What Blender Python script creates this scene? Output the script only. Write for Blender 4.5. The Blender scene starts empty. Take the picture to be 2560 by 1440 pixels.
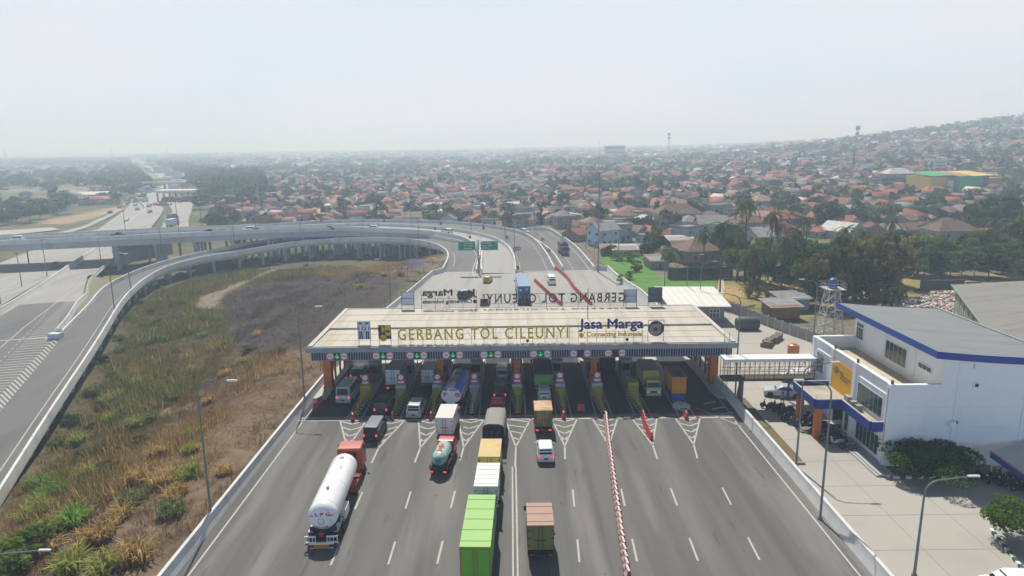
import bpy, bmesh, math, random
import numpy as np
from mathutils import Vector, Matrix
rnd = random.Random(7); nrs = np.random.RandomState(5)
R = math.radians; PI = math.pi
S = bpy.context.scene; COL = S.collection
# ------------------------------------------------------------------ camera, sky, sun, exposure
CH, FPX, PITCH, ROLL = 31.0, 1700.0, math.atan(362/1700.0), 0.012
cam = bpy.data.cameras.new('camera'); cam.sensor_width = 36.0; cam.lens = 36.0*FPX/2560; cam.clip_start = .5; cam.clip_end = 20000
co = bpy.data.objects.new('camera', cam); COL.objects.link(co); S.camera = co
FW = Vector((0, math.cos(PITCH), -math.sin(PITCH))); RT0 = Vector((1,0,0)); UP0 = Vector((0, math.sin(PITCH), math.cos(PITCH)))
RT = RT0*math.cos(ROLL)-UP0*math.sin(ROLL); UP = RT0*math.sin(ROLL)+UP0*math.cos(ROLL)
co.matrix_world = Matrix(((RT.x,UP.x,-FW.x,0),(RT.y,UP.y,-FW.y,0),(RT.z,UP.z,-FW.z,CH),(0,0,0,1)))
SUN_EL, SUN_AZ = R(56), R(-9)          # azimuth measured from +Y towards +X
wd = bpy.data.worlds.new('World'); S.world = wd; wd.use_nodes = True
nt = wd.node_tree; nt.nodes.clear()
wo = nt.nodes.new('ShaderNodeOutputWorld'); bg = nt.nodes.new('ShaderNodeBackground')
sk = nt.nodes.new('ShaderNodeTexSky'); sk.sky_type = 'NISHITA'; sk.sun_disc = False
sk.sun_elevation = SUN_EL; sk.sun_rotation = SUN_AZ; sk.air_density = 1.3; sk.dust_density = 6.0; sk.ozone_density = 1.2; sk.altitude = 700
# haze-bright band above the horizon under a darker blue zenith, with faint veils of cloud
hs = nt.nodes.new('ShaderNodeHueSaturation'); hs.inputs['Saturation'].default_value = .8; hs.inputs['Value'].default_value = .14
mixw = nt.nodes.new('ShaderNodeMix'); mixw.data_type = 'RGBA'; mixw.inputs[7].default_value = (6.5,6.8,7.4,1)
mixb = nt.nodes.new('ShaderNodeMix'); mixb.data_type = 'RGBA'; mixb.inputs[6].default_value = (6.9,7.0,7.4,1); mixb.inputs[7].default_value = (6.1,6.75,7.6,1)
tc = nt.nodes.new('ShaderNodeTexCoord'); mp = nt.nodes.new('ShaderNodeMapping'); mp.inputs['Scale'].default_value = (1,1,3.5)
nz = nt.nodes.new('ShaderNodeTexNoise'); nz.inputs['Scale'].default_value = 2.2; nz.inputs['Detail'].default_value = 5
sx_ = nt.nodes.new('ShaderNodeSeparateXYZ'); mr = nt.nodes.new('ShaderNodeMapRange'); mr.interpolation_type = 'SMOOTHSTEP'
mr.inputs['From Min'].default_value = .20; mr.inputs['From Max'].default_value = .42; mr.inputs['To Min'].default_value = 1; mr.inputs['To Max'].default_value = .03
mr2 = nt.nodes.new('ShaderNodeMapRange'); mr2.inputs['From Min'].default_value = .33; mr2.inputs['From Max'].default_value = .68
L = nt.links.new
L(tc.outputs['Generated'], sx_.inputs[0]); L(sx_.outputs[2], mr.inputs['Value'])
L(tc.outputs['Generated'], mp.inputs['Vector']); L(mp.outputs[0], nz.inputs['Vector']); L(nz.outputs[0], mr2.inputs['Value']); L(mr2.outputs[0], mixb.inputs[0])
L(sk.outputs[0], hs.inputs['Color']); L(hs.outputs[0], mixw.inputs[6]); L(mr.outputs[0], mixw.inputs[0]); L(mixb.outputs[2], mixw.inputs[7])
mixs = nt.nodes.new('ShaderNodeMix'); mixs.data_type = 'RGBA'; mixs.blend_type = 'MULTIPLY'; mixs.inputs[7].default_value = (1.0,1.32,1.75,1)
mr3 = nt.nodes.new('ShaderNodeMapRange'); mr3.interpolation_type = 'SMOOTHSTEP'; mr3.inputs['From Min'].default_value = .45; mr3.inputs['From Max'].default_value = -.35
L(sx_.outputs[1], mr3.inputs['Value']); L(mr3.outputs[0], mixs.inputs[0]); L(mixw.outputs[2], mixs.inputs[6])
L(mixs.outputs[2], bg.inputs[0]); bg.inputs[1].default_value = .105; L(bg.outputs[0], wo.inputs[0])
sl = bpy.data.lights.new('sun', 'SUN'); sl.energy = 4.7; sl.angle = R(.8); sl.color = (1,.965,.90)
so = bpy.data.objects.new('sun', sl); COL.objects.link(so)
sd = Vector((math.sin(SUN_AZ)*math.cos(SUN_EL), math.cos(SUN_AZ)*math.cos(SUN_EL), math.sin(SUN_EL)))
so.rotation_euler = sd.to_track_quat('Z','Y').to_euler(); so.location = sd*300
S.view_settings.view_transform = 'Standard'; S.view_settings.look = 'None'; S.view_settings.exposure = 0.2; S.view_settings.gamma = 1
S.render.engine = 'CYCLES'; S.cycles.use_denoising = True; S.cycles.max_bounces = 6; S.cycles.volume_bounces = 1
S.cycles.transparent_max_bounces = 6
# ------------------------------------------------------------------ helpers
def G(px, py, z=0.0):
    d = FW*FPX + RT*(px-1280) - UP*(py-720); t = (z-CH)/d.z
    return Vector((d.x*t, d.y*t, z))
def GY(px, py, Y):
    d = FW*FPX + RT*(px-1280) - UP*(py-720); t = Y/d.y
    return Vector((d.x*t, Y, CH+d.z*t))
def ss(a, b, x):
    t = np.clip((np.asarray(x, float)-a)/(b-a), 0, 1); return t*t*(3-2*t)
def ht(x, y):
    x = np.asarray(x, float); y = np.asarray(y, float)
    k = np.clip(y-170, 0, 130); t = ss(0, 1, (x-(-64+k*.4))/(36+k*.1))
    xa = np.where(y < 128, -55-.54*(y-67), -88-.75*(y-128))
    xa = np.where(y > 166, -116-.4*(y-166), xa)
    left = -7.3+1.7*ss(6, -14, x-xa)
    left = left+1.5*ss(230, 330, y)*ss(6,-14,xa-x)
    z = left*(1-t)-.3*t
    yy = np.maximum(y, 1); az = x/yy
    hill = 69*ss(.16, .95, az)*ss(330, 1180, y) + 2.5*ss(700,1200,y)*(1+np.sin(x/130.+1)*np.sin(y/160.))*ss(.1,.5,az)
    return z+hill
def hz(x, y): return float(ht(x, y))
def GT(px, py, it=6):
    z = -3.0
    for _ in range(it): p = G(px,py,z); z = hz(p.x,p.y)
    return G(px,py,z)
def tag(o, label, cat, group=None):
    o['label'] = label; o['category'] = cat
    if group: o['group'] = group
    return o
def kind(o, k): o['kind'] = k; return o
def empty(name, loc=(0,0,0), rz=0.0, parent=None):
    o = bpy.data.objects.new(name, None); COL.objects.link(o); o.location = loc; o.rotation_euler = (0,0,rz); o.empty_display_size = .3
    if parent: o.parent = parent
    return o
KIDS = {}
def link(name, me, parent=None):
    o = bpy.data.objects.new(name, me); COL.objects.link(o)
    if parent: o.parent = parent; KIDS.setdefault(parent.name, []).append(o)
    return o
def copy_tree(o, parent=None):
    c = o.copy(); COL.objects.link(c)
    if parent: c.parent = parent; KIDS.setdefault(parent.name, []).append(c)
    for ch in list(KIDS.get(o.name, [])): copy_tree(ch, c)
    return c
class MB:
    def __init__(s): s.v = []; s.f = []; s.m = []
    def add(s, vs, fs, m=0):
        o = len(s.v); s.v += [tuple(p) for p in vs]; s.f += [tuple(i+o for i in f) for f in fs]; s.m += [m]*len(fs); return s
    def box(s, c, d, m=0, rz=0., tx=1., ty=1.):
        x,y,z = [k/2 for k in d]; cs,sn = math.cos(rz), math.sin(rz); vs = []
        for dz,fx,fy in ((-z,1,1),(z,tx,ty)):
            for sx,sy in ((-1,-1),(1,-1),(1,1),(-1,1)):
                a,b = sx*x*fx, sy*y*fy; vs.append((c[0]+a*cs-b*sn, c[1]+a*sn+b*cs, c[2]+dz))
        return s.add(vs, [(3,2,1,0),(4,5,6,7),(0,1,5,4),(1,2,6,5),(2,3,7,6),(3,0,4,7)], m)
    def bx(s, x0,x1,y0,y1,z0,z1, m=0): return s.box(((x0+x1)/2,(y0+y1)/2,(z0+z1)/2),(x1-x0,y1-y0,z1-z0),m)
    def quad(s, a,b,c,d, m=0): return s.add([a,b,c,d], [(0,1,2,3)], m)
    def poly(s, pts, m=0): return s.add(pts, [tuple(range(len(pts)))], m)
    def tube(s, p0, p1, r0, r1=None, n=8, m=0, caps=True):
        p0 = Vector(p0); p1 = Vector(p1); r1 = r0 if r1 is None else r1; d = (p1-p0).normalized()
        a = d.orthogonal().normalized(); b = d.cross(a); vs = []
        for p,r in ((p0,r0),(p1,r1)):
            for k in range(n): t = 2*PI*k/n; vs.append(p+a*(r*math.cos(t))+b*(r*math.sin(t)))
        fs = [(k,(k+1)%n,n+(k+1)%n,n+k) for k in range(n)]
        if caps: fs += [tuple(range(n-1,-1,-1)), tuple(range(n,2*n))]
        return s.add(vs, fs, m)
    def path(s, pts, r, n=6, m=0):
        for a,b in zip(pts, pts[1:]): s.tube(a, b, r, n=n, m=m)
        return s
    def loft(s, secs, m=0, caps=True):
        n = len(secs[0]); vs = [p for q in secs for p in q]; fs = []
        for i in range(len(secs)-1):
            for k in range(n): fs.append((i*n+k, i*n+(k+1)%n, (i+1)*n+(k+1)%n, (i+1)*n+k))
        if caps: fs += [tuple(range(n-1,-1,-1)), tuple(range((len(secs)-1)*n, len(secs)*n))]
        return s.add(vs, fs, m)
    def lathe(s, prof, c=(0,0,0), n=16, m=0, axis='z'):
        secs = []
        for r,h in prof:
            q = []
            for k in range(n):
                t = 2*PI*k/n; a,b = r*math.cos(t), r*math.sin(t)
                q.append((c[0]+a,c[1]+b,c[2]+h) if axis=='z' else ((c[0]+h,c[1]+a,c[2]+b) if axis=='x' else (c[0]+a,c[1]+h,c[2]-b)))
            secs.append(q)
        return s.loft(secs, m)
    def sweep(s, pts, prof, m=0, closed=True, caps=True):
        pts = [Vector(p) for p in pts]; secs = []
        for i,p in enumerate(pts):
            t = (pts[min(i+1,len(pts)-1)]-pts[max(i-1,0)]); t.z = 0; t.normalize(); nrm = Vector((-t.y,t.x,0))
            secs.append([p+nrm*a+Vector((0,0,b)) for a,b in prof])
        if closed: return s.loft(secs, m, caps)
        n = len(prof); vs = [p for q in secs for p in q]; fs = []
        for i in range(len(secs)-1):
            for k in range(n-1): fs.append((i*n+k, (i+1)*n+k, (i+1)*n+k+1, i*n+k+1))
        return s.add(vs, fs, m)
    def prism(s, poly, z0, z1, m=0):
        n = len(poly); vs = [(p[0],p[1],z0) for p in poly]+[(p[0],p[1],z1) for p in poly]
        return s.add(vs, [tuple(range(n-1,-1,-1)),tuple(range(n,2*n))]+[(k,(k+1)%n,n+(k+1)%n,n+k) for k in range(n)], m)
    def mesh(s, name, mats, smooth=0, bevel=0):
        me = bpy.data.meshes.new(name); me.from_pydata(s.v, [], s.f)
        for mt in (mats if isinstance(mats,(list,tuple)) else [mats]): me.materials.append(mt)
        me.polygons.foreach_set('material_index', s.m)
        bm = bmesh.new(); bm.from_mesh(me)
        if bevel:
            es = [e for e in bm.edges if len(e.link_faces)==2 and e.calc_face_angle(0) > .5]
            bmesh.ops.bevel(bm, geom=es, offset=bevel, segments=2, affect='EDGES', clamp_overlap=True)
        bmesh.ops.recalc_face_normals(bm, faces=bm.faces); bm.to_mesh(me); bm.free()
        if smooth:
            me.shade_smooth(); me.set_sharp_from_angle(angle=R(smooth))
        return me
    def build(s, name, mats, parent=None, smooth=0, bevel=0): return link(name, s.mesh(name, mats, smooth, bevel), parent)
def catmull(pts, n):
    P = np.array([tuple(p) for p in pts], float); d = np.r_[0, np.cumsum(np.maximum(np.linalg.norm(np.diff(P,axis=0),axis=1),1e-6))]
    T = np.gradient(P, d, axis=0); t = np.linspace(0, d[-1], n); i = np.clip(np.searchsorted(d, t, 'right')-1, 0, len(d)-2)
    h = (d[i+1]-d[i])[:,None]; u = ((t-d[i])[:,None])/h
    q = (2*u**3-3*u**2+1)*P[i]+(u**3-2*u**2+u)*h*T[i]+(-2*u**3+3*u**2)*P[i+1]+(u**3-u**2)*h*T[i+1]
    return [Vector(k) for k in q]
def npmesh(name, V, F, cols=None, mat=None, matidx=None):
    """numpy mesh; F is (n,k); cols per face (n,3)"""
    me = bpy.data.meshes.new(name); n,k = F.shape
    me.vertices.add(len(V)); me.vertices.foreach_set('co', np.asarray(V,np.float32).ravel())
    me.loops.add(n*k); me.loops.foreach_set('vertex_index', F.astype(np.int32).ravel())
    me.polygons.add(n); me.polygons.foreach_set('loop_start', np.arange(0,n*k,k,dtype=np.int32))
    if cols is not None:
        at = me.color_attributes.new('Col','FLOAT_COLOR','CORNER')
        c = np.ones((n,k,4),np.float32); c[:,:,:3] = cols[:,None,:]; at.data.foreach_set('color', c.ravel())
    me.update(calc_edges=True); me.validate()
    if mat: me.materials.append(mat)
    return me
# ------------------------------------------------------------------ materials
MATS = {}
def mat(name, col, rough=.75, metal=0., var=.12, scale=1.5, bump=0., spec=.3, orand=0., emit=0., hue=0., detail=5., coat=0., trans=0.):
    if name in MATS: return MATS[name]
    m = bpy.data.materials.new(name); MATS[name] = m; m.use_nodes = True; n = m.node_tree; b = n.nodes['Principled BSDF']
    b.inputs['Roughness'].default_value = rough; b.inputs['Metallic'].default_value = metal; b.inputs['Specular IOR Level'].default_value = spec
    b.inputs['Coat Weight'].default_value = coat
    t = n.nodes.new('ShaderNodeTexCoord'); z = n.nodes.new('ShaderNodeTexNoise'); z.inputs['Scale'].default_value = scale; z.inputs['Detail'].default_value = detail
    z.inputs['Roughness'].default_value = .65
    n.links.new(t.outputs['Object'], z.inputs['Vector'])
    r = n.nodes.new('ShaderNodeMapRange'); r.inputs['From Min'].default_value = .25; r.inputs['From Max'].default_value = .75
    r.inputs['To Min'].default_value = 1-var; r.inputs['To Max'].default_value = 1+var; n.links.new(z.outputs[0], r.inputs['Value'])
    h = n.nodes.new('ShaderNodeHueSaturation'); h.inputs['Color'].default_value = (*col,1)
    src = r.outputs[0]
    if orand or hue:
        oi = n.nodes.new('ShaderNodeObjectInfo')
        if orand:
            q = n.nodes.new('ShaderNodeMapRange'); q.inputs['To Min'].default_value = 1-orand; q.inputs['To Max'].default_value = 1+orand; n.links.new(oi.outputs['Random'], q.inputs['Value'])
            mm = n.nodes.new('ShaderNodeMath'); mm.operation = 'MULTIPLY'; n.links.new(src, mm.inputs[0]); n.links.new(q.outputs[0], mm.inputs[1]); src = mm.outputs[0]
        if hue:
            q = n.nodes.new('ShaderNodeMapRange'); q.inputs['To Min'].default_value = .5+hue; q.inputs['To Max'].default_value = .5-hue; n.links.new(oi.outputs['Random'], q.inputs['Value']); n.links.new(q.outputs[0], h.inputs['Hue'])
    n.links.new(src, h.inputs['Value']); n.links.new(h.outputs[0], b.inputs['Base Color'])
    if bump:
        bp = n.nodes.new('ShaderNodeBump'); bp.inputs['Strength'].default_value = bump; bp.inputs['Distance'].default_value = .05
        n.links.new(z.outputs[0], bp.inputs['Height']); n.links.new(bp.outputs[0], b.inputs['Normal'])
    if emit: b.inputs['Emission Color'].default_value = (*col,1); b.inputs['Emission Strength'].default_value = emit
    if trans: b.inputs['Transmission Weight'].default_value = trans
    return m
def ribbed(m, freq, axis='X', strength=.5, dist=.06, dark=.0):
    """adds corrugation (bump) along an axis"""
    n = m.node_tree; b = n.nodes['Principled BSDF']; t = n.nodes.new('ShaderNodeTexCoord'); w = n.nodes.new('ShaderNodeTexWave')
    w.wave_type = 'BANDS'; w.bands_direction = axis; w.inputs['Scale'].default_value = freq/20*6.2832/2; w.inputs['Distortion'].default_value = 0
    n.links.new(t.outputs['Object'], w.inputs['Vector']); bp = n.nodes.new('ShaderNodeBump'); bp.inputs['Strength'].default_value = strength; bp.inputs['Distance'].default_value = dist
    n.links.new(w.outputs['Fac'], bp.inputs['Height']); n.links.new(bp.outputs[0], b.inputs['Normal']); return m
def stain(m, col, scale=(.3,.3,.3), lo=.55, hi=.7, amt=.8, det=6):
    """patches of wear or dirt with a shape of their own"""
    n = m.node_tree; b = n.nodes['Principled BSDF']; src = b.inputs['Base Color'].links[0].from_socket
    t = n.nodes.new('ShaderNodeTexCoord'); p = n.nodes.new('ShaderNodeMapping'); p.inputs['Scale'].default_value = scale
    z = n.nodes.new('ShaderNodeTexNoise'); z.inputs['Scale'].default_value = 1; z.inputs['Detail'].default_value = det
    r = n.nodes.new('ShaderNodeMapRange'); r.inputs['From Min'].default_value = lo; r.inputs['From Max'].default_value = hi; r.inputs['To Max'].default_value = amt
    x = n.nodes.new('ShaderNodeMix'); x.data_type = 'RGBA'; x.inputs[7].default_value = (*col,1)
    n.links.new(t.outputs['Object'], p.inputs[0]); n.links.new(p.outputs[0], z.inputs['Vector']); n.links.new(z.outputs[0], r.inputs['Value'])
    n.links.new(r.outputs[0], x.inputs[0]); n.links.new(src, x.inputs[6]); n.links.new(x.outputs[2], b.inputs['Base Color']); return m
def attrmat(name, rough=.9, var=.2, scale=2., bump=0., transl=0., orand=0., hue=0.):
    if name in MATS: return MATS[name]
    m = mat(name, (1,1,1), rough, var=var, scale=scale, bump=bump, spec=.15, orand=orand, hue=hue); n = m.node_tree
    a = n.nodes.new('ShaderNodeVertexColor'); a.layer_name = 'Col'
    h = [k for k in n.nodes if k.type=='HUE_SAT'][0]; n.links.new(a.outputs[0], h.inputs['Color'])
    if transl:
        tb = n.nodes.new('ShaderNodeBsdfTranslucent'); mx = n.nodes.new('ShaderNodeMixShader'); mx.inputs[0].default_value = transl
        n.links.new(h.outputs[0], tb.inputs[0]); n.links.new(n.nodes['Principled BSDF'].outputs[0], mx.inputs[1]); n.links.new(tb.outputs[0], mx.inputs[2]); n.links.new(mx.outputs[0], n.nodes['Material Output'].inputs[0])
    return m
def paint(name, col, **k): return mat('paint_'+name, col, **{**dict(rough=.35, var=.05, scale=.8, spec=.5, coat=.3), **k})
ASPH = mat('asphalt', (.138,.134,.127), .9, var=.10, scale=30)
stain(ASPH, (.098,.095,.091), (.50,.022,.1), .44, .62, .75); stain(ASPH, (.215,.205,.19), (.36,.03,.1), .52, .66, .65); stain(ASPH,(.07,.068,.066),(1.1,.16,.1),.62,.70,.55); stain(ASPH,(.05,.05,.05),(1.6,1.2,.1),.70,.74,.6)
ASPHD = mat('asphalt_dark_shade', (.040,.041,.045), .85, var=.12, scale=25); stain(ASPHD, (.065,.065,.065), (.5,.03,.1), .52, .66, .6)  # dark fresh asphalt, base colour lowered further to deepen the shade under the roof
CONCR = mat('concrete_road', (.33,.32,.30), .9, var=.07, scale=18); stain(CONCR, (.25,.243,.235), (.42,.014,.1), .48, .64, .7)
RAMPG = mat('ramp_asphalt', (.152,.148,.147), .9, var=.08, scale=20); stain(RAMPG, (.108,.106,.105), (.2,.06,.1), .48,.64,.6)
YARD = mat('yard_concrete', (.385,.36,.32), .9, var=.06, scale=14); stain(YARD,(.32,.305,.275),(.12,.12,.1),.5,.66,.6); stain(YARD,(.25,.24,.225),(.6,.6,.1),.66,.74,.35)
MARK = mat('marking_white', (.43,.42,.385), .8, var=.16, scale=3); stain(MARK,(.33,.32,.3),(1.5,1.5,1),.58,.72,.6)
MARKY = mat('marking_yellow', (.55,.42,.20), .8, var=.15, scale=3)
BARR = mat('barrier_concrete', (.60,.60,.585), .85, var=.06, scale=1.2); stain(BARR,(.40,.40,.385),(.5,.5,.15),.54,.72,.6)
PARA = mat('parapet_concrete', (.63,.63,.61), .85, var=.06, scale=.8); stain(PARA,(.36,.37,.365),(.3,.3,.12),.5,.7,.6)
GIRD = mat('girder_concrete', (.46,.455,.44), .9, var=.08, scale=.6); stain(GIRD,(.26,.26,.26),(.25,.25,.1),.52,.7,.6)
PIER = mat('pier_concrete', (.38,.375,.36), .9, var=.1, scale=.7)
STEEL = mat('galvanised_steel', (.33,.35,.34), .5, .55, var=.1, scale=3)
POLE = mat('pole_steel', (.20,.215,.20), .55, .3, var=.1, scale=2)
DARK = mat('dark_metal', (.03,.03,.033), .6, var=.1)
BLK = mat('black_rubber', (.018,.018,.02), .85, var=.1)
GLS = mat('dark_glass', (.014,.02,.023), .12, var=.05, spec=.38)
GLSB = mat('window_glass', (.035,.055,.058), .12, var=.2, scale=.4, spec=.6)
RIM = mat('wheel_rim', (.36,.36,.37), .4, .7, var=.05)
WHT = paint('white', (.74,.74,.73)); 
LAMPR = mat('tail_lamp', (.55,.02,.03), .3, var=.05); LAMPON = mat('brake_lamp_lit', (1,.05,.06), .3, var=0, emit=1.1)
LAMPW = mat('head_lamp', (.75,.75,.72), .15, var=.05, spec=.7)
PLATE = mat('number_plate_dark', (.03,.04,.04), .5); PLATEW = mat('number_plate_light',(.6,.6,.56),.5)
REDB = mat('red_plastic', (.50,.06,.065), .5, var=.12, scale=3, orand=.12)
ORNG = mat('orange_column', (.55,.155,.03), .7, var=.12, scale=1); stain(ORNG,(.33,.10,.03),(.8,.8,.4),.56,.7,.5)
YEL = mat('island_yellow', (.47,.37,.045), .75, var=.15, scale=2); stain(YEL,(.24,.20,.06),(1,1,1),.54,.7,.6)
BLKC = mat('kerb_black', (.04,.04,.038), .8); KYEL = mat('kerb_yellow', (.55,.48,.16), .8)
BLUE = mat('facade_blue', (.018,.045,.26), .5, var=.06); BLUEL = mat('fascia_blue', (.03,.085,.34), .5, var=.06)
WALLW = mat('plaster_white', (.74,.75,.76), .85, var=.04, scale=.9); stain(WALLW,(.60,.61,.62),(.5,.5,.12),.56,.74,.5)
# ------------------------------------------------------------------ terrain sheet
def inpoly(x, y, P):
    c = np.zeros(x.shape, bool); n = len(P)
    for i in range(n):
        x0,y0 = P[i][0],P[i][1]; x1,y1 = P[i-1][0],P[i-1][1]
        c ^= ((y0 > y) != (y1 > y)) & (x < (x1-x0)*(y-y0)/(y1-y0+1e-9)+x0)
    return c
def pp(pts, z=0): return [G(a,b,z) for a,b in pts]
def vnoise(x, y, s, seed=0):
    r = np.random.RandomState(seed); T = r.rand(64,64); u = x/s; v = y/s
    i = np.floor(u).astype(int); j = np.floor(v).astype(int); a = u-i; b = v-j; a = a*a*(3-2*a); b = b*b*(3-2*b)
    g = lambda p,q: T[p%64,q%64]
    return (g(i,j)*(1-a)+g(i+1,j)*a)*(1-b)+(g(i,j+1)*(1-a)+g(i+1,j+1)*a)*b
def fbm(x, y, s, seed=0): return .5*vnoise(x,y,s,seed)+.3*vnoise(x,y,s/2.3,seed+1)+.2*vnoise(x,y,s/5.1,seed+2)
DRY = pp([(1640,760),(1790,745),(1800,700),(1960,690),(2450,690),(2560,670),(2560,760),(2300,760),(2000,800)], -.3)
PATHR = pp([(1797,690),(1806,690),(1812,720),(1808,745),(1780,748),(1795,720)], -.3)
RICE = pp([(1500,690),(1545,655),(1625,650),(1640,690),(1795,697),(1785,735),(1640,742),(1560,712)], -.3)
RICE2 = pp([(1495,655),(1520,640),(1610,645),(1612,672),(1560,690)], -.3)
BURN = [GT(a,b) for a,b in [(530,750),(600,715),(760,690),(900,685),(1010,705),(980,745),(900,790),(830,860),(740,900),(640,880),(560,840)]]
SAND = [GT(a,b) for a,b in [(482,785),(500,740),(555,725),(650,684),(690,670),(705,671),(620,708),(590,722),(565,740),(530,775)]]
GREENP = pp([(212,740),(225,690),(262,662),(318,662),(330,678),(272,706),(222,752)], -5.5)
SANDL = pp([(80,560),(300,515),(330,520),(170,560)], -5.6); FIELDL = pp([(0,440),(130,425),(320,430),(330,448),(100,455)], -5.6)
def burn_f(x, y):
    e = np.zeros(x.shape)
    cx,cy = G(745,775,-3.5).xy; 
    jx = x+9*(fbm(x,y,14,31)-.5); jy = y+14*(fbm(x,y,17,32)-.5)
    return inpoly(jx,jy,BURN).astype(float)
_ht0 = ht
def ht(x, y):
    x = np.asarray(x,float); y = np.asarray(y,float)
    return _ht0(x,y)+np.where((x<-29)&(y<190)&(x>-90), (fbm(x,y,9,3)-.5)*.9*ss(-29,-40,x), 0)
def build_terrain():
    xs = np.unique(np.concatenate([np.arange(-190,130,2.0), -190-np.geomspace(3,4200,60), 130+np.geomspace(3,4300,75)])); xs.sort()
    ys = np.unique(np.concatenate([np.arange(10,300,2.0), 300+np.geomspace(2.5,5600,110), 10-np.geomspace(3,120,9)])); ys.sort()
    X,Y = np.meshgrid(xs, ys); Z = ht(X,Y)
    C = np.zeros(X.shape+(3,)); n1 = fbm(X,Y,38,11); n2 = fbm(X,Y,10,12); n3 = fbm(X,Y,160,13)
    def put(mask, c): C[mask] = c
    earth = np.array([.17,.145,.105]); green = np.array([.075,.10,.04])
    k = np.clip((n3-.38)/.2,0,1)[...,None]; C[:] = earth*(1-k)+green*k
    field = (X < -25)&(Y < 240)
    a = np.clip((n2-.36)/.28,0,1)[...,None]
    fc = np.array([.105,.072,.047])*(1-a)+np.array([.175,.125,.078])*a
    gz = np.clip((-40-X+30*(n1-.5)+ (Y-90)*.08)/22,0,1)[...,None]
    fc = fc*(1-.65*gz)+np.array([.09,.092,.04])*.65*gz
    edge = np.clip((X+37)/9,0,1)[...,None]*np.clip((n2-.3)/.3,0,1)[...,None]; fc = fc*(1-edge*.5)+np.array([.165,.12,.083])*edge*.5
    C[field] = fc[field]
    b = burn_f(X,Y); n4 = fbm(X,Y,5,41)[...,None]
    bc = np.array([.040,.033,.029])*(1-n4)+np.array([.080,.063,.051])*n4
    bb_ = b.copy()
    for _ in range(7): q_ = np.pad(bb_,1,mode='edge'); bb_ = (q_[1:-1,1:-1]*2+q_[:-2,1:-1]+q_[2:,1:-1]+q_[1:-1,:-2]+q_[1:-1,2:])/6
    kb_ = (np.clip((bb_-.35+.5*(n2-.5))/.3,0,1)*field)[...,None]; C[:] = C*(1-kb_)+bc*kb_
    far = (X > -600)&(X < -.42*Y)&(Y>230)
    lc = np.array([.075,.10,.04])*(1-a)+np.array([.16,.135,.075])*a; C[far] = lc[far]
    J = lambda s: (X+s*(fbm(X,Y,6,21)-.5), Y+s*(fbm(X,Y,6,22)-.5))
    jx,jy = J(5)
    put(inpoly(jx,jy,SAND)&field, (.23,.18,.13)); put(inpoly(jx,jy,GREENP), (.13,.19,.035))
    sg = np.clip((n1-.45)/.15,0,1)[...,None]; g2 = np.array([.20,.17,.06])*(sg)+np.array([.12,.18,.035])*(1-sg)
    m = inpoly(jx,jy,GREENP); C[m] = g2[m]
    m = inpoly(jx,jy,DRY); dc = np.array([.36,.25,.11])*a+np.array([.17,.17,.055])*(1-a); C[m] = dc[m]
    m = inpoly(jx,jy,SANDL); C[m] = (.34,.24,.15)
    far2 = (Y>600)&(X < -.15*Y)&(fbm(X,Y,210,51)>.5); C[far2] = (.22,.21,.13)
    ny,nx = X.shape; idx = np.arange(nx*ny).reshape(ny,nx)
    F = np.stack([idx[:-1,:-1],idx[:-1,1:],idx[1:,1:],idx[1:,:-1]],-1).reshape(-1,4)
    V = np.stack([X,Y,Z],-1).reshape(-1,3); Cf = C[:-1,:-1].reshape(-1,3)
    m = attrmat('terrain_soil', .95, var=.38, scale=.9, bump=.6)
    me = npmesh('ground', V, F, None, m)
    at = me.color_attributes.new('Col','FLOAT_COLOR','POINT'); c4 = np.ones((len(V),4),np.float32); c4[:,:3] = C.reshape(-1,3); at.data.foreach_set('color', c4.ravel())
    me.shade_smooth(); o = link('ground', me); kind(o,'structure'); return o
build_terrain()
def drape(name, poly, m, lift, step=2.0):
    """a sheet laid on the terrain inside a polygon"""
    P = np.array([(p[0],p[1]) for p in poly]); mb = MB(); bm = bmesh.new()
    x0,y0 = P.min(0); x1,y1 = P.max(0)
    vs = [bm.verts.new((p[0],p[1],0)) for p in P]; f = bm.faces.new(vs)
    for ax,(a,b) in enumerate(((x0,x1),(y0,y1))):
        for q in np.arange(a+step, b, step):
            no = (1,0,0) if ax==0 else (0,1,0); pc = (q,0,0) if ax==0 else (0,q,0)
            bmesh.ops.bisect_plane(bm, geom=bm.verts[:]+bm.edges[:]+bm.faces[:], plane_co=pc, plane_no=no)
    for v in bm.verts: v.co.z = hz(v.co.x, v.co.y)+lift
    bmesh.ops.triangulate(bm, faces=bm.faces[:]); bmesh.ops.recalc_face_normals(bm, faces=bm.faces[:])
    me = bpy.data.meshes.new(name); bm.to_mesh(me); bm.free(); me.materials.append(m); o = link(name, me); kind(o,'structure'); return o
def flat(name, polys, m, z, k='structure'):
    mb = MB()
    for p in polys: mb.poly([(q[0],q[1],z if not callable(z) else z(q)) for q in p])
    o = mb.build(name, m); kind(o, k); return o
rm = mat('rice_green', (.085,.21,.022), .9, var=.28, scale=.9, bump=.5); stain(rm,(.05,.12,.02),(.1,.5,.1),.5,.62,.6); stain(rm,(.2,.22,.05),(.2,.2,.1),.6,.7,.5)
drape('rice_field', RICE, rm, .12); drape('rice_field', RICE2, rm, .22)
drape('footpath', PATHR, mat('path_sand',(.42,.35,.25),.95,var=.15), .2)
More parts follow.
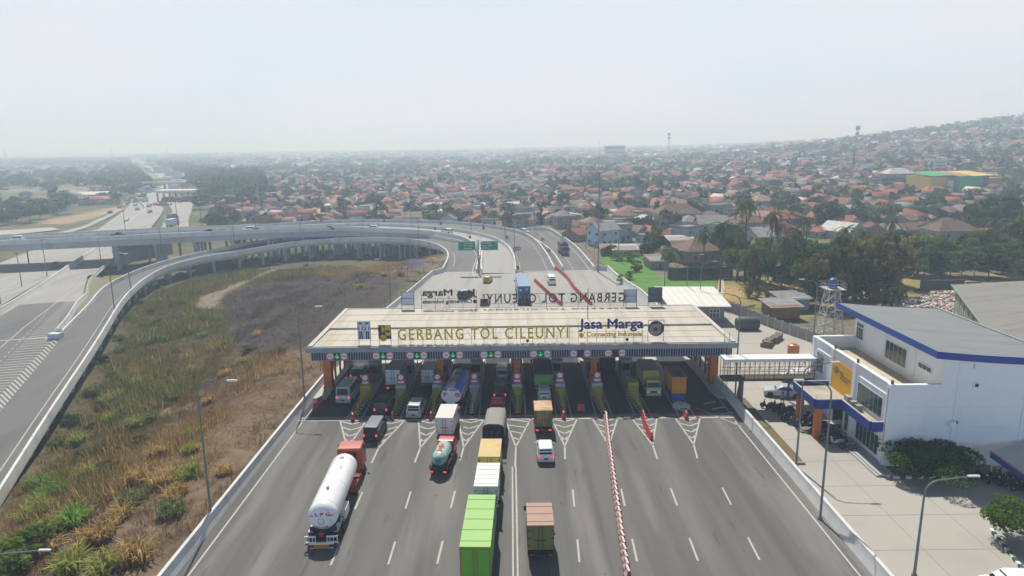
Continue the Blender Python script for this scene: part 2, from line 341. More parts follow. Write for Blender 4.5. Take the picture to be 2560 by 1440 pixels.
# ------------------------------------------------------------------ toll plaza pavement
XL, XR = -25.3, 25.9
flat('plaza_road', [[(XL,14),(XR+.3,14),(XR+.3,98),(XR+.6,108),(XL+.3,108),(XL,98)]], ASPH, 0.0)
LBK = [(-25.0,108),(-23.6,124),(-21.2,144),(-19.2,161.5)]; RBK = [(26.5,108),(26.9,125),(26.3,137),(24.0,153),(23.2,163.5)]
flat('plaza_road_back', [[*RBK[:1],*RBK[1:],(21,165.5),(-17.4,165.5)]+LBK[::-1]], CONCR, 0.0)
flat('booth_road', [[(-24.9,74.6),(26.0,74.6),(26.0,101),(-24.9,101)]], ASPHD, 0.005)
flat('apron_concrete', [[(-24.9,101),(26.2,101),(26.3,107.9),(-24.8,107.9)]], CONCR, 0.005)
# markings of the plaza, 4 mm above
mk = MB(); ZM = .009
def line(a, b, w, z=ZM, mb=None, m=0):
    a = Vector((a[0],a[1],z)); b = Vector((b[0],b[1],z)); t = (b-a).normalized(); n = Vector((-t.y,t.x,0))*(w/2)
    (mb or mk).quad(a-n, b-n, b+n, a+n, m)
line((-24.2,18),(-24.2,73),.16); line((25.0,18),(25.0,72),.16)
for x0,x1 in ((-13.95,-13.9),(-9.6,-9.5),(-5.9,-5.55),(4.85,5.2),(9.2,9.6),(13.8,14.15),(18.45,18.85)):
    for y in (56.9-3, 48.9-3, 40.9-3, 32.9-3):
        k = (y-46)/8; xa = x0+(x1-x0)*k; line((xa,y),(xa+(x1-x0)*.37,y+3),.16)
for d in (-.17,.17): line((d,18),(d,61.5),.14)
ISL = [-18.45,-14.0,-9.45,-4.85,.5,5.85,10.5,15.0,20.0]; TIPY = 73.9
APEX = [(-17.0,62.5),(-14.2,62.6),(-9.9,62.7),(-5.4,63),(.1,61.5),(5.1,63),(9.7,63),(14.3,62.8),(18.3,62.8)]
for x,(ax,ay) in zip(ISL, APEX):
    w = 1.5
    yb = 73.4; ky = 64+ (66.2-64)
    jx = ax+(x-ax)*.28; jy = 66.0
    line((x-w,yb),(jx,jy),.17); line((x+w,yb),(jx,jy),.17); line((jx,jy),(ax,ay),.17)
    for q in range(4):
        f = .93-.22*q; y = jy+(yb-jy)*f; hw = w*f; cx = jx+(x-jx)*f
        if x == ISL[4]: line((cx-hw,y+.35),(cx+hw,y-.45),.22)
        else: line((cx-hw,y+.3),(cx+.0,y-.5),.22); line((cx,y-.5),(cx+hw,y+.3),.22)
LANES = [(-24.2,-19.3),(-17.6,-14.9),(-13.1,-10.3),(-8.6,-5.7),(-4.0,-.4),(1.4,5.0),(6.7,9.6),(11.4,14.1),(15.9,19.1),(20.9,25.2)]
for a,b in LANES[:]:
    for x in (a,b): line((x,73.2),(x,100.5),.12)
line((XL+.4,73.55),(XR-.3,73.0),.28); line((XL+.4,74.1),(XR-.3,73.6),.10); line((XL+.4,74.5),(XR-.3,74.0),.08)
for k in range(3): line((22.9+k*.55,77.2-k*1.7),(24.6+k*.55,77.9-k*1.7),.35)
line((21.6,76),(25.2,70.5),.14); line((-24.9,101.3),(26,101.3),.3)
# markings beyond the gate
line((-22.8,118),(-13.6,161),.14); line((-13.6,161),(-12.4,166),.14)
for px in ((1660,755),): pass
for ya in range(112,165,7): 
    line((2.5,ya),(11.5,ya),.16); line((12.6,ya+.3),(23.0-.02*(ya-112),ya+.3),.16)
for ya in np.arange(108,160,8.): line((7.4,ya),(7.0,ya+3.2),.15); line((17.8-(ya-108)*.055,ya),(17.6-(ya-108)*.055,ya+3.2),.15)
line((24.6,112),(20.0,163.5),.16)
line((-17.3,165.2),(20.8,165.2),.5)
for q in range(5): line((-8.6-.25*q+1,160-1.6*q),(-7.9,159-1.6*q),.2); line((-7.9,159-1.6*q),(-7.2+.25*q-1,160-1.6*q),.2)
line((-9.6,163),(-8.0,150.5),.14); line((-6.2,163),(-8.0,150.5),.14)
for ya in (118,128,138,148): line((-14.4+(ya-118)*.06,ya),(-14.2+(ya-118)*.06,ya+3.4),.13); line((-3.6-(ya-118)*.03,ya),(-3.7-(ya-118)*.03,ya+3.4),.13)
o = mk.build('plaza_markings', MARK); kind(o,'structure')
# concrete barriers (new-jersey profile): sloped foot, narrow top
NJ = [(-.32,0),(-.30,.12),(-.16,.45),(-.12,1.0),(.12,1.0),(.16,.45),(.30,.12),(.32,0)]
def barrier(name, pts, label, prof=NJ, m=BARR, z0=-.02, n=None, sc=1.0):
    pr = [(a*sc,b*sc) for a,b in prof]; ps = [Vector((p[0],p[1],(p[2] if len(p)>2 else 0)+z0)) for p in pts]
    if n: ps = catmull(ps, n)
    mb = MB(); mb.sweep(ps, pr)
    o = mb.build(name, m, smooth=30); tag(o, label, 'barrier'); return o
barrier('concrete_barrier', [(XL-.15,14),(XL-.15,74.4)], 'long pale concrete barrier between the near plaza asphalt and the dry scrub', sc=1.15)
barrier('concrete_barrier', [(XL-.15,74.5),(-25.1,105),(-24.9,108),(-23.5,124),(-21.1,144),(-19.2,162),(-18.0,163.5),(-16.9,165.5)], 'concrete barrier from the left roof columns back to the inner loop ramp', sc=1.15)
barrier('concrete_barrier', [(26.3,14),(26.3,73),(26.3,74)], 'long pale concrete barrier between the near plaza and the office yard', sc=1.2)
barrier('concrete_barrier', [(26.4,74.1),(26.5,78.5),(26.3,82),(26.3,104)], 'short concrete barrier beside the ladder and the right roof columns', sc=1.2)
barrier('concrete_barrier', [(26.8,108),(27.1,125),(26.5,137),(24.2,153),(23.6,164.5),(20.9,165.8)], 'concrete barrier curving along the rice field behind the toll gate', sc=1.35)
# office yard
flat('office_yard', [[(26.9,14),(80,14),(80,60),(50,60),(47,100),(42,118),(37.5,124.5),(27.5,124.5),(27,100)]], YARD, -.03)
jm = MB()
for y in np.arange(22,124,5.): jm.box((45,y,-.021),(36 if y<58 else 17,.05,.006)) if y<58 else jm.box((31 if y<80 else 34,y,-.021),(8 if y<80 else 13,.05,.006))
for x in (31.5,36.5,41.5): jm.box((x,38 if x>33 else 70,-.020),(.05,40 if x>33 else 108,.006))
kind(jm.build('yard_joints', mat('joint_dark',(.31,.295,.27),.95)),'structure')
verge = mat('verge_soil',(.15,.12,.06),.95,var=.35,scale=2.5,bump=.6); stain(verge,(.12,.15,.05),(.9,.9,1),.5,.6,.7)
kind(MB().bx(27.0,28.3,61.5,78.4,-.05,.14).build('verge', verge),'structure')
kk = MB().bx(28.3,28.45,61.3,78.6,-.05,.2).bx(26.95,28.3,61.3,61.5,-.05,.2).bx(26.95,28.3,78.4,78.6,-.05,.2)
kind(kk.build('verge_kerb', YARD),'structure')
# ------------------------------------------------------------------ ramps on piers
def ribbon_pts(px, zf, n=70): return catmull([G(x,y,zf(x)+1.05) for x,y in px], n)
def lerpf(tab):
    xs = [a for a,b in tab]; zs = [b for a,b in tab]; return lambda x: float(np.interp(x, xs, zs))
zA = lerpf([(0,-5),(150,-5),(235,-4.5),(365,-3.6),(505,-2.8),(640,-2.1),(757,-1.6),(970,-.9),(1068,-.4),(1107,-.1),(1120,0)])
zB = lerpf([(-50,3.05),(311,3.0),(640,2.8),(796,2.4),(951,1.8),(1068,1.1),(1184,.35),(1262,.1),(1290,0)])
zC = lerpf([(-50,3.05),(311,3.0),(640,2.8),(796,2.4),(951,1.8),(1068,1.3),(1200,.6),(1300,.3),(1387,0)])
A_out = ribbon_pts([(0,1220),(122,1030),(235,860),(272,801),(295,763),(327,724),(365,693),(428,662),(505,642),(583,629),(640,619),(757,601),(873,594),(970,594),(1029,597),(1068,603),(1099,613),(1116,625),(1120,638),(1107,669)], zA, 90)
A_in = ribbon_pts([(150,830),(214,766),(272,708),(330,679),(408,652),(505,628),(583,613),(640,602),(757,591),(873,584),(990,583),(1068,586),(1107,592),(1145,599),(1183,612),(1192,672)], zA, 80)
q = A_out[0]; d = (A_out[0]-A_out[3]).normalized(); d.z = 0
A_out = [q+d*(45-9*i) for i in range(5)]+A_out
W_A = 7.2
B_fr = ribbon_pts([(-130,604),(0,601),(155,595),(311,588),(467,581),(640,573),(757,569),(873,567),(951,570),(1068,576),(1145,588),(1184,605),(1204,672)], zB, 80)
B_bk = ribbon_pts([(-130,594),(0,590.5),(155,586.5),(338,577.5),(505,570),(640,566.5),(796,560.5),(951,558),(1050,562.5),(1145,572),(1223,588),(1262,607),(1282,632),(1289,672)], zB, 80)
C_in = [p.copy() for p in B_bk]
C_out = ribbon_pts([(-130,590),(0,586.5),(155,581),(338,572),(505,565),(640,561),(796,551),(951,548),(1000,548.6),(1100,551),(1175,556),(1250,565.5),(1300,577),(1337,597),(1362,625),(1386,667)], zC, 80)
D_in = catmull([(-34,262,-1.6),(-14,255,-1.2),(-2,246,-.6),(6,228,0),(9.6,206,.9),(11.6,188,1.05),(12.6,165.5,1.05)], 50)
D_out = catmull([(-34,271,-1.6),(-12,264,-1.2),(1,255,-.6)]+[tuple(G(a,b,1.05-max(0,(1330-a))*.006)) for a,b in [(1350,567),(1400,586),(1437,612),(1462,637),(1486,666)]], 50)
def resample(P, n): return catmull(P, n)
def deck_mesh(Lp, Rp, th, mb, m=0, drop=1.05):
    n = max(len(Lp),len(Rp)); a = resample(Lp,n); b = resample(Rp,n)
    secs = [[p-Vector((0,0,drop)), q-Vector((0,0,drop)), q-Vector((0,0,drop+th)), p-Vector((0,0,drop+th))] for p,q in zip(a,b)]
    mb.loft(secs, m); return a,b
PPROF = [(-.2,-1.45),(-.2,.0),(.12,.0),(.16,-.6),(.2,-1.0),(.2,-1.45)]
PPROFR = [(-a,b) for a,b in PPROF][::-1]
def viaduct(name, label, Lp, Rp, road, gird=1.5, pier_step=6.0, pl=True, pr=True, zclear=1.2, skip=None, nm='Lp', cap=True, depth=None, pr_prof=PPROF):
    root = empty(name, tuple(Lp[0])); tag(root, label, 'bridge')
    inv = Vector(Lp[0])
    def mv(mb):
        mb.v = [tuple(Vector(p)-inv) for p in mb.v]; return mb
    mb = MB(); a,b = deck_mesh(Lp,Rp,.28,mb); mv(mb).build('deck', road, root)
    for side,(P,on) in enumerate(((Lp,pl),(Rp,pr))):
        if on: m2 = MB(); m2.sweep(P, PPROF if side==0 else PPROFR); mv(m2).build('parapet', PARA, root, smooth=35)
    # girders: inset prism under the deck
    g = MB(); secs = []
    for p,q in zip(a,b):
        u = (q-p); u.z = 0; w = u.length; u.normalize(); zt = p.z-1.05-.29; dg = min(gird, max(.15, zt-hz(p.x,p.y)-.3))
        p1 = p+u*min(.5,w*.2); q1 = q-u*min(.5,w*.2)
        secs.append([Vector((p1.x,p1.y,zt)),Vector((q1.x,q1.y,q.z-1.34)),Vector((q1.x,q1.y,q.z-1.34-dg)),Vector((p1.x,p1.y,zt-dg))])
    g.loft(secs); mv(g).build('girder', GIRD, root)
    acc = 0; last = None; cnt = 0
    for i,(p,q) in enumerate(zip(a,b)):
        c = (p+q)/2
        if last is not None: acc += (c-last).length
        last = c
        if acc < pier_step: continue
        acc = 0; zt = min(p.z,q.z)-1.34-gird; 
        u = (q-p).normalized(); ang = math.atan2(u.y,u.x); w = (q-p).length
        if skip and skip(c): continue
        zg = hz(c.x,c.y)-.3
        if zt-zg < zclear or cnt >= 90: continue
        k = MB(); k.box((c.x,c.y,zt-.35),(w*.86,1.0,.8),0,ang)
        for f in ((-.36,.36) if w < 9 else (-.38,-.13,.13,.38)):
            e = c+u*(w*f); k.tube((e.x,e.y,hz(e.x,e.y)-.4),(e.x,e.y,zt-.6),.42,n=10)
        mv(k).build('pier', PIER, root, smooth=40); cnt += 1
    return root
flatroad = lambda c: False
nA = 80
def offs(P, w):
    out = []
    for i,p in enumerate(P):
        t = P[min(i+1,len(P)-1)]-P[max(i-1,0)]; t.z = 0; t.normalize(); out.append(p+Vector((-t.y,t.x,0))*w)
    return out
# near part of the inner loop: highway merges alongside, so only the outer parapet; beyond the gore both parapets
gA = A_in[0]
iA = min(range(len(A_out)), key=lambda i: (A_out[i]-gA).length)
A_out2 = A_out[iA:]
viaduct('loop_ramp', 'curving inner loop ramp with pale parapets around the dry scrub field', A_in, A_out2, RAMPG, gird=.9, pier_step=6.5, zclear=.5)
An = A_out[:iA+1]; Ai = offs(An, W_A)
Ai[-1] = A_in[0].copy(); Ai[-2] = (Ai[-3]+Ai[-1])/2
viaduct('approach_ramp', 'straight near end of the loop ramp on white posts at bottom left', Ai, An, RAMPG, gird=.75, pier_step=5.0, zclear=.4, pl=False)
def nohw(c): return c.x < -133 and c.x > -172
viaduct('flyover', 'grey concrete flyover crossing the highway with cars on its front carriageway', B_bk, B_fr, CONCR, gird=2.1, pier_step=9, pl=False, skip=nohw)
viaduct('rear_flyover', 'rear carriageway of the flyover curving from the toll plaza', C_out, [p+Vector((0,0,.0)) for p in C_in], RAMPG, gird=2.1, pier_step=9, pr=True, skip=nohw)
viaduct('outer_ramp', 'outermost ramp beside the brick houses carrying a lorry towards the plaza', D_out, D_in, RAMPG, gird=.8, pier_step=9, zclear=.8)
# pier wall at the highway crossing
pw = empty('abutment_wall', G(338,650,-5.2)); 
MB().box((0,6,2.2),(2.2,22,6.0),0,R(-20)).build('wall', PIER, pw); tag(pw,'massive grey concrete pier carrying the flyover at the highway edge','pier')
# ------------------------------------------------------------------ ramp and highway markings
rmk = MB()
def edge_line(P, off, z=-1.05+.012, w=.16, m=0, dash=None, lo=0, hi=1.):
    Q = offs(P, off); n = len(Q); i0,i1 = int(lo*n), int(hi*n)
    for i in range(i0, i1-1):
        if dash and (i % dash): continue
        a,b = Q[i],Q[i+1]; t = (b-a).normalized(); nn = Vector((-t.y,t.x,0))*(w/2); dz = Vector((0,0,z))
        rmk.quad(a-nn+dz,b-nn+dz,b+nn+dz,a+nn+dz,m)
edge_line(A_out, 1.9); edge_line(A_in, -1.0, m=1, w=.2)
edge_line(B_fr, 1.2, w=.14); edge_line(B_bk, -1.0, w=.14); edge_line(C_out,-1.6,w=.14,m=0); edge_line(C_in,1.2,w=.14,m=1); edge_line(D_out,-1.0,w=.18); edge_line(D_out,-5.0,w=.14)
HZ = -5.0
def hp(px, z=HZ): return [tuple(G(a,b,z)) for a,b in px]
Hn = MB(); HMAT = [CONCR, RAMPG, ASPH]
Qg = [tuple(p)[:2] for p in Ai[::-1]]
# near carriageway (concrete), its asphalt lower half with hatching, up to the bridge and beyond
RIGHT = [(0,1500),(-10,1200)]
gor = tuple(A_in[0])
near_r = [tuple(p) for p in Ai[:-1]]
flat('highway_near', [[(p[0],p[1]) for p in hp([(-700,1000),(-250,905),(0,782)])]+[(p[0],p[1]) for p in hp([(46,762),(190,752)])]+[(gor[0]-1.2,gor[1]+9),(gor[0],gor[1])]+[(p[0],p[1]) for p in near_r[::-1]]+[(-92,10)]], RAMPG, HZ)
flat('highway_concrete', [[(p[0],p[1]) for p in hp([(0,782),(80,737),(165,680),(195,655),(238,628),(262,612),(330,570),(345,570),(310,625),(272,652),(240,683),(219,690),(206,742),(190,752),(46,762)])]], CONCR, HZ)
flat('gore_soil', [[(p[0],p[1]) for p in [G(a,b,-5.03) for a,b in [(186,756),(206,742),(219,700),(236,690),(272,700),(214,772),(150,836)]]]], mat('gore_soil',(.20,.19,.12),.95,var=.3,scale=1), HZ-.03)
flat('highway_far_side', [[(p[0],p[1]) for p in hp([(-300,900),(-300,740),(-60,680),(75,628),(140,612),(235,575),(300,575),(236,622),(170,664),(80,718),(0,765)])]], CONCR, HZ)
def hline(px, w=.16, z=HZ+.012, m=0, dash=0):
    P = [G(a,b,z) for a,b in px]
    if dash:
        P = catmull(P, 60); tot = 0
        for i in range(0,58,2): line(P[i], P[i+1], w, z, rmk, m)
    else:
        for a,b in zip(P,P[1:]): line(a,b,w,z,rmk,m)
hline([(0,870),(60,818),(165,738),(245,680)], .2); hline([(110,852),(170,800),(190,752)],.18)
hline([(0,790),(46,762)],.2,m=1); hline([(0,852),(150,840)],.5)
hline([(0,905),(40,862),(95,807),(120,775),(190,700)],.14,dash=1)
hline([(0,730),(60,692),(150,640),(185,622)],.2); hline([(0,703),(60,680),(110,655)],.2); hline([(240,690),(300,632)],.2)
# zebra hatching in the gore
for k in range(58):
    f = k/57.; a = Vector(G(*[(20+(165-20)*f),(985+(765-985)*f)],z=HZ+.012)) ; 
    y = 752+(1120-752)*f**1.25; lx = 163-(y-752)*1.03; rx = 199-(y-745)*.93 if y < 801 else (146 if y < 842 else 160-(y-842)*.92)
    L0 = G(lx,y+3,HZ+.012); R0 = G(rx,y-4,HZ+.012); M0 = L0.lerp(R0,.78)
    line(L0, M0, .25, HZ+.012, rmk)
    if y > 850: R0 = G(rx+4,y+16+.06*(y-850),HZ+.012)
    line(M0, R0, .25, HZ+.012, rmk)
o = rmk.build('ramp_markings', [MARK, MARKY]); kind(o,'structure')
barrier('median_barrier', [tuple(G(a,b,-5)) for a,b in [(-300,905),(0,785),(80,737),(130,704),(175,672),(238,630),(290,592)]], 'white median barrier of the highway passing under the flyover', sc=1.5, n=30)
barrier('gore_barrier', [tuple(G(a,b,-5)) for a,b in [(140,838),(160,815),(206,752),(218,742)]], 'short white barrier beside the zebra hatching at the ramp gore', sc=1.1, n=10)
barrier('guard_rail', [tuple(G(a,b,-5)) for a,b in [(218,742),(221,715),(232,695),(272,660),(318,628)]], 'grey roadside rail between highway and grassy patch', sc=.8, n=16, m=GIRD)
cush = MB().box((0,0,.55),(2.2,1.6,1.1)).box((.2,.9,1.2),(1.2,.15,1.2)); o = cush.build('crash_cushion', PARA, bevel=.05); o.location = G(140,846,-5); tag(o,'pale blunt barrier nose with a small board at the ramp split','barrier')
# far part of the highway behind the flyover, on the plain
def far_z(x,y): return hz(x,y)+.35
def farroad(name, Lpx, Rpx, m, z=-5.2):
    n = 24; a = catmull([G(x,y,z) for x,y in Lpx],n); b = catmull([G(x,y,z) for x,y in Rpx],n); mb = MB()
    for i in range(n-1):
        q = [a[i],b[i],b[i+1],a[i+1]]; mb.quad(*[Vector((p.x,p.y,z)) for p in q])
    o = mb.build(name, m); kind(o,'structure')
farroad('highway_left_lanes', [(238,578),(280,548),(318,520),(330,500),(352,488),(395,478)], [(298,578),(330,548),(362,522),(350,508),(366,495),(402,482)], CONCR)
farroad('highway_right_lanes', [(305,578),(340,548),(367,524),(352,507),(370,494),(404,482)], [(372,578),(388,556),(404,534),(408,520),(398,508),(430,486)], CONCR)
farroad('gate_road', [(402,568),(418,545),(430,530),(420,512),(412,498)], [(472,570),(472,545),(478,530),(482,512),(486,496)], CONCR)
farroad('highway_horizon', [(400,480),(402,462),(405,450),(390,438),(372,424),(355,412),(338,400)], [(455,480),(452,462),(440,448),(415,436),(384,422),(362,411),(342,400)], CONCR)
farroad('side_road', [(-40,602),(60,596),(170,575),(250,545),(300,520)], [(-40,612),(60,604),(178,580),(262,548),(306,523)], CONCR)
farroad('slip_road', [(-40,578),(40,574),(130,568)], [(-40,590),(40,585),(150,574)], YARD)
barrier('median_barrier', [tuple(G(a,b,-5.2)) for a,b in [(302,578),(336,549),(364,525),(358,515),(350,508),(368,494)]], 'white median barrier of the highway beyond the flyover', sc=1.3, n=30)
# ------------------------------------------------------------------ lettering
def text_me(name, body, x0, x1, z0, z1, ext, m, mirror=False, spacing=1.0, bold=0.0, fat=0.0):
    """extruded lettering standing in the XZ plane (facing -Y), fitted to a box"""
    cu = bpy.data.curves.new(name,'FONT'); cu.body = body; cu.extrude = .5; cu.space_character = spacing; cu.offset = bold; cu.resolution_u = 3
    ob = bpy.data.objects.new('tmp_text', cu); COL.objects.link(ob)
    bpy.context.view_layer.update(); dg = bpy.context.evaluated_depsgraph_get(); me = bpy.data.meshes.new_from_object(ob.evaluated_get(dg)); me.name = name
    bpy.data.objects.remove(ob); bpy.data.curves.remove(cu)
    n = len(me.vertices); a = np.empty(n*3); me.vertices.foreach_get('co', a); a = a.reshape(-1,3)
    mn,mx = a.min(0),a.max(0); u = (a-mn)/(mx-mn+1e-9)
    b = np.empty_like(a); ux = 1-u[:,0] if mirror else u[:,0]
    b[:,0] = x0+ux*(x1-x0); b[:,2] = z0+u[:,1]*(z1-z0); b[:,1] = (u[:,2]-.5)*ext
    me.vertices.foreach_set('co', b.ravel()); me.materials.clear(); me.materials.append(m)
    if mirror: me.flip_normals()
    if fat:
        bm = bmesh.new(); bm.from_mesh(me); g0 = bm.verts[:]+bm.edges[:]+bm.faces[:]
        for dx,dz,dy in ((fat,0,.004),(fat*.5,fat*.45,.008),(fat*.5,-fat*.45,.012)):
            d_ = bmesh.ops.duplicate(bm, geom=g0); bmesh.ops.translate(bm, verts=[v for v in d_['geom'] if isinstance(v,bmesh.types.BMVert)], vec=(dx,dy,dz))
        bm.to_mesh(me); bm.free()
    me.update(); return me
def disc(mb, c, r, n=20, m=0, th=.03, y=-1):
    mb.lathe([(r,-th),(r,th)], c, n, m, axis='y'); return mb
# ------------------------------------------------------------------ toll gate roof
RX0, RX1, RY0, RYM, RY1 = -24.65, 26.8, 78.6, 87.2, 97.7
roofm = mat('roof_sheet', (.46,.425,.36), .65, var=.06, scale=.5, spec=.35)
stain(roofm,(.34,.305,.24),(.9,.07,.5),.46,.64,.7); stain(roofm,(.50,.36,.20),(.55,.05,.5),.63,.68,.55); stain(roofm,(.40,.36,.30),(.05,.55,.5),.6,.74,.5)
ribbed(roofm, 3.2, 'X', .3, .05)
trimm = mat('roof_trim', (.48,.455,.41), .7, var=.08, scale=.8)
gatr = empty('toll_gate_roof', (0,RY0,0))
def gb(mb, name, mats, **k): 
    mb.v = [(p[0],p[1]-RY0,p[2]) for p in mb.v]; return mb.build(name, mats, gatr, **k)
r = MB()
r.add([(RX0,RY0,7.27),(RX1,RY0,7.27),(RX1,RYM,7.12),(RX0,RYM,7.12)],[(0,1,2,3)])
r.add([(RX0+.5,RYM-.25,7.36),(RX1-.5,RYM-.25,7.36),(RX1-.5,RY1,7.3),(RX0+.5,RY1,7.3)],[(0,1,2,3)])
r.bx(RX0+.5,RX1-.5,RYM-.22,RYM-.1,7.0,7.35)
gb(r,'roof_sheet', roofm)
sl_ = MB()
for y,z in ((81.4,7.235),(84.3,7.185),(90.5,7.36),(93.9,7.35)): sl_.bx(RX0+.6,RX1-.6,y-.05,y+.05,z-.05,z+.012)
gb(sl_,'sheet_lap', mat('sheet_lap',(.36,.33,.28),.7,var=.2,scale=.6))
t = MB().bx(RX0-.05,RX0+.5,RY0+.02,RY1,6.9,7.42).bx(RX1-.5,RX1+.05,RY0+.02,RY1,6.9,7.42).bx(RX0+.5,RX1-.5,RY1-.12,RY1+.1,6.9,7.38).bx(RX0+.5,RX1-.5,RY0+.02,RY0+.12,7.2,7.33)
gb(t,'edge_trim', trimm)
gut = mat('gutter_grey',(.30,.30,.31),.7,var=.1,scale=.8); stain(gut,(.2,.2,.21),(1.,.1,.1),.55,.7,.5)
g = MB().bx(RX0-.15,RX1+.25,RY0-.25,RY0,6.62,7.24)
for x in np.arange(RX0+1.5,RX1,1.9): g.bx(x,x+.02,RY0-.256,RY0-.25,6.64,7.22)
gb(g,'gutter', gut)
slatm = mat('slat_grey',(.27,.28,.33),.6,var=.1,scale=1); slatd = mat('fascia_dark',(.035,.04,.065),.6)
f = MB().bx(RX0+.35,RX1-.35,RY0+.25,RY0+.4,5.5,6.62,0)
for x in np.arange(RX0+.5,RX1-.5,.30): f.bx(x,x+.09,RY0+.16,RY0+.25,5.55,6.6,1)
f.bx(RX0+.35,RX1-.35,RY0+.14,RY0+.25,5.5,5.56,1).bx(RX0+.3,RX0+.42,RY0+.14,RY1-.5,5.5,6.62,2).bx(RX1-.42,RX1-.3,RY0+.14,RY1-.5,5.5,6.62,2).bx(RX0+.42,RX1-.42,RY1-.6,RY1-.5,5.5,6.62,0)
gb(f,'slatted_fascia', [slatd,slatm,BLUE])
sf = MB().bx(RX0+.42,RX1-.42,RY0+.4,RY1-.6,6.5,6.62)
for y in (84,88.5,95): sf.bx(RX0+.6,RX1-.6,y-.15,y+.15,5.9,6.5)
gb(sf,'soffit_beams', mat('soffit_grey',(.22,.22,.22),.8))
def column(x, y, w, z=6.5, foot=1.12):
    c = MB().box((x,y,z/2),(w*foot,w*foot,z),0,0,1/foot,1/foot).box((x,y,.2),(w*1.3,w*1.3,.42)); gb(c,'column', ORNG)
for x in (-24.0,26.0):
    column(x,84.2,.95); column(x,95.2,.95)
    lat = MB()
    for k in range(5): lat.tube((x,84.9+k*1.3,1.6+k*.2),(x,87.6+k*1.6,5.8),.12,n=6)
    for y in (87.6,90.2,92.6): lat.box((x,y,3.2),(.22,.3,6.4))
    lat.bx(x-.1,x+.1,84.6,94.8,3.2,3.4); gb(lat,'lattice', mat('lattice_brown',(.28,.09,.035),.75))
for x in (-9.45,.5,10.5): column(x,84.4,.8,6.5,1.03); column(x,95.2,.8,6.5,1.03)
tag(gatr,'wide cream corrugated roof of the toll gate on orange columns with slatted front','toll gate')
# ladder at the right end
ld = empty('ladder', (25.6,78.0,0)); m = MB()
for sx in (-.28,.28): m.tube((sx,0,0),(sx,.1,8.6),.04,n=6)
for k in range(24): m.tube((-.28,.0,.3+k*.34),(.28,.0,.3+k*.34),.022,n=5)
m.build('rails_and_rungs', STEEL, ld); cg = MB()
for z in (5.2,6.1,7.0,7.9): cg.path([(-.3,0,z),(-.35,-.5,z),(0,-.75,z),(.35,-.5,z),(.3,0,z)],.018,n=4)
for a in (-.35,0,.35): cg.tube((a,-.5 if a else -.75,5.2),(a,-.5 if a else -.75,7.9),.015,n=4)
cg.build('cage', STEEL, ld); tag(ld,'tall grey cat ladder reaching the right end of the toll gate roof','ladder')
# kerbed end walks under the roof
for sx,x0,x1 in ((-1,-24.95,-23.3),(1,24.9,26.2)):
    w = MB().prism([(x0,80),(x1,80) if sx<0 else (x1,77.4),(x1,101),(x0,101)],0.006,.22) if sx<0 else MB().prism([(x0,81),(x0+.3,79.2),(x0+.9,78.6),(x1,78.8),(x1,101),(x0,101)],.006,.22)
    o = w.build('end_walk', GIRD); kind(o,'structure')
# lane signs on the fascia
SIGNX = [825,940,1025,1115,1210,1334,1434,1521]; ORDN = ['first','second','third','fourth','fifth','sixth','seventh','eighth','ninth','tenth']
SRED = mat('sign_red',(.52,.08,.14),.5,var=.05); SWHT = mat('sign_white',(.72,.72,.72),.5,var=.04); SBLK = mat('sign_black',(.03,.03,.035),.5); 
ARROW = mat('arrow_green',(.03,.55,.17),.5,var=0,emit=.55); SNAVY = mat('sign_navy',(.03,.05,.16),.5)
t42 = text_me('lettering','4.2m',-.27,.27,-.11,.12,.01,SBLK,bold=.012); t29 = text_me('lettering','2.9m',-.27,.27,-.11,.12,.01,SBLK,bold=.012)
def limit_plate():
    b = MB(); b.prism([(-.47,-.47),(.47,-.47),(.47,.47),(-.47,.47)],-.015,.015); b.v = [(p[0],p[2]+.02,p[1]) for p in b.v]; return b
bm_plate = limit_plate().mesh('plate', SRED); dm = MB(); disc(dm,(0,-.022,0),.40,24,0,.012); bm_disc = dm.mesh('white_disc', SWHT)
nb = MB(); nb.add([(-.13,-.04,.44),(.13,-.04,.44),(0,-.04,.27)],[(0,2,1)]).add([(-.13,-.04,-.44),(.13,-.04,-.44),(0,-.04,-.27)],[(0,1,2)]); bm_tri = nb.mesh('black_wedges', SRED)
nb = MB(); nb.add([(-.44,-.04,.13),(-.44,-.04,-.13),(-.27,-.04,0)],[(0,1,2)]).add([(.44,-.04,.13),(.44,-.04,-.13),(.27,-.04,0)],[(0,2,1)]); bm_tri2 = nb.mesh('side_wedges', SRED)
am = MB().prism([(-.36,-.45),(.36,-.45),(.36,.45),(-.36,.45)],-.02,.02); am.v = [(p[0],p[2],p[1]) for p in am.v]; bm_box = am.mesh('lamp_panel', mat('panel_dark_green',(.01,.07,.035),.4)); 
am2 = MB().prism([(-.36,-.45),(.36,-.45),(.36,.45),(-.36,.45)],-.02,.02); am2.v = [(p[0],p[2],p[1]) for p in am2.v]; bm_box2 = am2.mesh('lamp_panel', mat('panel_off',(.03,.022,.03),.4))
ar = MB().add([(-.055,-.03,.32),(.055,-.03,.32),(.055,-.03,-.1),(.25,-.03,.06),(.25,-.03,-.08),(0,-.03,-.33),(-.25,-.03,-.08),(-.25,-.03,.06),(-.055,-.03,-.1)],[(0,8,2,1),(2,3,4,5),(5,6,7,8),(2,5,8)]); bm_arrow = ar.mesh('arrow', ARROW)
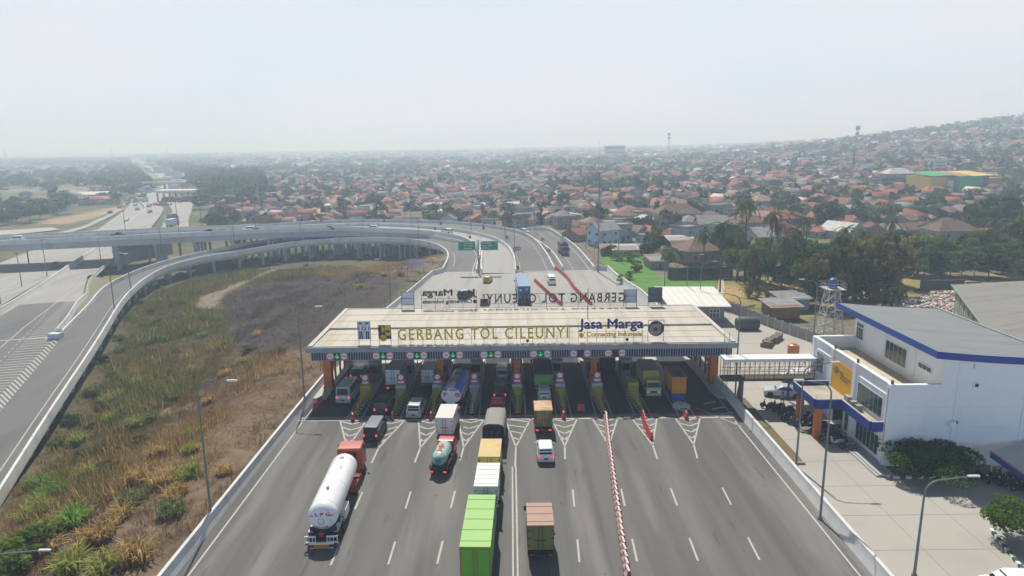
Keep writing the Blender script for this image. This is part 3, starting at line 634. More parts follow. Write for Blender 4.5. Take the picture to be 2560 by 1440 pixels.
for i,px in enumerate(SIGNX):
    x = GY(px,880,78.7).x
    for j,(dx,tm,wm,ds) in enumerate(((0,t42,bm_tri,'4.2m height limit sign'),(1.66 if i<6 else 1.66,t29,bm_tri2,'2.9m width limit sign'))):
        e = empty('limit_sign',(x+dx,78.66,6.08)); link('plate',bm_plate,e); link('disc',bm_disc,e); link('wedges',wm,e); k = link('lettering',tm,e); k.location = (0,-.045,0)
        tag(e, f'round white {ds} above the {ORDN[i]} signed lane from left','sign','limit signs on the toll gate fascia')
    e = empty('lane_signal',(x+.83,78.66,6.06))
    link('panel', bm_box if i<6 else bm_box2, e)
    if i<6: link('arrow',bm_arrow,e)
    tag(e, f'lit green arrow lane signal above the {ORDN[i]} signed lane from left' if i<6 else f'unlit dark lane signal above the {ORDN[i]} signed lane from left','lane signal','lane signals on the toll gate fascia')
# ------------------------------------------------------------------ roof letters and panels
def zroof(y): return 7.2
LGOLD = mat('letter_gold',(.60,.43,.025),.5,var=.1,scale=2); LBLUE = mat('letter_blue',(.035,.035,.20),.5); LBACK = mat('letter_back',(.045,.04,.04),.6)
LGOLD2 = mat('letter_gold_pale',(.58,.40,.07),.5,var=.1)
def frame(mb, x0, x1, z0, z1, y, n, zig=0):
    for z in (z0,z1): mb.tube((x0,y,z),(x1,y,z),.028,n=5)
    for k in range(n+1): x = x0+(x1-x0)*k/n; mb.tube((x,y,7.2),(x,y,z1),.028,n=5)
    for k in range(zig):
        a = x0+(x1-x0)*k/zig; b = x0+(x1-x0)*(k+1)/zig; mb.tube((a,y,z0),((a+b)/2,y,z1),.02,n=4); mb.tube(((a+b)/2,y,z1),(b,y,z0),.02,n=4)
def letters(name, label, rows, y, frames, mirror=False, extra=None):
    e = empty(name,(0,y,0))
    f = MB()
    for fr in frames: frame(f,*fr[:4],.12 if not mirror else -.12,*fr[4:])
    f.build('frame', DARK if mirror else STEEL, e)
    for body,x0,x1,z0,z1,m,sp,bo in rows:
        k = link('lettering', text_me('lettering',body,x0,x1,z0,z1,.12,m,mirror,sp,bo if bo<.02 else 0,fat=.10 if body=='Jasa Marga' else (.03 if 'Connecting' in body else 0)), e)
    if extra: extra(e)
    tag(e,label,'lettering')
letters('roof_lettering','gold capital letters GERBANG TOL CILEUNYI standing along the roof front',[('GERBANG TOL CILEUNYI',-13.9,6.75,7.78,9.2,LGOLD,1.25,.012)],79.5,[(-13.9,6.9,7.75,9.25,14,14)])
def drop(e):
    d = MB(); disc(d,(8.35,0,8.12),.3,18,0,.06); d.box((8.75,0,8.45),(.16,.1,.16)).box((8.75,0,7.8),(.14,.1,.14)); d.build('dot_mark', LGOLD, e)
letters('roof_lettering','navy Jasa Marga lettering over gold Connecting Indonesia on the roof front',[('Jasa Marga',8.05,15.75,8.55,10.1,LBLUE,1.0,0),('Connecting Indonesia',9.0,15.7,7.72,8.55,LGOLD2,1.0,.012)],79.5,[(8.0,15.8,7.75,9.6,7,0)],extra=drop)
# round logo: navy disc with gold interlaced rings
e = empty('roof_logo',(17.4,79.5,8.85)); d = MB(); disc(d,(0,0,0),.95,40,0,.05); d.build('navy_disc', LBLUE, e)
def ring(mb, c, r0, r1, a0, a1, y, n=30, m=0):
    for k in range(n):
        s,t = a0+(a1-a0)*k/n, a0+(a1-a0)*(k+1)/n
        mb.add([(c[0]+r0*math.cos(s),y,c[1]+r0*math.sin(s)),(c[0]+r1*math.cos(s),y,c[1]+r1*math.sin(s)),(c[0]+r1*math.cos(t),y,c[1]+r1*math.sin(t)),(c[0]+r0*math.cos(t),y,c[1]+r0*math.sin(t))],[(0,1,2,3)],m)
d = MB(); ring(d,(-.1,-.1),.30,.42,0,2*PI,-.06); ring(d,(-.1,-.1),.52,.66,.6,2*PI-.35,-.06); d.add([(.2,-.06,-.1),(.32,-.06,-.1),(.32,-.06,.68),(.2,-.06,.75)],[(0,1,2,3)]); d.add([(.44,-.06,-.35),(.56,-.06,-.3),(.56,-.06,.5),(.44,-.06,.62)],[(0,1,2,3)]); d.build('gold_rings', mat('logo_gold',(.60,.40,.10),.4), e)
f = MB(); 
for x in (-.95,.95): f.tube((x,.1,-1.65),(x,.1,1.0),.03,n=5)
f.tube((-.95,.1,1.0),(.95,.1,1.0),.03,n=5); f.build('frame', DARK, e); tag(e,'round navy logo disc with gold rings at the right end of the roof letters','logo')
# panel with two workers (plain figures) and the square emblem
e = empty('figure_panel',(-18.0,79.6,7.9)); MB().bx(-.8,.8,-.03,.03,0,2.25).build('board', mat('panel_pale_blue',(.50,.58,.62),.5), e)
fg = MB(); nav = 0
for cx in (-.4,.4):
    disc(fg,(cx,-.045,1.88),.17,16,1,.012); fg.bx(cx-.17,cx+.17,-.06,-.04,1.88,2.1,0)
    fg.add([(cx-.27,-.05,1.66),(cx+.27,-.05,1.66),(cx+.2,-.05,1.02),(cx-.2,-.05,1.02)],[(3,2,1,0)],1)
    fg.add([(cx-.30,-.055,1.55),(cx-.2,-.055,1.62),(cx-.1,-.055,1.2),(cx-.22,-.055,1.15)],[(3,2,1,0)],0); fg.add([(cx+.30,-.055,1.55),(cx+.2,-.055,1.62),(cx+.1,-.055,1.2),(cx+.22,-.055,1.15)],[(0,1,2,3)],0)
    fg.add([(cx-.19,-.05,1.02),(cx-.02,-.05,1.02),(cx-.05,-.05,.12),(cx-.2,-.05,.12)],[(3,2,1,0)],0); fg.add([(cx+.19,-.05,1.02),(cx+.02,-.05,1.02),(cx+.05,-.05,.12),(cx+.2,-.05,.12)],[(0,1,2,3)],0)
    fg.bx(cx-.28,cx-.05,-.06,-.04,.06,.14,0).bx(cx+.05,cx+.28,-.06,-.04,.06,.14,0)
fg.build('figures',[mat('figure_navy',(.03,.06,.16),.5),SWHT],e)
f = MB(); 
for x in (-.7,.7): f.tube((x,.08,-.7),(x,.08,2.2),.035,n=5)
f.build('frame', DARK, e); tag(e,'pale blue panel with two standing navy worker figures on the roof front','panel')
e = empty('emblem_panel',(-15.5,79.6,7.9)); NAV = mat('emblem_navy',(.05,.05,.13),.5); YL = mat('emblem_yellow',(.62,.45,.03),.5); MB().bx(-.78,.78,-.03,.03,0,1.75).build('board', NAV, e)
q = MB(); disc(q,(-.40,-.045,1.22),.40,24,0,.01); q.bx(-.78,-.4,-.055,-.035,.82,1.62); q.bx(.05,.76,-.055,-.035,.85,1.72); disc(q,(.40,-.045,.75),.36,24,0,.01); disc(q,(-.2,-.045,.12),.42,24,0,.01); q.bx(-.62,.22,-.055,-.035,.0,.1); q.build('emblem', YL, e)
f = MB(); 
for x in (-.7,.7): f.tube((x,.08,-.7),(x,.08,1.7),.035,n=5)
f.build('frame', DARK, e); tag(e,'square navy and yellow emblem panel left of the gold roof letters','panel')
# letters at the back edge, seen from behind (they face the other way)
letters('roof_lettering','row of dark mirrored capital letters seen from behind along the roof rear edge',[('GERBANG TOL CILEUNYI',-4.2,16.6,8.05,9.4,LBACK,1.25,.012)],97.2,[(-4.3,16.7,8.0,9.45,9,12)],mirror=True)
def drop2(e):
    d = MB(); disc(d,(-5.45,0,8.35),.3,18,0,.06); d.build('dot_mark', LBACK, e)
letters('roof_lettering','dark mirrored two line lettering seen from behind at the roof rear left',[('Jasa Marga',-13.2,-5.3,9.0,10.2,LBACK,1.0,0),('Connecting Indonesia',-13.2,-5.9,7.95,8.7,LBACK,1.0,.012)],97.2,[(-13.3,-5.2,8.9,10.0,4,6)],mirror=True,extra=drop2)
for px,w,h,m,lb in ((1020,1.85,1.95,mat('panel_back_pale',(.52,.57,.60),.5),'pale panel back with steel frame at the roof rear left corner'),(1575,1.9,1.9,mat('panel_back_blue',(.40,.46,.54),.5),'pale blue grey panel back beside the mirrored letters at right'),(1637,2.0,2.2,mat('panel_back_dark',(.07,.085,.10),.5),'dark grey panel back at the far right of the roof rear edge')):
    c = GY(px,760,97.2); e = empty('roof_panel',(c.x,97.2,7.2)); MB().bx(-w/2,w/2,.02,.06,.75,.75+h).build('board', m, e); f = MB()
    for x in (-w/2,w/2): f.tube((x,-.05,0),(x,-.05,.75+h),.04,n=5)
    for z in (.75,.75+h*.5,.75+h): f.tube((-w/2,-.05,z),(w/2,-.05,z),.035,n=5)
    f.build('frame', DARK, e); tag(e,lb,'panel')
# roof bits: mast, floodlights
e = MB().tube((10.3,90,7.2),(10.3,90,11.6),.05,n=6).build('antenna_mast', DARK); tag(e,'thin dark antenna mast rising from the middle of the roof','mast')
for px,lb in ((1319,'small black floodlight at the roof front below the gold letters'),(1568,'small grey floodlight at the roof front below the gold small lettering')):
    x = GY(px,853,79).x; e = empty('floodlight',(x,79.1,7.25)); MB().box((0,0,.38),(.34,.25,.3)).build('lamp_housing', DARK, e, bevel=.02); MB().tube((0,0,0),(0,0,.25),.03,n=5).build('stand', DARK, e); tag(e,lb,'floodlight')
# ------------------------------------------------------------------ toll islands, booths and booms
ORD9 = ORDN
cyan = mat('sign_cyan',(.06,.33,.42),.5,var=.08,scale=4); cyan2 = mat('sign_blue',(.05,.25,.55),.5,var=.08,scale=4)
brown = mat('booth_brown',(.21,.10,.055),.7,var=.15,scale=2); greyb = mat('booth_grey',(.26,.25,.23),.7,var=.12,scale=2)
circ = MB(); disc(circ,(0,-.03,0),.37,24,0,.012); m_circ = circ.mesh('disc', SRED); circ = MB(); disc(circ,(0,-.045,0),.31,24,0,.012); m_circ2 = circ.mesh('inner_disc', SWHT)
m_bar = MB().bx(-.24,.24,-.075,-.06,-.05,.05).mesh('bar', SBLK); m_pl = MB().bx(-.38,.38,-.04,-.01,-.12,.12).mesh('plate', SWHT)
boardm = MB().bx(-.48,.48,0,.05,-.95,.45).mesh('board', SRED); 
for i,x in enumerate(ISL):
    hw = .85; e = empty('toll_island',(x,TIPY,0))
    b = MB(); b.prism([(-.15,0),(.15,0),(hw-.12,5.6),(hw-.12,26.5),(-hw+.12,26.5),(-hw+.12,5.6)],.006,.2,0); b.build('base', [GIRD if i!=8 else GIRD], e)
    k = MB()
    for sx in (-1,1):
        for q in range(14):
            a0,a1 = q/14.,(q+1)/14.; xa = .15+(hw-.1-.15)*a0; xb = .15+(hw-.1-.15)*a1
            P0 = [(sx*(xa-.14),5.6*a0),(sx*(xa+.06),5.6*a0),(sx*(xb+.06),5.6*a1),(sx*(xb-.14),5.6*a1)]
            k.prism(P0 if sx>0 else P0[::-1],.2,.36,q%2)
        k.bx(sx*(hw-.1)-.08,sx*(hw-.1)+.08,5.6,26.4,.2,.26,2)
    k.build('kerb',[BLKC,KYEL,GIRD],e)
    if i != 8:
        n = MB(); yel = YEL
        n.add([(-.1,.3,.2),(.1,.3,.2),(.1,.3,.5),(-.1,.3,.5),(-.16,5,.2),(.16,5,.2),(.16,5,1.0),(-.16,5,1.0)],[(0,1,2,3),(4,7,6,5),(0,4,5,1),(1,5,6,2),(2,6,7,3),(3,7,4,0)])
        n.add([(-.16,4.2,.2),(.16,4.2,.2),(.16,4.2,.9),(-.16,4.2,.9),(-.62,6.2,.2),(.62,6.2,.2),(.62,6.2,1.35),(-.62,6.2,1.35)],[(0,1,2,3),(4,7,6,5),(0,4,5,1),(1,5,6,2),(2,6,7,3),(3,7,4,0)])
        n.build('nose_wall', YEL if i not in (3,) else GIRD, e)
        MB().box((0,7.0,.95),(1.24,1.6,1.5)).build('crash_block', YEL if i in (0,7) else GIRD, e, bevel=.03)
        MB().bx(-.45,.45,6.165,6.195,.95,1.42).build('lane_panel', cyan if i<4 else cyan2, e)
    tag(e, (f'{ORD9[i]} toll island from the left with black and yellow kerb tip' if i!=8 else 'rightmost toll island with rounded grey front below the orange cabin'),'toll island','toll islands between the lanes')
    if i < 7:
        s = empty('lane_closed_sign',(x,TIPY+6.7,0)); k = link('board',boardm,s); k.location = (0,.1,2.55)
        for mm,z in ((m_circ,2.62),(m_circ2,2.62),(m_bar,2.62),(m_pl,1.98)):
            k = link(mm.name.split('.')[0], mm, s); k.location = (0,.05 if mm is not m_bar else .07,z)
        MB().tube((0,.2,1.6),(0,.2,2.6),.05,n=6).build('post', DARK, s)
        tag(s, f'round white sign with dark bar on red board over the {ORD9[i]} island from left','sign','round signs on the toll islands')
    if i == 8: continue
    # booth
    bt = empty('toll_booth',(x,87.3,.2)); 
    MB().box((0,0,.55),(1.2,2.6,1.1)).box((0,0,2.3),(1.2,2.6,.35)).bx(-.58,-.5,-1.28,-1.2,1.1,2.15).bx(.5,.58,-1.28,-1.2,1.1,2.15).bx(-.58,-.5,1.2,1.28,1.1,2.15).bx(.5,.58,1.2,1.28,1.1,2.15).build('wall', brown if i%2==0 else greyb, bt)
    MB().box((0,0,1.62),(1.1,2.44,1.04)).build('window', GLS, bt); MB().box((0,0,2.55),(1.5,3.0,.14)).build('roof', GIRD, bt, bevel=.03)
    tag(bt, f'narrow toll booth under the gate roof on the {ORD9[i]} island from left','toll booth','toll booths under the roof')
    ks = empty('payment_kiosk',(x+(.25 if i<5 else -.25),82.4,.2)); MB().box((0,0,.75),(.55,.5,1.5)).box((0,0,1.62),(.62,.6,.24)).build('cabinet', mat('kiosk_brown',(.17,.12,.07),.6), ks, bevel=.03); MB().bx(-.2,.2,-.27,-.25,.9,1.3).build('screen', GLS, ks)
    tag(ks, f'brown payment kiosk beside the lane on the {ORD9[i]} island from left','kiosk','payment kiosks on the islands')
    bo = empty('boom_gate',(x-.3 if i<5 else x+.3,96.5,.2)); sx = -1 if i<5 else 1
    MB().box((0,0,.5),(.35,.35,1.0)).build('housing', mat('boom_orange',(.45,.16,.04),.6), bo, bevel=.02); MB().box((sx*1.6,0,.95),(3.1,.06,.09)).build('arm', BLK, bo)
    tag(bo, f'lowered black boom arm at the rear of the {ORD9[i]} island from left','boom gate','boom gates behind the booths')
    cb = empty('camera_post',(x+.55,91.5,.2)); MB().tube((0,0,0),(0,0,3.4),.06,n=6).build('post', DARK, cb); MB().box((-.1,-.1,3.5),(.2,.5,.22)).box((.1,.3,2.9),(.5,.4,.7)).build('camera_box', DARK, cb); tag(cb, f'dark camera post with a hanging box behind the {ORD9[i]} booth from left','post','camera posts behind the booths')
# orange cabin on the rightmost island
cb = empty('guard_cabin',(20.0,79.6,.2)); oy = mat('cabin_orange',(.58,.22,.015),.65,var=.1,scale=1); ribbed(oy,6,'X',.4,.03)
MB().bx(-.85,.85,-2.0,2.2,1.0,2.95).build('wall', oy, cb); MB().bx(-.78,.78,-1.95,2.15,.05,1.0).build('plinth', BLUE, cb)
MB().bx(-.9,-.75,-2.05,2.25,2.95,3.15).bx(.75,.9,-2.05,2.25,2.95,3.15).bx(-.75,.75,-2.05,-1.9,2.95,3.1).bx(-.75,.75,-1.9,2.25,2.95,3.0).build('roof', mat('cabin_roof',(.33,.20,.12),.8,var=.2), cb)
MB().box((.15,-1.1,3.25),(.55,.5,.45)).build('roof_unit', DARK, cb); tag(cb,'orange guard cabin on a blue plinth on the rightmost island','cabin')
n = MB(); n.lathe([(1.05,.006),(1.05,.28),(.9,.4),(0,.42)],(20.0,76.2,0),20); o = n.build('island_nose', GIRD, smooth=40); tag(o,'rounded grey kerb nose in front of the orange guard cabin','kerb')
# ------------------------------------------------------------------ red plastic barriers
pb = MB(); prof = [(-.22,0),(.22,0),(.22,.18),(.10,.55),(.08,.8),(-.08,.8),(-.10,.55),(-.22,.18)]
pb.loft([[(a,y,b) for a,b in prof] for y in (-.42,-.3,.3,.42)])
m_pb = pb.mesh('body', REDB, bevel=.02); ps = MB().bx(-.085,.085,-.40,.40,.80,.84).add([(.235,-.30,.2),(.235,.36,.2),(.115,.36,.56),(.115,-.18,.56),(.095,-.10,.79),(.095,.36,.79)],[(0,1,2,3),(3,2,5,4)]); m_ps = ps.mesh('top_strip', mat('strip_white',(.62,.50,.48),.5,var=.1)); m_ps2 = MB().bx(-.05,.05,-.38,.38,.80,.82).mesh('top_strip', mat('strip_pink',(.55,.22,.22),.5,var=.1))
def pbarrier(p, rz, label, group=None, white=False):
    e = empty('plastic_barrier', (p[0],p[1],p[2] if len(p)>2 else 0.01), rz); link('body',m_pb,e); link('top_strip',m_ps if white else m_ps2,e); tag(e,label,'barrier',group)
def pline(pts, step, label, group):
    P = [Vector((a.x,a.y,.01)) for a in pts]; n = max(2,int(sum((b-a).length for a,b in zip(P,P[1:]))/step)); Q = catmull(P,n)
    for i,q in enumerate(Q):
        d = Q[min(i+1,n-1)]-Q[max(i-1,0)]; pbarrier(q, math.atan2(d.y,d.x)-PI/2+.16+rnd.uniform(-.06,.06), label, group, group.startswith('long'))
pline([G(1515,1048),G(1527,1150),G(1545,1280),G(1556,1360),G(1569,1445)], .88, 'red plastic barrier in the long single row down the near plaza','long row of plastic barriers')
pline([G(1607,1042),G(1616,1070),G(1626,1096)], .8, 'red plastic barrier in the short row below the eighth toll island','short row of plastic barriers')
pline([G(1338,705),G(1370,735),G(1402,764)], .95, 'red plastic barrier in the rear row beside the blue container lorry','rear row by the container lorry')
pline([G(1391,674),G(1420,700),G(1436,723),G(1478,764)], .95, 'red plastic barrier in the rear row beside the white van','rear row by the white van')
for px,py,rz,lb in ((882,1050,.3,'red plastic barrier standing at the tip of the first toll island'),(982,1046,0,'red plastic barrier standing at the tip of the second toll island'),(1078,1046,0,'red plastic barrier standing at the tip of the third toll island'),(1294,1035,.5,'red plastic barrier standing at the tip of the fifth toll island'),(1409,1046,0,'red plastic barrier standing at the tip of the sixth toll island'),(1715,1046,0,'red plastic barrier standing before the rightmost island'),(1452,1027,PI/2,'red plastic barrier set crosswise alone in the empty seventh lane'),(790,1022,-.35,'red plastic barrier near the left wall below the first column'),(800,1008,-.35,'red plastic barrier further up the left kerb beside the first column'),(1197,680,0,'red plastic barrier below the green direction signs'),(1104,680,.6,'red and white plastic barrier at the left ramp mouth'),(1294,673,1.2,'red plastic barrier at the foot of the middle parapet')):
    p = G(px,py); p.z = .01; pbarrier(p, rz, lb)
# ------------------------------------------------------------------ vehicles
def wheel_mesh(r, w):
    t = MB(); t.lathe([(r*.6,-w/2),(r*.93,-w/2),(r,-w*.32),(r,w*.32),(r*.93,w/2),(r*.6,w/2)], n=18, axis='x'); a = t.mesh('tyre', BLK, smooth=40)
    q = MB(); q.lathe([(r*.62,-w*.44),(r*.62,w*.44)], n=18, axis='x'); 
    for sx in (-1,1):
        for k in range(5):
            th = 2*PI*k/5; q.box((sx*w*.46, math.cos(th)*r*.36, math.sin(th)*r*.36),(.02,r*.14,r*.14))
        q.lathe([(r*.16,sx*w*.44),(r*.12,sx*w*.52)], n=10, axis='x')
    return a, q.mesh('rim', RIM)
WH = {'car':wheel_mesh(.32,.21),'van':wheel_mesh(.33,.2),'truck':wheel_mesh(.42,.26),'big':wheel_mesh(.5,.30)}
def wheels(root, pos, k='car'):
    for x,y in pos:
        r = WH[k]; w = link('wheel', r[0], root); w.location = (x,y,max(v.co.z for v in r[0].vertices)+.005); link('rim', r[1], w)
def panel(q, u0, u1, v0, v1, off=.012):
    A,B,C,D = [Vector(p) for p in q]; f = lambda u,v: (A*(1-u)+B*u)*(1-v)+(D*(1-u)+C*u)*v
    n = (B-A).cross(D-A).normalized()*off; return [f(u0,v0)+n, f(u1,v0)+n, f(u1,v1)+n, f(u0,v1)+n]
SHAPES = dict(mpv=dict(yr0=.05,yr1=.32,yf0=.95,yf1=1.75,belt=.98,hood=.92), suv=dict(yr0=.05,yr1=.40,yf0=1.2,yf1=1.95,belt=1.08,hood=1.06), van=dict(yr0=.02,yr1=.14,yf0=.30,yf1=1.0,belt=1.10,hood=1.0), bus=dict(yr0=.02,yr1=.12,yf0=.35,yf1=1.3,belt=1.12,hood=1.0), sedan=dict(yr0=.75,yr1=1.3,yf0=1.25,yf1=2.0,belt=.90,hood=.85), hatch=dict(yr0=.06,yr1=.5,yf0=.95,yf1=1.6,belt=.92,hood=.88))
def car(kd, L_, W_, H_, pm, label, loc, rz=0., lit=True, roof=None, plate=PLATE, rails=False, glass=GLS, group=None):
    s = SHAPES[kd]; root = empty('car' if kd in ('mpv','suv','sedan','hatch') else 'minibus', loc, rz); h = L_/2; w = W_/2; bz = s['belt']
    def sec(y, zb, zt, hw): return [(-hw*.90,y,zb),(-hw,y,zb+.12),(-hw,y,(zb+zt)/2),(-hw*.985,y,zt-.07),(-hw*.93,y,zt),(hw*.93,y,zt),(hw*.985,y,zt-.07),(hw,y,(zb+zt)/2),(hw,y,zb+.12),(hw*.90,y,zb)]
    b = MB(); b.loft([sec(-h,.38,bz-.12,w*.88),sec(-h+.06,.27,bz-.03,w*.96),sec(-h+.3,.2,bz,w),sec(h-s['yf0']-.3,.2,bz,w),sec(h-s['yf0'],.2,bz-.01,w*.99),sec(h-.45,.2,s['hood']-.03,w*.97),sec(h-.12,.24,s['hood']-.14,w*.92),sec(h,.34,s['hood']-.30,w*.80)])
    y0,y1,f0,f1 = -h+s['yr0'],-h+s['yr1'],h-s['yf0'],h-s['yf1']; wb,wt = w*.935,w*.80 if kd not in('bus','van') else w*.86
    def gs(z, t, ins=0): a = y0+(y1-y0)*t; c = f0+(f1-f0)*t; ww = wb+(wt-wb)*t-ins; cc = .12; return [(-ww,a+cc+ins,z),(-ww+cc,a+ins,z),(ww-cc,a+ins,z),(ww,a+cc+ins,z),(ww,c-cc-ins,z),(ww-cc,c-ins,z),(-ww+cc,c-ins,z),(-ww,c-cc-ins,z)]
    ri = 1 if roof else 0
    b.loft([gs(bz-.03,0),gs(bz+(H_-bz)*.5,.46),gs(H_-.07,.93)]); b.loft([gs(H_-.07,.93),gs(H_-.02,1.,.03),gs(H_,1.,.14)], ri)
    for yy in (h-.75,-h+.72):
        for sx in (-1,1): b.lathe([(.36,-.02),(.36,.02)],(sx*w*.995,yy,.34),14,2,axis='x')
    b.build('body',[pm,roof or pm,BLK],root,smooth=32)
    zt = H_-.09; t = .9
    yb,yt = y0,y0+(y1-y0)*t; fb,ft = f0,f0+(f1-f0)*t; wq = wb+(wt-wb)*t
    rear = [(-wb+.1,yb,bz),(wb-.1,yb,bz),(wq-.1,yt,zt),(-wq+.1,yt,zt)]; MB().poly(panel(rear,.04,.96,.14,.92)).build('rear_window', glass, root)
    fr = [(wb-.08,fb,bz),(-wb+.08,fb,bz),(-wq+.08,ft,zt),(wq-.08,ft,zt)]; MB().poly(panel(fr,.02,.98,.06,.96)).build('windshield', glass, root)
    for sx in (-1,1):
        sd_ = [(-wb,fb,bz),(-wb,yb,bz),(-wq,yt,zt),(-wq,ft,zt)] if sx<0 else [(wb,yb,bz),(wb,fb,bz),(wq,ft,zt),(wq,yt,zt)]
        mb = MB(); k = 3 if kd!='sedan' else 2
        for q in range(k): mb.poly(panel(sd_, .06+.88*q/k+.012, .06+.88*(q+1)/k-.012, .12,.9))
        mb.build('side_window', glass, root)
        MB().box((sx*(w*.80),-h+.03,bz-.16),(.16,.12,.26)).build('tail_light', LAMPON if lit else LAMPR, root, bevel=.02)
        MB().box((sx*(w*.66),h-.12,s['hood']-.26),(.32,.16,.15)).build('head_light', LAMPW, root, bevel=.03)
        MB().box((sx*(w+.09),fb-.42,bz+.06),(.2,.1,.14)).build('mirror', pm, root, bevel=.02)
    MB().box((0,-h-.005,.62),(.44,.03,.15)).build('number_plate', plate, root)
    MB().box((0,-h+.03,.40),(W_*.86,.12,.16)).build('bumper', pm, root, bevel=.03)
    if rails:
        m = MB()
        for sx in (-1,1): m.tube((sx*wt*.86,y1+.3,H_+.05),(sx*wt*.86,f1-.2,H_+.05),.025,n=5)
        m.build('roof_rail', STEEL, root)
    wheels(root,[(sx*(w-.10),yy) for sx in (-1,1) for yy in (h-.75,-h+.72)], 'car')
    tag(root,label,'car' if kd in('mpv','suv','sedan','hatch') else 'minibus',group); return root
def make_cab(root, W_, H_, Lc, yf, pm, z0=.55, sleeper=False, glass=GLSB):
    """cab-over cab with its front at yf"""
    w = W_/2; yb = yf-Lc; b = MB(); zs = z0+(H_-z0)*.48
    def sc(y, zt, ww): return [(-ww,y,z0),(-ww,y,zs),(-ww*.93,y,zt-.1),(-ww*.86,y,zt),(ww*.86,y,zt),(ww*.93,y,zt-.1),(ww,y,zs),(ww,y,z0)]
    b.loft([sc(yb,H_-.04,w),sc(yb+.15,H_,w),sc(yf-.5,H_,w)]); 
    b.loft([sc(yf-.5,H_,w),[(-w*.98,yf,z0),(-w*.98,yf-.02,zs),(-w*.92,yf-.32,H_-.15),(-w*.84,yf-.45,H_-.04),(w*.84,yf-.45,H_-.04),(w*.92,yf-.32,H_-.15),(w*.98,yf-.02,zs),(w*.98,yf,z0)]])
    cb = b.build('cab', pm, root, smooth=30)
    f = [(w*.96,yf-.015,zs),(-w*.96,yf-.015,zs),(-w*.90,yf-.33,H_-.14),(w*.90,yf-.33,H_-.14)]; MB().poly(panel(f,.03,.97,.05,.92,.014)).build('windshield', glass, cb)
    for sx in (-1,1):
        q = [(-w,yf-.1,zs),(-w,yb+.1,zs),(-w*.93,yb+.1,H_-.1),(-w*.93,yf-.4,H_-.1)] if sx<0 else [(w,yb+.1,zs),(w,yf-.1,zs),(w*.93,yf-.4,H_-.1),(w*.93,yb+.1,H_-.1)]
        MB().poly(panel(q,.12,.92,.05,.9,.014) if sx>0 else panel(q,.08,.88,.05,.9,.014)).build('side_window', GLS, cb)
        MB().box((sx*(w+.2),yf-.1,zs+.35),(.2,.08,.42)).tube((sx*w*.95,yf-.12,zs+.5),(sx*(w+.2),yf-.1,zs+.5),.02,n=5).build('mirror', DARK, cb)
        MB().box((sx*w*.7,yf+.01,z0+.22),(.36,.05,.2)).build('head_light', LAMPW, cb, bevel=.02)
    MB().bx(-w*.45,w*.45,yf,yf+.03,z0+.1,z0+.36).build('grille', DARK, cb); MB().box((0,yf+.02,z0-.12),(W_*.98,.14,.26)).build('bumper', pm, cb, bevel=.03)
    MB().poly(panel([(-w*.8,yb,zs),(w*.8,yb,zs),(w*.75,yb,H_-.2),(-w*.75,yb,H_-.2)],.15,.85,.1,.8,.012)).build('rear_window', GLS, cb)
    return cb
def truck(label, loc, rz, L_, W_, pm, cab=(1.75,2.1,1.6), lit=False, wk='truck', zc=.95, name='truck', cat='truck', group=None, axles=None, tails=True):
    root = empty(name, loc, rz); h = L_/2; ch = MB()
    for sx in (-.4,.4): ch.bx(sx-.06,sx+.06,-h+.1,h-.3,.62,zc-.12)
    for y in np.arange(-h+.3,h-1.5,1.2): ch.bx(-.5,.5,y-.06,y+.06,.64,zc-.14)
    ch.bx(-W_*.46,W_*.46,-h-.02,-h+.14,.5,.66).bx(.55,.95,-.4,.8,.45,.85).bx(-.95,-.5,-.9,.3,.5,.85); ch.build('chassis', DARK, root)
    make_cab(root, cab[0], cab[1], cab[2], h, pm, z0=.6)
    a = axles or [(-h+1.15,2),(h-.95,1)]
    for y,n in a: wheels(root,[(sx*(W_/2-.16),y) for sx in (-1,1)]+([(sx*(W_/2-.45),y) for sx in (-1,1)] if n==2 else []), wk)
    if tails:
        for sx in (-1,1): MB().box((sx*W_*.36,-h-.03,.60),(.30,.05,.13)).build('tail_light', LAMPON if lit else LAMPR, root); 
    for sx in (-1,1): MB().box((sx*(W_/2-.3),-h+.45,.42),(.5,.03,.5)).build('mud_flap', BLK, root)
    MB().box((0,-h-.04,.60),(.5,.03,.16)).build('number_plate', PLATE, root)
    tag(root,label,cat,group); return root,h
def box_body(root, y0, y1, W_, z0, z1, pm, roofm=None, doorm=None, ribs=0, bevel=.03, trim=DARK, bars=True, sideribs=True):
    w = W_/2; b = MB().bx(-w,w,y0,y1,z0,z1); cb = b.build('cargo_box', pm, root, bevel=bevel)
    r = MB().bx(-w-.015,w+.015,y0-.01,y1+.01,z1-.05,z1+.02)
    for k in range(ribs): y = y0+(y1-y0)*(k+.5)/ribs; r.bx(-w,w,y-.035,y+.035,z1+.02,z1+.05)
    r.build('roof', roofm or pm, cb)
    d = MB().bx(-w+.06,-.012,y0-.035,y0,z0+.08,z1-.1).bx(.012,w-.06,y0-.035,y0,z0+.08,z1-.1); dr = d.build('rear_door', doorm or pm, cb)
    if bars:
        t = MB()
        for x in (-.16,.16): t.tube((x,y0-.06,z0+.05),(x,y0-.06,z1-.08),.022,n=5)
        for sx in (-1,1):
            for z in (.2,.5,.8): t.box((sx*(w-.10),y0-.05,z0+(z1-z0)*z),(.22,.03,.06))
        t.box((0,y0-.07,z0+(z1-z0)*.42),(.8,.03,.05)); t.build('lock_bar', trim, dr)
    if sideribs:
        t = MB()
        for sx in (-1,1):
            for y in np.arange(y0+.5,y1-.2,.6): t.bx(sx*w-.015,sx*w+.015,y-.03,y+.03,z0+.1,z1-.1)
        t.build('side_rib', pm, cb)
    return cb
def at(px, py, L_, facing=False, rz=0., z=0.):
    p = G(px,py,z); return (p.x-math.sin(rz)*L_/2*(1), p.y+L_/2*math.cos(rz), z)
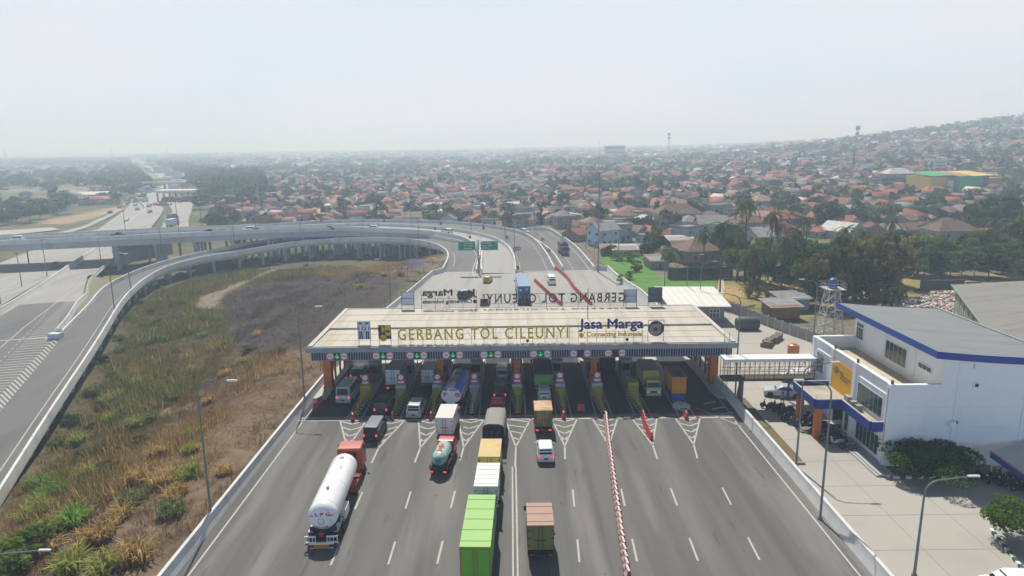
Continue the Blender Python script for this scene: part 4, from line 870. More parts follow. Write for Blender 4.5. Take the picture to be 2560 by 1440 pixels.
PC = dict(black=paint('black',(.012,.013,.015),coat=.05,spec=.35,rough=.4), silver=paint('silver',(.42,.44,.46),metal=.3), grey=paint('grey',(.16,.17,.18)), maroon=paint('maroon',(.15,.03,.045)), red=paint('red',(.50,.035,.03)), yellow=paint('yellow',(.50,.38,.03)), dkblue=paint('dkblue',(.03,.05,.10)), green=paint('green',(.10,.33,.05)), lime=paint('lime',(.24,.55,.065)), rust=paint('redorange',(.42,.075,.03),rough=.5), teal=paint('teal',(.03,.20,.19)))
STRIP = mat('reflector_red',(.5,.05,.03),.4,var=.2,scale=8)
# 1 white gas tanker semi-trailer with red tractor
rear = Vector((-15.15,47.9,0)); fc = Vector((-15.7,62.2,0)); dv = fc-rear; hd = math.atan2(-dv.x,dv.y); 
T = empty('gas_tanker', rear, hd)   # origin at the rear, forward +Y
wt_ = paint('tank_white',(.80,.80,.80),rough=.3); stain(wt_,(.62,.62,.63),(.3,.08,.3),.58,.75,.4)
tk = MB(); r0 = 1.17; zc0 = 2.35; prof = [(0,.42),(.35*r0,.46),(.7*r0,.60),(.92*r0,.82),(r0,1.12),(r0,9.5),(.92*r0,9.85),(.7*r0,10.07),(.35*r0,10.2),(0,10.24)]
tk.lathe(prof,(0,0,zc0),32,axis='y'); tank = tk.build('tank', wt_, T, smooth=40)
m = MB()
for y in (1.5,4.9,9.0): m.lathe([(r0+.012,-.03),(r0+.012,.03)],(0,y,zc0),32,axis='y')
m.build('band', paint('band_white',(.68,.68,.68)), tank, smooth=40)
m = MB().tube((0,3.2,3.4),(0,3.2,3.75),.12,n=10).tube((.3,6.9,3.4),(.3,6.9,3.65),.05,n=6).tube((0,8.8,3.4),(0,8.8,3.62),.16,n=10); m.build('valve', STEEL, tank)
for body,x0,x1,z0,z1,mm in (('L P G',-.45,.72,2.62,2.92,mat('text_red',(.5,.03,.04),.5)),('15000KG',-.45,.45,1.58,1.72,SBLK)):
    k = link('lettering', text_me('lettering',body,x0,x1,z0,z1,.02,mm,bold=.02), tank); k.location = (0,.44 if z0>2 else .58,0)
m = MB(); ring(m,(0,2.2),.22,.26,0,2*PI,.40); ring(m,(0,2.2),.95,.99,.9,2.3,.62); ring(m,(.66,2.2),.10,.13,0,2*PI,.53); m.build('ring_mark', mat('mark_grey',(.2,.3,.3),.5), tank)
m = MB().add([(-.95,.60,2.62),(-.42,.50,2.62),(-.28,.47,2.42),(-.42,.50,2.54),(-.95,.62,2.54)],[(0,1,2,3,4)]).add([(.9,.62,2.66),(.4,.50,2.62),(.3,.47,2.55),(.9,.6,2.58)],[(0,3,2,1)]); m.build('stripe_mark', mat('text_red',(.5,.03,.04)), tank)
st = [(math.sin(k*PI/5)*(.32 if k%2==0 else .14), math.cos(k*PI/5)*(.32 if k%2==0 else .14)) for k in range(10)]
m = MB().add([(0,.1,1.30)]+[(a,.1,1.30+b) for a,b in st],[(0,k+1,(k+1)%10+1) for k in range(10)]).bx(-.02,.02,.12,.4,.9,1.3); m.build('red_star', LAMPR, T)
m = MB()
for z in (.62,1.12): m.bx(-1.28,-.42,.0,.08,z-.06,z+.06).bx(.42,1.28,.0,.08,z-.06,z+.06)
for x in (-1.24,-.95,-.68,-.45,.45,.68,.95,1.24): m.box((x,.04,.87),(.05,.05,.5),0,0)
m.bx(-1.3,1.3,-.02,.12,.46,.62); m.build('rear_guard', WHT, T)
m = MB().bx(-.62,.62,-.05,.0,.14,.46); m.build('warning_plate', mat('plate_orange',(.45,.20,.03),.6,var=.2,scale=6), T); m = MB().bx(-.9,.9,.0,.06,.10,.16); m.build('under_bar', WHT, T)
m = MB().bx(-.45,.45,.4,9.6,.85,1.15).bx(-1.2,1.2,.3,2.9,.92,1.0); 
for y in (.9,2.2,5.5): m.bx(-1.05,1.05,y-.08,y+.08,.95,1.45)
m.build('trailer_frame', DARK, T); m = MB().bx(.78,1.28,3.3,4.8,.65,1.5).bx(.85,1.22,3.2,3.3,.7,1.4); m.build('valve_box', WHT, T, bevel=.04); MB().bx(.7,1.2,2.6,3.2,.6,1.0).bx(-1.2,-.7,3.0,5.0,.6,1.2).build('tool_box', STEEL, T, bevel=.03)
for sx in (-1,1):
    MB().box((sx*1.12,-.03,.55),(.3,.05,.12)).build('tail_light', LAMPR, T)
    MB().bx(sx*1.0-.18,sx*1.0+.18,.75,2.75,1.06,1.12).build('mudguard', paint('mudguard_white',(.6,.6,.6)), T)
wheels(T,[(sx*x,y) for sx in (-1,1) for x in (1.1,.78) for y in (1.1,2.35)]+[(sx*x,8.6) for sx in (-1,1) for x in (1.1,.78)]+[(1.08,12.6),(-1.08,12.6)],'big')
for sx in (-1,1): MB().bx(sx*.98-.3,sx*.98+.3,7.9,9.3,1.06,1.14).bx(sx*.98-.3,sx*.98+.3,7.86,7.94,.6,1.1).build('tractor_mudguard', PC['red'], T, bevel=.03)
MB().bx(-.5,.5,7.4,13.6,.6,.95).bx(.55,1.2,10.0,11.2,.5,1.0).bx(-1.2,-.55,10,11.2,.5,1.0).build('tractor_frame', mat('frame_red',(.25,.02,.02),.6), T)
cabr = make_cab(T,2.4,2.95,2.15,14.1,PC['rust'],z0=.75); MB().path([(-1.0,11.75,1.3),(-1.0,11.75,2.9),(1.0,11.75,2.9),(1.0,11.75,1.3)],.04).tube((-.3,11.75,1.3),(-.3,11.75,2.9),.03,n=5).tube((.3,11.75,1.3),(.3,11.75,2.9),.03,n=5).build('rear_rack', PC['rust'], T)
tag(T,'long white gas tanker trailer pulled by a red orange tractor at front left','tanker truck')
# cars and vans in the queue
car('van',4.4,1.66,1.85,PC['black'],'black van with silvery roof behind the stop line at left',at(924,1110,4.4,rz=-.10),-.06,roof=paint('roof_greyblue',(.20,.23,.26)))
car('mpv',4.4,1.72,1.68,PC['black'],'dark car braking beside the second toll island in the shade',at(953,1041,4.4),-.03,glass=GLSB)
car('mpv',4.5,1.78,1.72,PC['silver'],'silver people carrier with roof rails beside the third toll island',at(1036,1050,4.5),-.05,lit=False,rails=True)
car('bus',5.3,1.88,2.28,paint('silver_van',(.45,.48,.50),metal=.2),'silver minibus with tall rear in the leftmost toll lane',at(861,1013,5.3),-.06)
car('suv',4.6,1.8,1.85,PC['black'],'dark car with white roof ahead of the silver minibus',at(893,957,4.6),-.05,roof=WHT)
car('van',4.2,1.65,1.9,PC['silver'],'silver van with glassy rear ahead of the black car, fifth lane',at(1256,958,4.2),0,lit=False,rails=True)
car('mpv',4.1,1.68,1.66,PC['black'],'black car with glowing brake lamps between silver van and red car',at(1250,1003,4.1),0)
car('sedan',4.3,1.72,1.47,PC['red'],'bright red car in front of the grey canvas lorry',at(1244,1040,4.3),-.04)
car('mpv',4.1,1.68,1.62,WHT,'white people carrier alone behind the brown box lorry',at(1365,1162,4.1),.0)
car('hatch',3.9,1.68,1.52,paint('white_dark',(.55,.58,.60)),'pale hatchback with dark tailgate between green tipper and brown lorry',at(1361,1006,3.9),.0,lit=False)
car('mpv',4.4,1.76,1.75,PC['black'],'black people carrier with silvery roof beyond the gate turning right',at(1162,750,4.4),-.35,roof=PC['silver'],lit=False)
car('mpv',4.2,1.72,1.68,PC['maroon'],'maroon people carrier just behind the mirrored roof letters',at(1212,768,4.2),-.05,lit=False,roof=paint('roof_pink',(.42,.22,.24)))
car('hatch',3.8,1.66,1.5,PC['yellow'],'yellow hatchback below the green direction signs',at(1219,709,3.8),-.15,lit=False)
c = G(1380,714); car('van',4.2,1.65,1.9,WHT,'white van driving towards the gate between red barrier rows',(c.x,c.y+2.1,0),PI+.05,lit=False)
# box lorries
def lorry(label, px, py, L_, W_, zt, pm, cabm, roofm=None, doorm=None, ribs=0, rz=0., lit=False, z0=1.0, trim=DARK, cab=(1.75,2.1,1.6), wk='truck', pz=0., body='box', **k):
    root,h = truck(label, at(px,py,L_,rz=rz), rz, L_, W_, cabm, cab, lit, wk)
    box_body(root, -h, h-cab[2]-.15, W_, z0, zt, pm, roofm, doorm, ribs, trim=trim, **k); return root
lorry('white box lorry with dark roof in the second lane from left',984,981,6.4,2.0,3.1,paint('box_grey',(.24,.22,.22)),WHT,roofm=paint('roof_dark',(.085,.075,.07)),doorm=paint('door_white',(.62,.64,.66)),lit=True,rz=-.08)
lorry('small white box lorry ahead of the silver people carrier',1070,974,5.2,1.7,2.7,paint('box_white2',(.55,.57,.60)),WHT,roofm=paint('roof_grey',(.22,.23,.24)),rz=-.05,z0=.9)
lorry('white box lorry with red rear frame behind the blue tanker',1112,1108,5.6,1.85,2.85,paint('box_white3',(.66,.64,.66)),WHT,roofm=paint('roof_cream',(.66,.65,.60)),trim=mat('trim_maroon',(.25,.04,.05),.6),rz=-.06)
yb = paint('box_yellow',(.56,.40,.015)); stain(yb,(.2,.15,.03),(1.2,1.2,.6),.55,.7,.6); yr = paint('roof_tan',(.52,.39,.15),rough=.6); stain(yr,(.42,.24,.11),(.6,.6,1),.52,.62,.7)
lorry('yellow box lorry with rusty tan roof in the queue',1224,1213,5.6,2.0,2.85,yb,PC['yellow'],roofm=yr,rz=-.03)
wr = paint('roof_white_ribs',(.70,.68,.62),rough=.6)
lorry('white box lorry with ribbed roof ahead of the lime green lorry',1216,1296,6.0,2.0,2.95,paint('box_white4',(.62,.64,.60)),WHT,roofm=wr,ribs=5,rz=-.03,trim=mat('trim_red',(.35,.05,.04),.6))
gr = paint('box_green',(.13,.40,.035)); stain(gr,(.07,.24,.02),(1.5,1.5,.5),.55,.75,.6)
g = lorry('large lime green box lorry at the bottom of the picture',1190,1482,9.2,2.15,3.6,gr,paint('cab_green',(.06,.32,.09)),roofm=paint('roof_lime',(.25,.46,.115),rough=.6),ribs=5,rz=-.03,cab=(2.1,2.6,1.9),trim=STRIP,bars=False)
m = MB()
for sx in (-1,1): m.bx(sx*1.03-.03,sx*1.03+.03,-4.65,-4.63,1.1,3.5)
m.bx(-1.0,1.0,-4.65,-4.63,1.05,1.11).bx(-1.0,-.2,-4.65,-4.63,3.42,3.48).bx(.2,1.0,-4.65,-4.63,3.42,3.48).tube((-.14,-4.66,1.1),(-.14,-4.66,3.4),.02,n=5).tube((.14,-4.66,1.1),(.14,-4.66,3.4),.02,n=5); m.build('reflector_tape', STRIP, g)
ol = paint('box_olive',(.17,.165,.045),rough=.6); stain(ol,(.09,.085,.03),(2,2,.5),.52,.7,.6); pk = paint('roof_pink_rust',(.33,.19,.13),rough=.55); stain(pk,(.58,.42,.33),(.15,2.,1),.6,.7,.6); stain(pk,(.35,.15,.10),(1,1,1),.58,.75,.5)
lorry('olive box lorry with faded pink roof alone at bottom centre',1352,1405,5.0,2.0,3.05,ol,PC['grey'],roofm=pk,ribs=3)
br = paint('box_rust',(.22,.16,.045),rough=.7); stain(br,(.10,.06,.03),(2.5,2.5,.4),.48,.62,.8); brr = paint('roof_rust',(.52,.35,.20),rough=.6); stain(brr,(.36,.17,.07),(.9,1.6,1),.46,.54,.9)
lorry('brown rusty box lorry with flaking tan roof and lit brake lamps',1359,1088,4.6,1.95,2.85,br,paint('cab_orange',(.45,.14,.04)),roofm=brr,lit=True)
lorry('dark lorry leaving under the roof beside the eighth island',1519,937,7,2.1,3.4,paint('box_dark',(.025,.028,.035)),PC['black'],wk='truck')
# green tipper with dark tarpaulin
root,h = truck('green tipper lorry heaped under a black tarpaulin in the sixth lane',at(1359,984,7.5),0,7.5,2.35,PC['green'],(2.2,2.6,1.9),wk='big',zc=1.1)
tg = paint('tipper_green',(.13,.30,.06),rough=.6); stain(tg,(.2,.36,.1),(1.2,1.2,1.2),.5,.7,.5)
MB().bx(-1.17,1.17,-3.75,1.6,1.1,2.5).build('tipper_body', tg, root, bevel=.04); m = MB()
for x in (-1.1,-.55,0,.55,1.1): m.bx(x-.05,x+.05,-3.82,-3.75,1.15,2.45)
for z in (1.2,1.75,2.4): m.bx(-1.15,1.15,-3.83,-3.75,z-.05,z+.05)
m.build('tail_gate', tg, root); m = MB(); m.loft([[(-1.1,y,2.5),(-1.15,y,2.9),(-.8,y,3.15+dz),(.8,y,3.15+dz),(1.15,y,2.9),(1.1,y,2.5)] for y,dz in ((-3.7,-.1),(-2,.1),(0,.05),(1.5,-.1))]); m.build('tarpaulin', mat('tarp_black',(.02,.02,.022),.7,var=.3,scale=3,bump=.5), root)
# grey canvas lorry
root,h = truck('lorry under a grey canvas hood open at the back',at(1234,1128,6.6,rz=-.05),-.05,6.6,2.15,PC['grey'],(2.0,2.3,1.7))
cv = mat('canvas_grey',(.27,.255,.23),.85,var=.08,scale=2,bump=.2); m = MB(); m.loft([[(-1.08,y,1.2),(-1.08,y,2.45),(-.95,y,2.75),(-.5,y,2.9),(.5,y,2.9),(.95,y,2.75),(1.08,y,2.45),(1.08,y,1.2)] for y in np.linspace(-3.2,1.4,7)], caps=False); cvs = m.build('canvas_hood', cv, root, smooth=50)
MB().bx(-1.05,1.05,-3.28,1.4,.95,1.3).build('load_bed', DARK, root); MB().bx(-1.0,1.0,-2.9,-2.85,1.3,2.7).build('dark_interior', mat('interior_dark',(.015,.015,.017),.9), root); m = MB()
for x in (-.7,-.2,.35): m.box((x,-3.0,1.75),(.32,.3,.8))
m.build('cargo', mat('cargo_dark',(.04,.04,.045),.8,var=.5,scale=4), root); m = MB().path([(-1.09,-3.22,1.2),(-1.09,-3.22,2.45),(-.95,-3.22,2.76),(-.5,-3.22,2.91),(.5,-3.22,2.91),(.95,-3.22,2.76),(1.09,-3.22,2.45),(1.09,-3.22,1.2)],.045); m.build('hood_frame', DARK, root)
# yellow lorry facing the camera
p = G(1634,996); Ly = 6.2; root,h = truck('yellow box lorry facing the camera beside the orange cabin',(p.x,p.y+Ly/2,0),PI,Ly,2.0,paint('cab_yellow',(.42,.38,.10)),(1.85,2.15,1.6),tails=True)
box_body(root,-h,h-1.75,2.05,1.0,3.05,paint('box_yellow2',(.38,.34,.06)),roofm=paint('roof_dark2',(.07,.07,.065)))
# small septic tanker: red cab, pale green and white oval tank with teal hoop
rz=-.10; root,h = truck('small tank lorry with red cab and teal striped oval tank',at(1096,1194,5.4,rz=rz),rz,5.4,1.8,PC['red'],(1.7,2.05,1.55),lit=True)
tm = paint('tank_mint',(.42,.55,.52)); stain(tm,(.25,.42,.42),(2,2,2),.5,.6,.5)
m = MB(); m.lathe([(0,-2.55),(.45,-2.5),(.68,-2.2),(.72,-1.9),(.72,.5),(.6,.75),(0,.82)],(0,0,1.62),24,axis='y'); t_ = m.build('tank', tm, root, smooth=40)
m = MB(); 
for z,rx in ((1.85,.86),): 
    pts = [(rx*math.cos(a),-0.9+1.75*math.sin(a),z) for a in np.linspace(0,2*PI,25)]; m.path(pts,.06,n=5)
m.build('hoop_rail', PC['teal'], root); MB().bx(-.14,.14,-1.9,-.3,2.33,2.37).bx(-.25,.25,-1.0,-.8,2.33,2.39).bx(-.25,.25,-1.9,-1.7,2.3,2.36).build('red_mark', mat('text_red',(.5,.03,.04)), t_)
MB().bx(-.9,.9,-2.7,.9,.85,1.0).bx(-.9,-.55,-2.5,.2,1.0,1.1).bx(.55,.9,-2.5,.2,1.0,1.1).build('tank_bed', DARK, root); MB().lathe([(.3,-2.62),(.3,-2.56)],(0,0,1.55),16,axis='y').build('hatch', PC['teal'], t_)
# blue and white fuel tanker
rz=-.10; root,h = truck('blue and white fuel tank lorry in the fourth toll lane',at(1128,1030,10.2,rz=rz),rz,10.2,2.4,PC['dkblue'],(2.3,2.8,2.1),lit=True,wk='big',axles=[(-3.9,2),(-2.6,2),(4.0,1)],zc=1.1)
b1 = paint('tank_blue',(.02,.13,.62),rough=.35,coat=.05); w1 = paint('tank_pale',(.56,.58,.66),rough=.3)
def ov(y, s=1.): return [(1.2*s*math.cos(a)*(1 if abs(math.sin(a))<.7 else 1),y,2.0+.92*s*math.sin(a)) for a in np.linspace(0,2*PI,25)[:-1]]
m = MB(); m.loft([ov(y) for y in (-4.9,-4.6,2.2,2.5)],0,caps=False); n0 = len(m.f); m.m = [1 if (k%24) in (0,23,11,12) else 0 for k in range(n0)]; m.poly(ov(2.5),0); tkb = m.build('tank',[b1,w1],root,smooth=40)
m = MB(); m.poly(ov(-4.91)[::-1]); m.loft([ov(-4.9,1.03),ov(-4.75,1.03)],0,caps=False); m.build('rear_panel', w1, tkb)
m = MB().bx(-.42,.42,-4.6,2.0,2.9,2.96); 
m.build('walkway', mat('walkway_grey',(.30,.28,.27),.7,var=.2,scale=3), tkb); m = MB().bx(-.35,.35,-4.3,-3.2,2.96,3.02); m.build('mat', mat('mat_tan',(.48,.40,.30),.8), tkb)
for y in (-2.5,-.6,1.2): MB().lathe([(.28,2.96),(.28,3.06),(.0,3.08)],(0,y,0),14).build('hatch', STEEL, tkb)
m = MB().bx(-1.0,-.35,-4.97,-4.93,2.2,2.35).bx(.45,1.05,-4.97,-4.93,2.0,2.35).bx(.5,1.0,-4.97,-4.93,1.85,1.95); m.add([(-.75,-4.96,1.85),(-.55,-4.96,2.05),(-.75,-4.96,2.25-.0),(-.95,-4.96,2.05)],[(0,1,2,3)]); m.build('red_mark', mat('mark_red_pale',(.50,.12,.14),.5), tkb)
m = MB().bx(-.5,.5,-5.05,-4.95,.95,1.3).bx(-1.2,1.2,-5.15,-5.0,.5,.75); m.build('rear_bumper', w1, root); m = MB().bx(-.12,.12,-5.17,-5.14,.55,.7); m.build('badge', LAMPR, root); MB().bx(-.9,-.4,-4.98,-4.9,2.62,2.8).bx(-.2,.7,-4.98,-4.9,2.62,2.75).build('top_band', mat('band_navy',(.06,.07,.16),.5), tkb)
for sx in (-1,1): MB().bx(sx*1.15-.06,sx*1.15+.06,-3.2,1.8,1.15,1.55).build('side_skirt', w1, root)
# blue container lorry behind the gate
p = G(1311,766); Lc = 14.0; root = empty('container_truck',(p.x,p.y,0),.03); cblu = paint('container_blue',(.035,.085,.23),rough=.5); ribbed(cblu,7,'Y',.5,.05)
MB().bx(-1.2,1.2,.15,12.4,1.35,3.95).build('container', cblu, root, bevel=.02); MB().bx(-1.21,1.21,.14,12.41,3.93,3.97).build('roof', paint('container_roof',(.12,.22,.36),rough=.5), root)
m = MB(); 
for x in (-.95,-.4,.4,.95): m.tube((x,.1,1.4),(x,.1,3.9),.035,n=5)
for x in (-.7,.7):
    for z in (1.9,2.7): m.bx(x-.3,x+.3,.08,.14,z-.03,z+.03)
m.bx(-.02,.02,.09,.15,1.4,3.9); m.build('door_bars', mat('bar_blue',(.05,.11,.26),.5), root)
m = MB().bx(-.9,-.55,.09,.14,3.0,3.35).bx(.3,.7,.09,.14,3.35,3.5).bx(.3,.6,.09,.14,3.1,3.2); m.build('door_marks', SWHT, root)
k = link('lettering', text_me('lettering','SPIL',0,2.6,2.6,3.3,.02,SWHT,bold=.03), root); k.rotation_euler = (0,0,-PI/2); k.location = (-1.22,8.6,0)
MB().bx(-1.15,1.15,0,12.6,1.05,1.33).bx(-1.2,1.2,-.02,.1,.5,.8).build('trailer_frame', DARK, root); make_cab(root,2.4,2.9,2.0,15.0,PC['grey'],z0=.7)
wheels(root,[(sx*x,y) for sx in (-1,1) for x in (1.08,.76) for y in (1.0,2.3,9.6,10.9)]+[(1.08,13.8),(-1.08,13.8)],'big')
for sx in (-1,1): MB().bx(sx*.95-.15,sx*.95+.15,-.05,-.02,.58,.72).build('tail_light', LAMPR, root)
tag(root,'blue container lorry seen from behind beyond the gate roof','lorry')
# covered truck on the outer ramp, facing
p = G(1413,640); root,h = truck('covered lorry with peaked dark tarpaulin coming down the outer ramp',(p.x-.2,p.y+3.6,.02),PI+.10,7.2,2.2,paint('cab_plum',(.12,.09,.13)),(2.1,2.5,1.8))
MB().bx(-1.08,1.08,-h,h-2,1.0,2.6).build('cargo_side', paint('cargo_maroon',(.20,.05,.06)), root); m = MB(); m.loft([[(-1.1,y,2.5),(-1.1,y,3.1),(0,y,3.8),(1.1,y,3.1),(1.1,y,2.5)] for y in (-h,h-2)]); m.build('tarpaulin', mat('tarp_brown',(.10,.085,.07),.8,var=.2), root)
# cars on ramps and flyover
def oncar(kd, px, py, zd, rz, pm, label, L_=4.3, **k):
    p = G(px,py,zd); car(kd, L_, 1.72, 1.65 if kd!='sedan' else 1.45, pm, label, (p.x,p.y,zd+.02), rz, lit=False, **k)
oncar('mpv',1312,583,.02,PI+.55,PC['silver'],'silver car on the outer ramp near the rear bend')
oncar('mpv',1118,583,.75,.95,WHT,'white car on the curving flyover above the parapet bend')
oncar('mpv',930,575,1.9,1.45,WHT,'white people carrier on the flyover left of the bend')
oncar('sedan',823,574,2.3,1.5,PC['grey'],'dark saloon on the flyover between two white cars')
oncar('mpv',622,578,2.9,1.7,WHT,'white car on the flyover left of the saloon')
oncar('sedan',640,579,2.9,1.7,PC['maroon'],'maroon car close behind the white car on the flyover')
oncar('sedan',523,583,3.0,1.75,PC['black'],'black saloon on the flyover above the concrete piers')
oncar('sedan',295,591,3.05,1.8,PC['dkblue'],'dark blue saloon on the flyover span over the highway')
oncar('mpv',40,603,3.1,1.85,WHT,'white car at the far left end of the flyover')
def hwcar(kd, px, py, rz, pm, label, z=-5., L_=4.3): 
    p = G(px,py,z); car(kd, L_, 1.72, 1.6, pm, label, (p.x,p.y,z+.03), rz, lit=False)
hwcar('mpv',138,668,PI+.36,PC['maroon'],'maroon car on the highway just under the flyover')
hwcar('mpv',316,553,PI+.25,WHT,'white car on the left highway lanes beyond the flyover',-5.2)
for px,py,pm,lb in ((343,525,PC['grey'],'grey car far up the left highway lanes'),(338,515,PC['silver'],'silver car beside the far median bend'),(375,532,PC['dkblue'],'dark blue car on the right highway lanes'),(372,518,PC['teal'],'green car at the top of the right lanes'),(310,516,PC['silver'],'pale car near the green lorries'),(299,521,PC['maroon'],'maroon car behind the green lorry'),(275,534,PC['black'],'black car on the side road edge'),(262,538,WHT,'white car parked along the side road')):
    hwcar('mpv',px,py,PI+.2,pm,lb,-5.2)
def hwtruck(px, py, rz, pm, cm, label, z=-5.2, L_=9., zt=3.6):
    p = G(px,py,z); root,h = truck(label,(p.x,p.y,z+.03),rz,L_,2.4,cm,(2.2,2.7,1.9)); box_body(root,-h,h-2.1,2.4,1.1,zt,pm,bars=False,sideribs=False)
hwtruck(320,508,PI+.3,PC['green'],WHT,'big green lorry on the left highway lanes')
hwtruck(331,499,PI+.3,paint('box_green3',(.06,.2,.09)),WHT,'smaller dark green lorry beyond the big one',zt=2.8,L_=7)
hwtruck(432,566,.02,paint('box_pale',(.55,.6,.62)),PC['dkblue'],'pale box lorry on the road to the far gate')
hwtruck(433,552,0.,paint('box_dk',(.1,.1,.1)),PC['black'],'dark lorry ahead of the pale one on the gate road',L_=7)
hwtruck(455,505,PI,paint('box_bw',(.3,.32,.33)),PC['grey'],'grey lorry coming out of the far toll gate')
hwtruck(470,499,PI,WHT,PC['silver'],'white lorry under the far toll gate',zt=3.0)
hwtruck(348,497,PI+.6,WHT,PC['grey'],'white lorry at the far highway bend'); hwtruck(360,494,PI+.7,PC['grey'],PC['black'],'dark lorry at the far highway bend')
# ------------------------------------------------------------------ office building beside the gate
ob = empty('office_building', (35.6,60.5,0))
BO = (35.6,60.5,0)
def bb(mb, name, mats, parent=ob, **k):
    mb.v = [(p[0]-BO[0],p[1]-BO[1],p[2]-BO[2]) for p in mb.v]; return mb.build(name, mats, parent, **k)
w = MB().bx(35.6,40.3,60.5,77.2,0,6.9).bx(40.3,48.6,60.5,77.2,0,10.4)
# upper block rises to a slanting top under the roof
w.add([(40.3,60.5,10.4),(48.6,60.5,10.4),(48.6,77.2,10.4),(40.3,77.2,10.4),(40.3,60.5,11.25),(48.6,60.5,10.75),(48.6,77.2,10.75),(40.3,77.2,11.25)],[(0,1,5,4),(1,2,6,5),(2,3,7,6),(3,0,4,7)])
w.bx(35.6,35.85,60.5,77.2,6.9,8.3).bx(35.85,40.3,60.5,60.75,6.9,8.3).bx(35.85,40.3,76.95,77.2,6.9,8.3)
bb(w,'wall',WALLW)
m = MB()
for y in (60.42,66.9,71.9,76.6): m.bx(35.42,35.6,y,y+.55,0,8.36)
m.bx(35.5,35.6,61.2,66.6,7.1,7.22).bx(35.5,35.6,72.6,76.4,7.1,7.22)
for z in (3.3,4.05,6.0): m.bx(35.7,48.5,60.46,60.5,z,z+.07)
for x in (35.6,41.7,48.2): m.bx(x,x+.4,60.44,60.5,0,10.5 if x>40 else 8.2)
m.bx(35.55,40.3,60.42,60.8,8.3,8.38).bx(35.5,35.95,60.8,77.3,8.3,8.38).bx(35.95,40.3,76.9,77.3,8.3,8.38)
for y in (64.9,70.6): m.bx(40.22,40.3,y,y+.18,6.95,11.0)
bb(m,'pilaster',mat('plaster_trim',(.72,.73,.74),.85,var=.03))
dk = mat('deck_concrete',(.50,.44,.32),.9,var=.1,scale=.7); stain(dk,(.33,.30,.25),(.3,.3,.3),.5,.62,.7)
bb(MB().bx(35.85,40.3,60.75,76.95,6.9,6.93),'terrace',dk)
for y in (60.55,67.0,71.95): bb(MB().tube((35.72,y+.15,8.38),(35.72,y+.15,8.75),.13,n=8),'corner_post',mat('post_brown',(.16,.11,.09),.7))
# roof: shallow curved metal sheet with blue fascia
rsh = mat('office_roof_metal',(.20,.218,.225),.75,0.,var=.06,scale=.4); stain(rsh,(.15,.165,.17),(.1,.7,.3),.5,.65,.5); ribbed(rsh,2.6,'Y',.5,.05)
X0,X1,Y0,Y1 = 38.7,50.6,59.2,78.9; nx = 14
def zr(x): u = (x-X0)/(X1-X0); return 11.95-.85*u-.12*math.sin(u*PI)
rf = MB()
for i in range(nx):
    a = X0+(X1-X0)*i/nx; b = X0+(X1-X0)*(i+1)/nx; rf.add([(a,Y0,zr(a)),(b,Y0,zr(b)),(b,Y1,zr(b)),(a,Y1,zr(a))],[(0,1,2,3)])
ro = bb(rf,'roof',rsh,smooth=60)
fa = MB(); fd = .62
for i in range(nx):
    a = X0+(X1-X0)*i/nx; b = X0+(X1-X0)*(i+1)/nx
    for y,m_ in ((Y0,0),(Y1,0)):
        fa.add([(a,y-.03,zr(a)-fd),(b,y-.03,zr(b)-fd),(b,y-.03,zr(b)+.05),(a,y-.03,zr(a)+.05),(a,y+.03,zr(a)-fd),(b,y+.03,zr(b)-fd),(b,y+.03,zr(b)+.05),(a,y+.03,zr(a)+.05)],[(0,1,2,3),(7,6,5,4),(3,2,6,7),(0,4,5,1)],0)
fa.bx(X0-.03,X0+.03,Y0,Y1,zr(X0)-fd,zr(X0)+.05,1)
bb(fa,'fascia',[BLUE,BLUEL])
bb(MB().bx(X1-.02,X1+.22,Y0,Y1,zr(X1)-.1,zr(X1)+.14).bx(X0,X1,Y1-.1,Y1+.04,11.0,11.02),'ridge_cap',mat('cap_grey',(.34,.37,.37),.5,.3))
sf_ = MB()
for i in range(nx):
    a = X0+(X1-X0)*i/nx; b = X0+(X1-X0)*(i+1)/nx; sf_.add([(a,Y0+.05,zr(a)-.5),(b,Y0+.05,zr(b)-.5),(b,Y1-.05,zr(b)-.5),(a,Y1-.05,zr(a)-.5)],[(3,2,1,0)])
bb(sf_,'soffit',WALLW)
# windows on the west walls
def window(y0,y1,z0,z1,n,x=35.6,transom=None,parent=ob,name='window'):
    f = MB(); f.bx(x-.09,x-.01,y0-.08,y1+.08,z0-.08,z1+.08); fr = bb(f,name,mat('window_frame_white',(.74,.76,.76),.6),parent)
    g = MB(); w_ = (y1-y0)/n
    for k in range(n):
        a,b = y0+k*w_+.05, y0+(k+1)*w_-.05
        if transom: g.bx(x-.12,x-.091,a,b,z0+.04,transom-.05).bx(x-.12,x-.091,a,b,transom+.05,z1-.04)
        else: g.bx(x-.12,x-.091,a,b,z0+.04,z1-.04)
    bb(g,'pane',GLSB,fr); return fr
window(61.6,66.3,4.55,6.6,6); window(74.2,75.9,4.6,6.9,3,transom=6.1); window(61.6,65.9,.65,2.7,6); window(66.3+.9,68.3,.5,2.7,2)
window(75.1,76.6,8.3,10.2,3,x=40.3,transom=9.7); window(66.4,70.3,7.9,9.9,5,x=40.3); window(62.2,64.3,8.85,9.35,3,x=40.3)
bb(MB().bx(35.5,35.6,69.0,71.0,.25,2.6),'door',GLS)
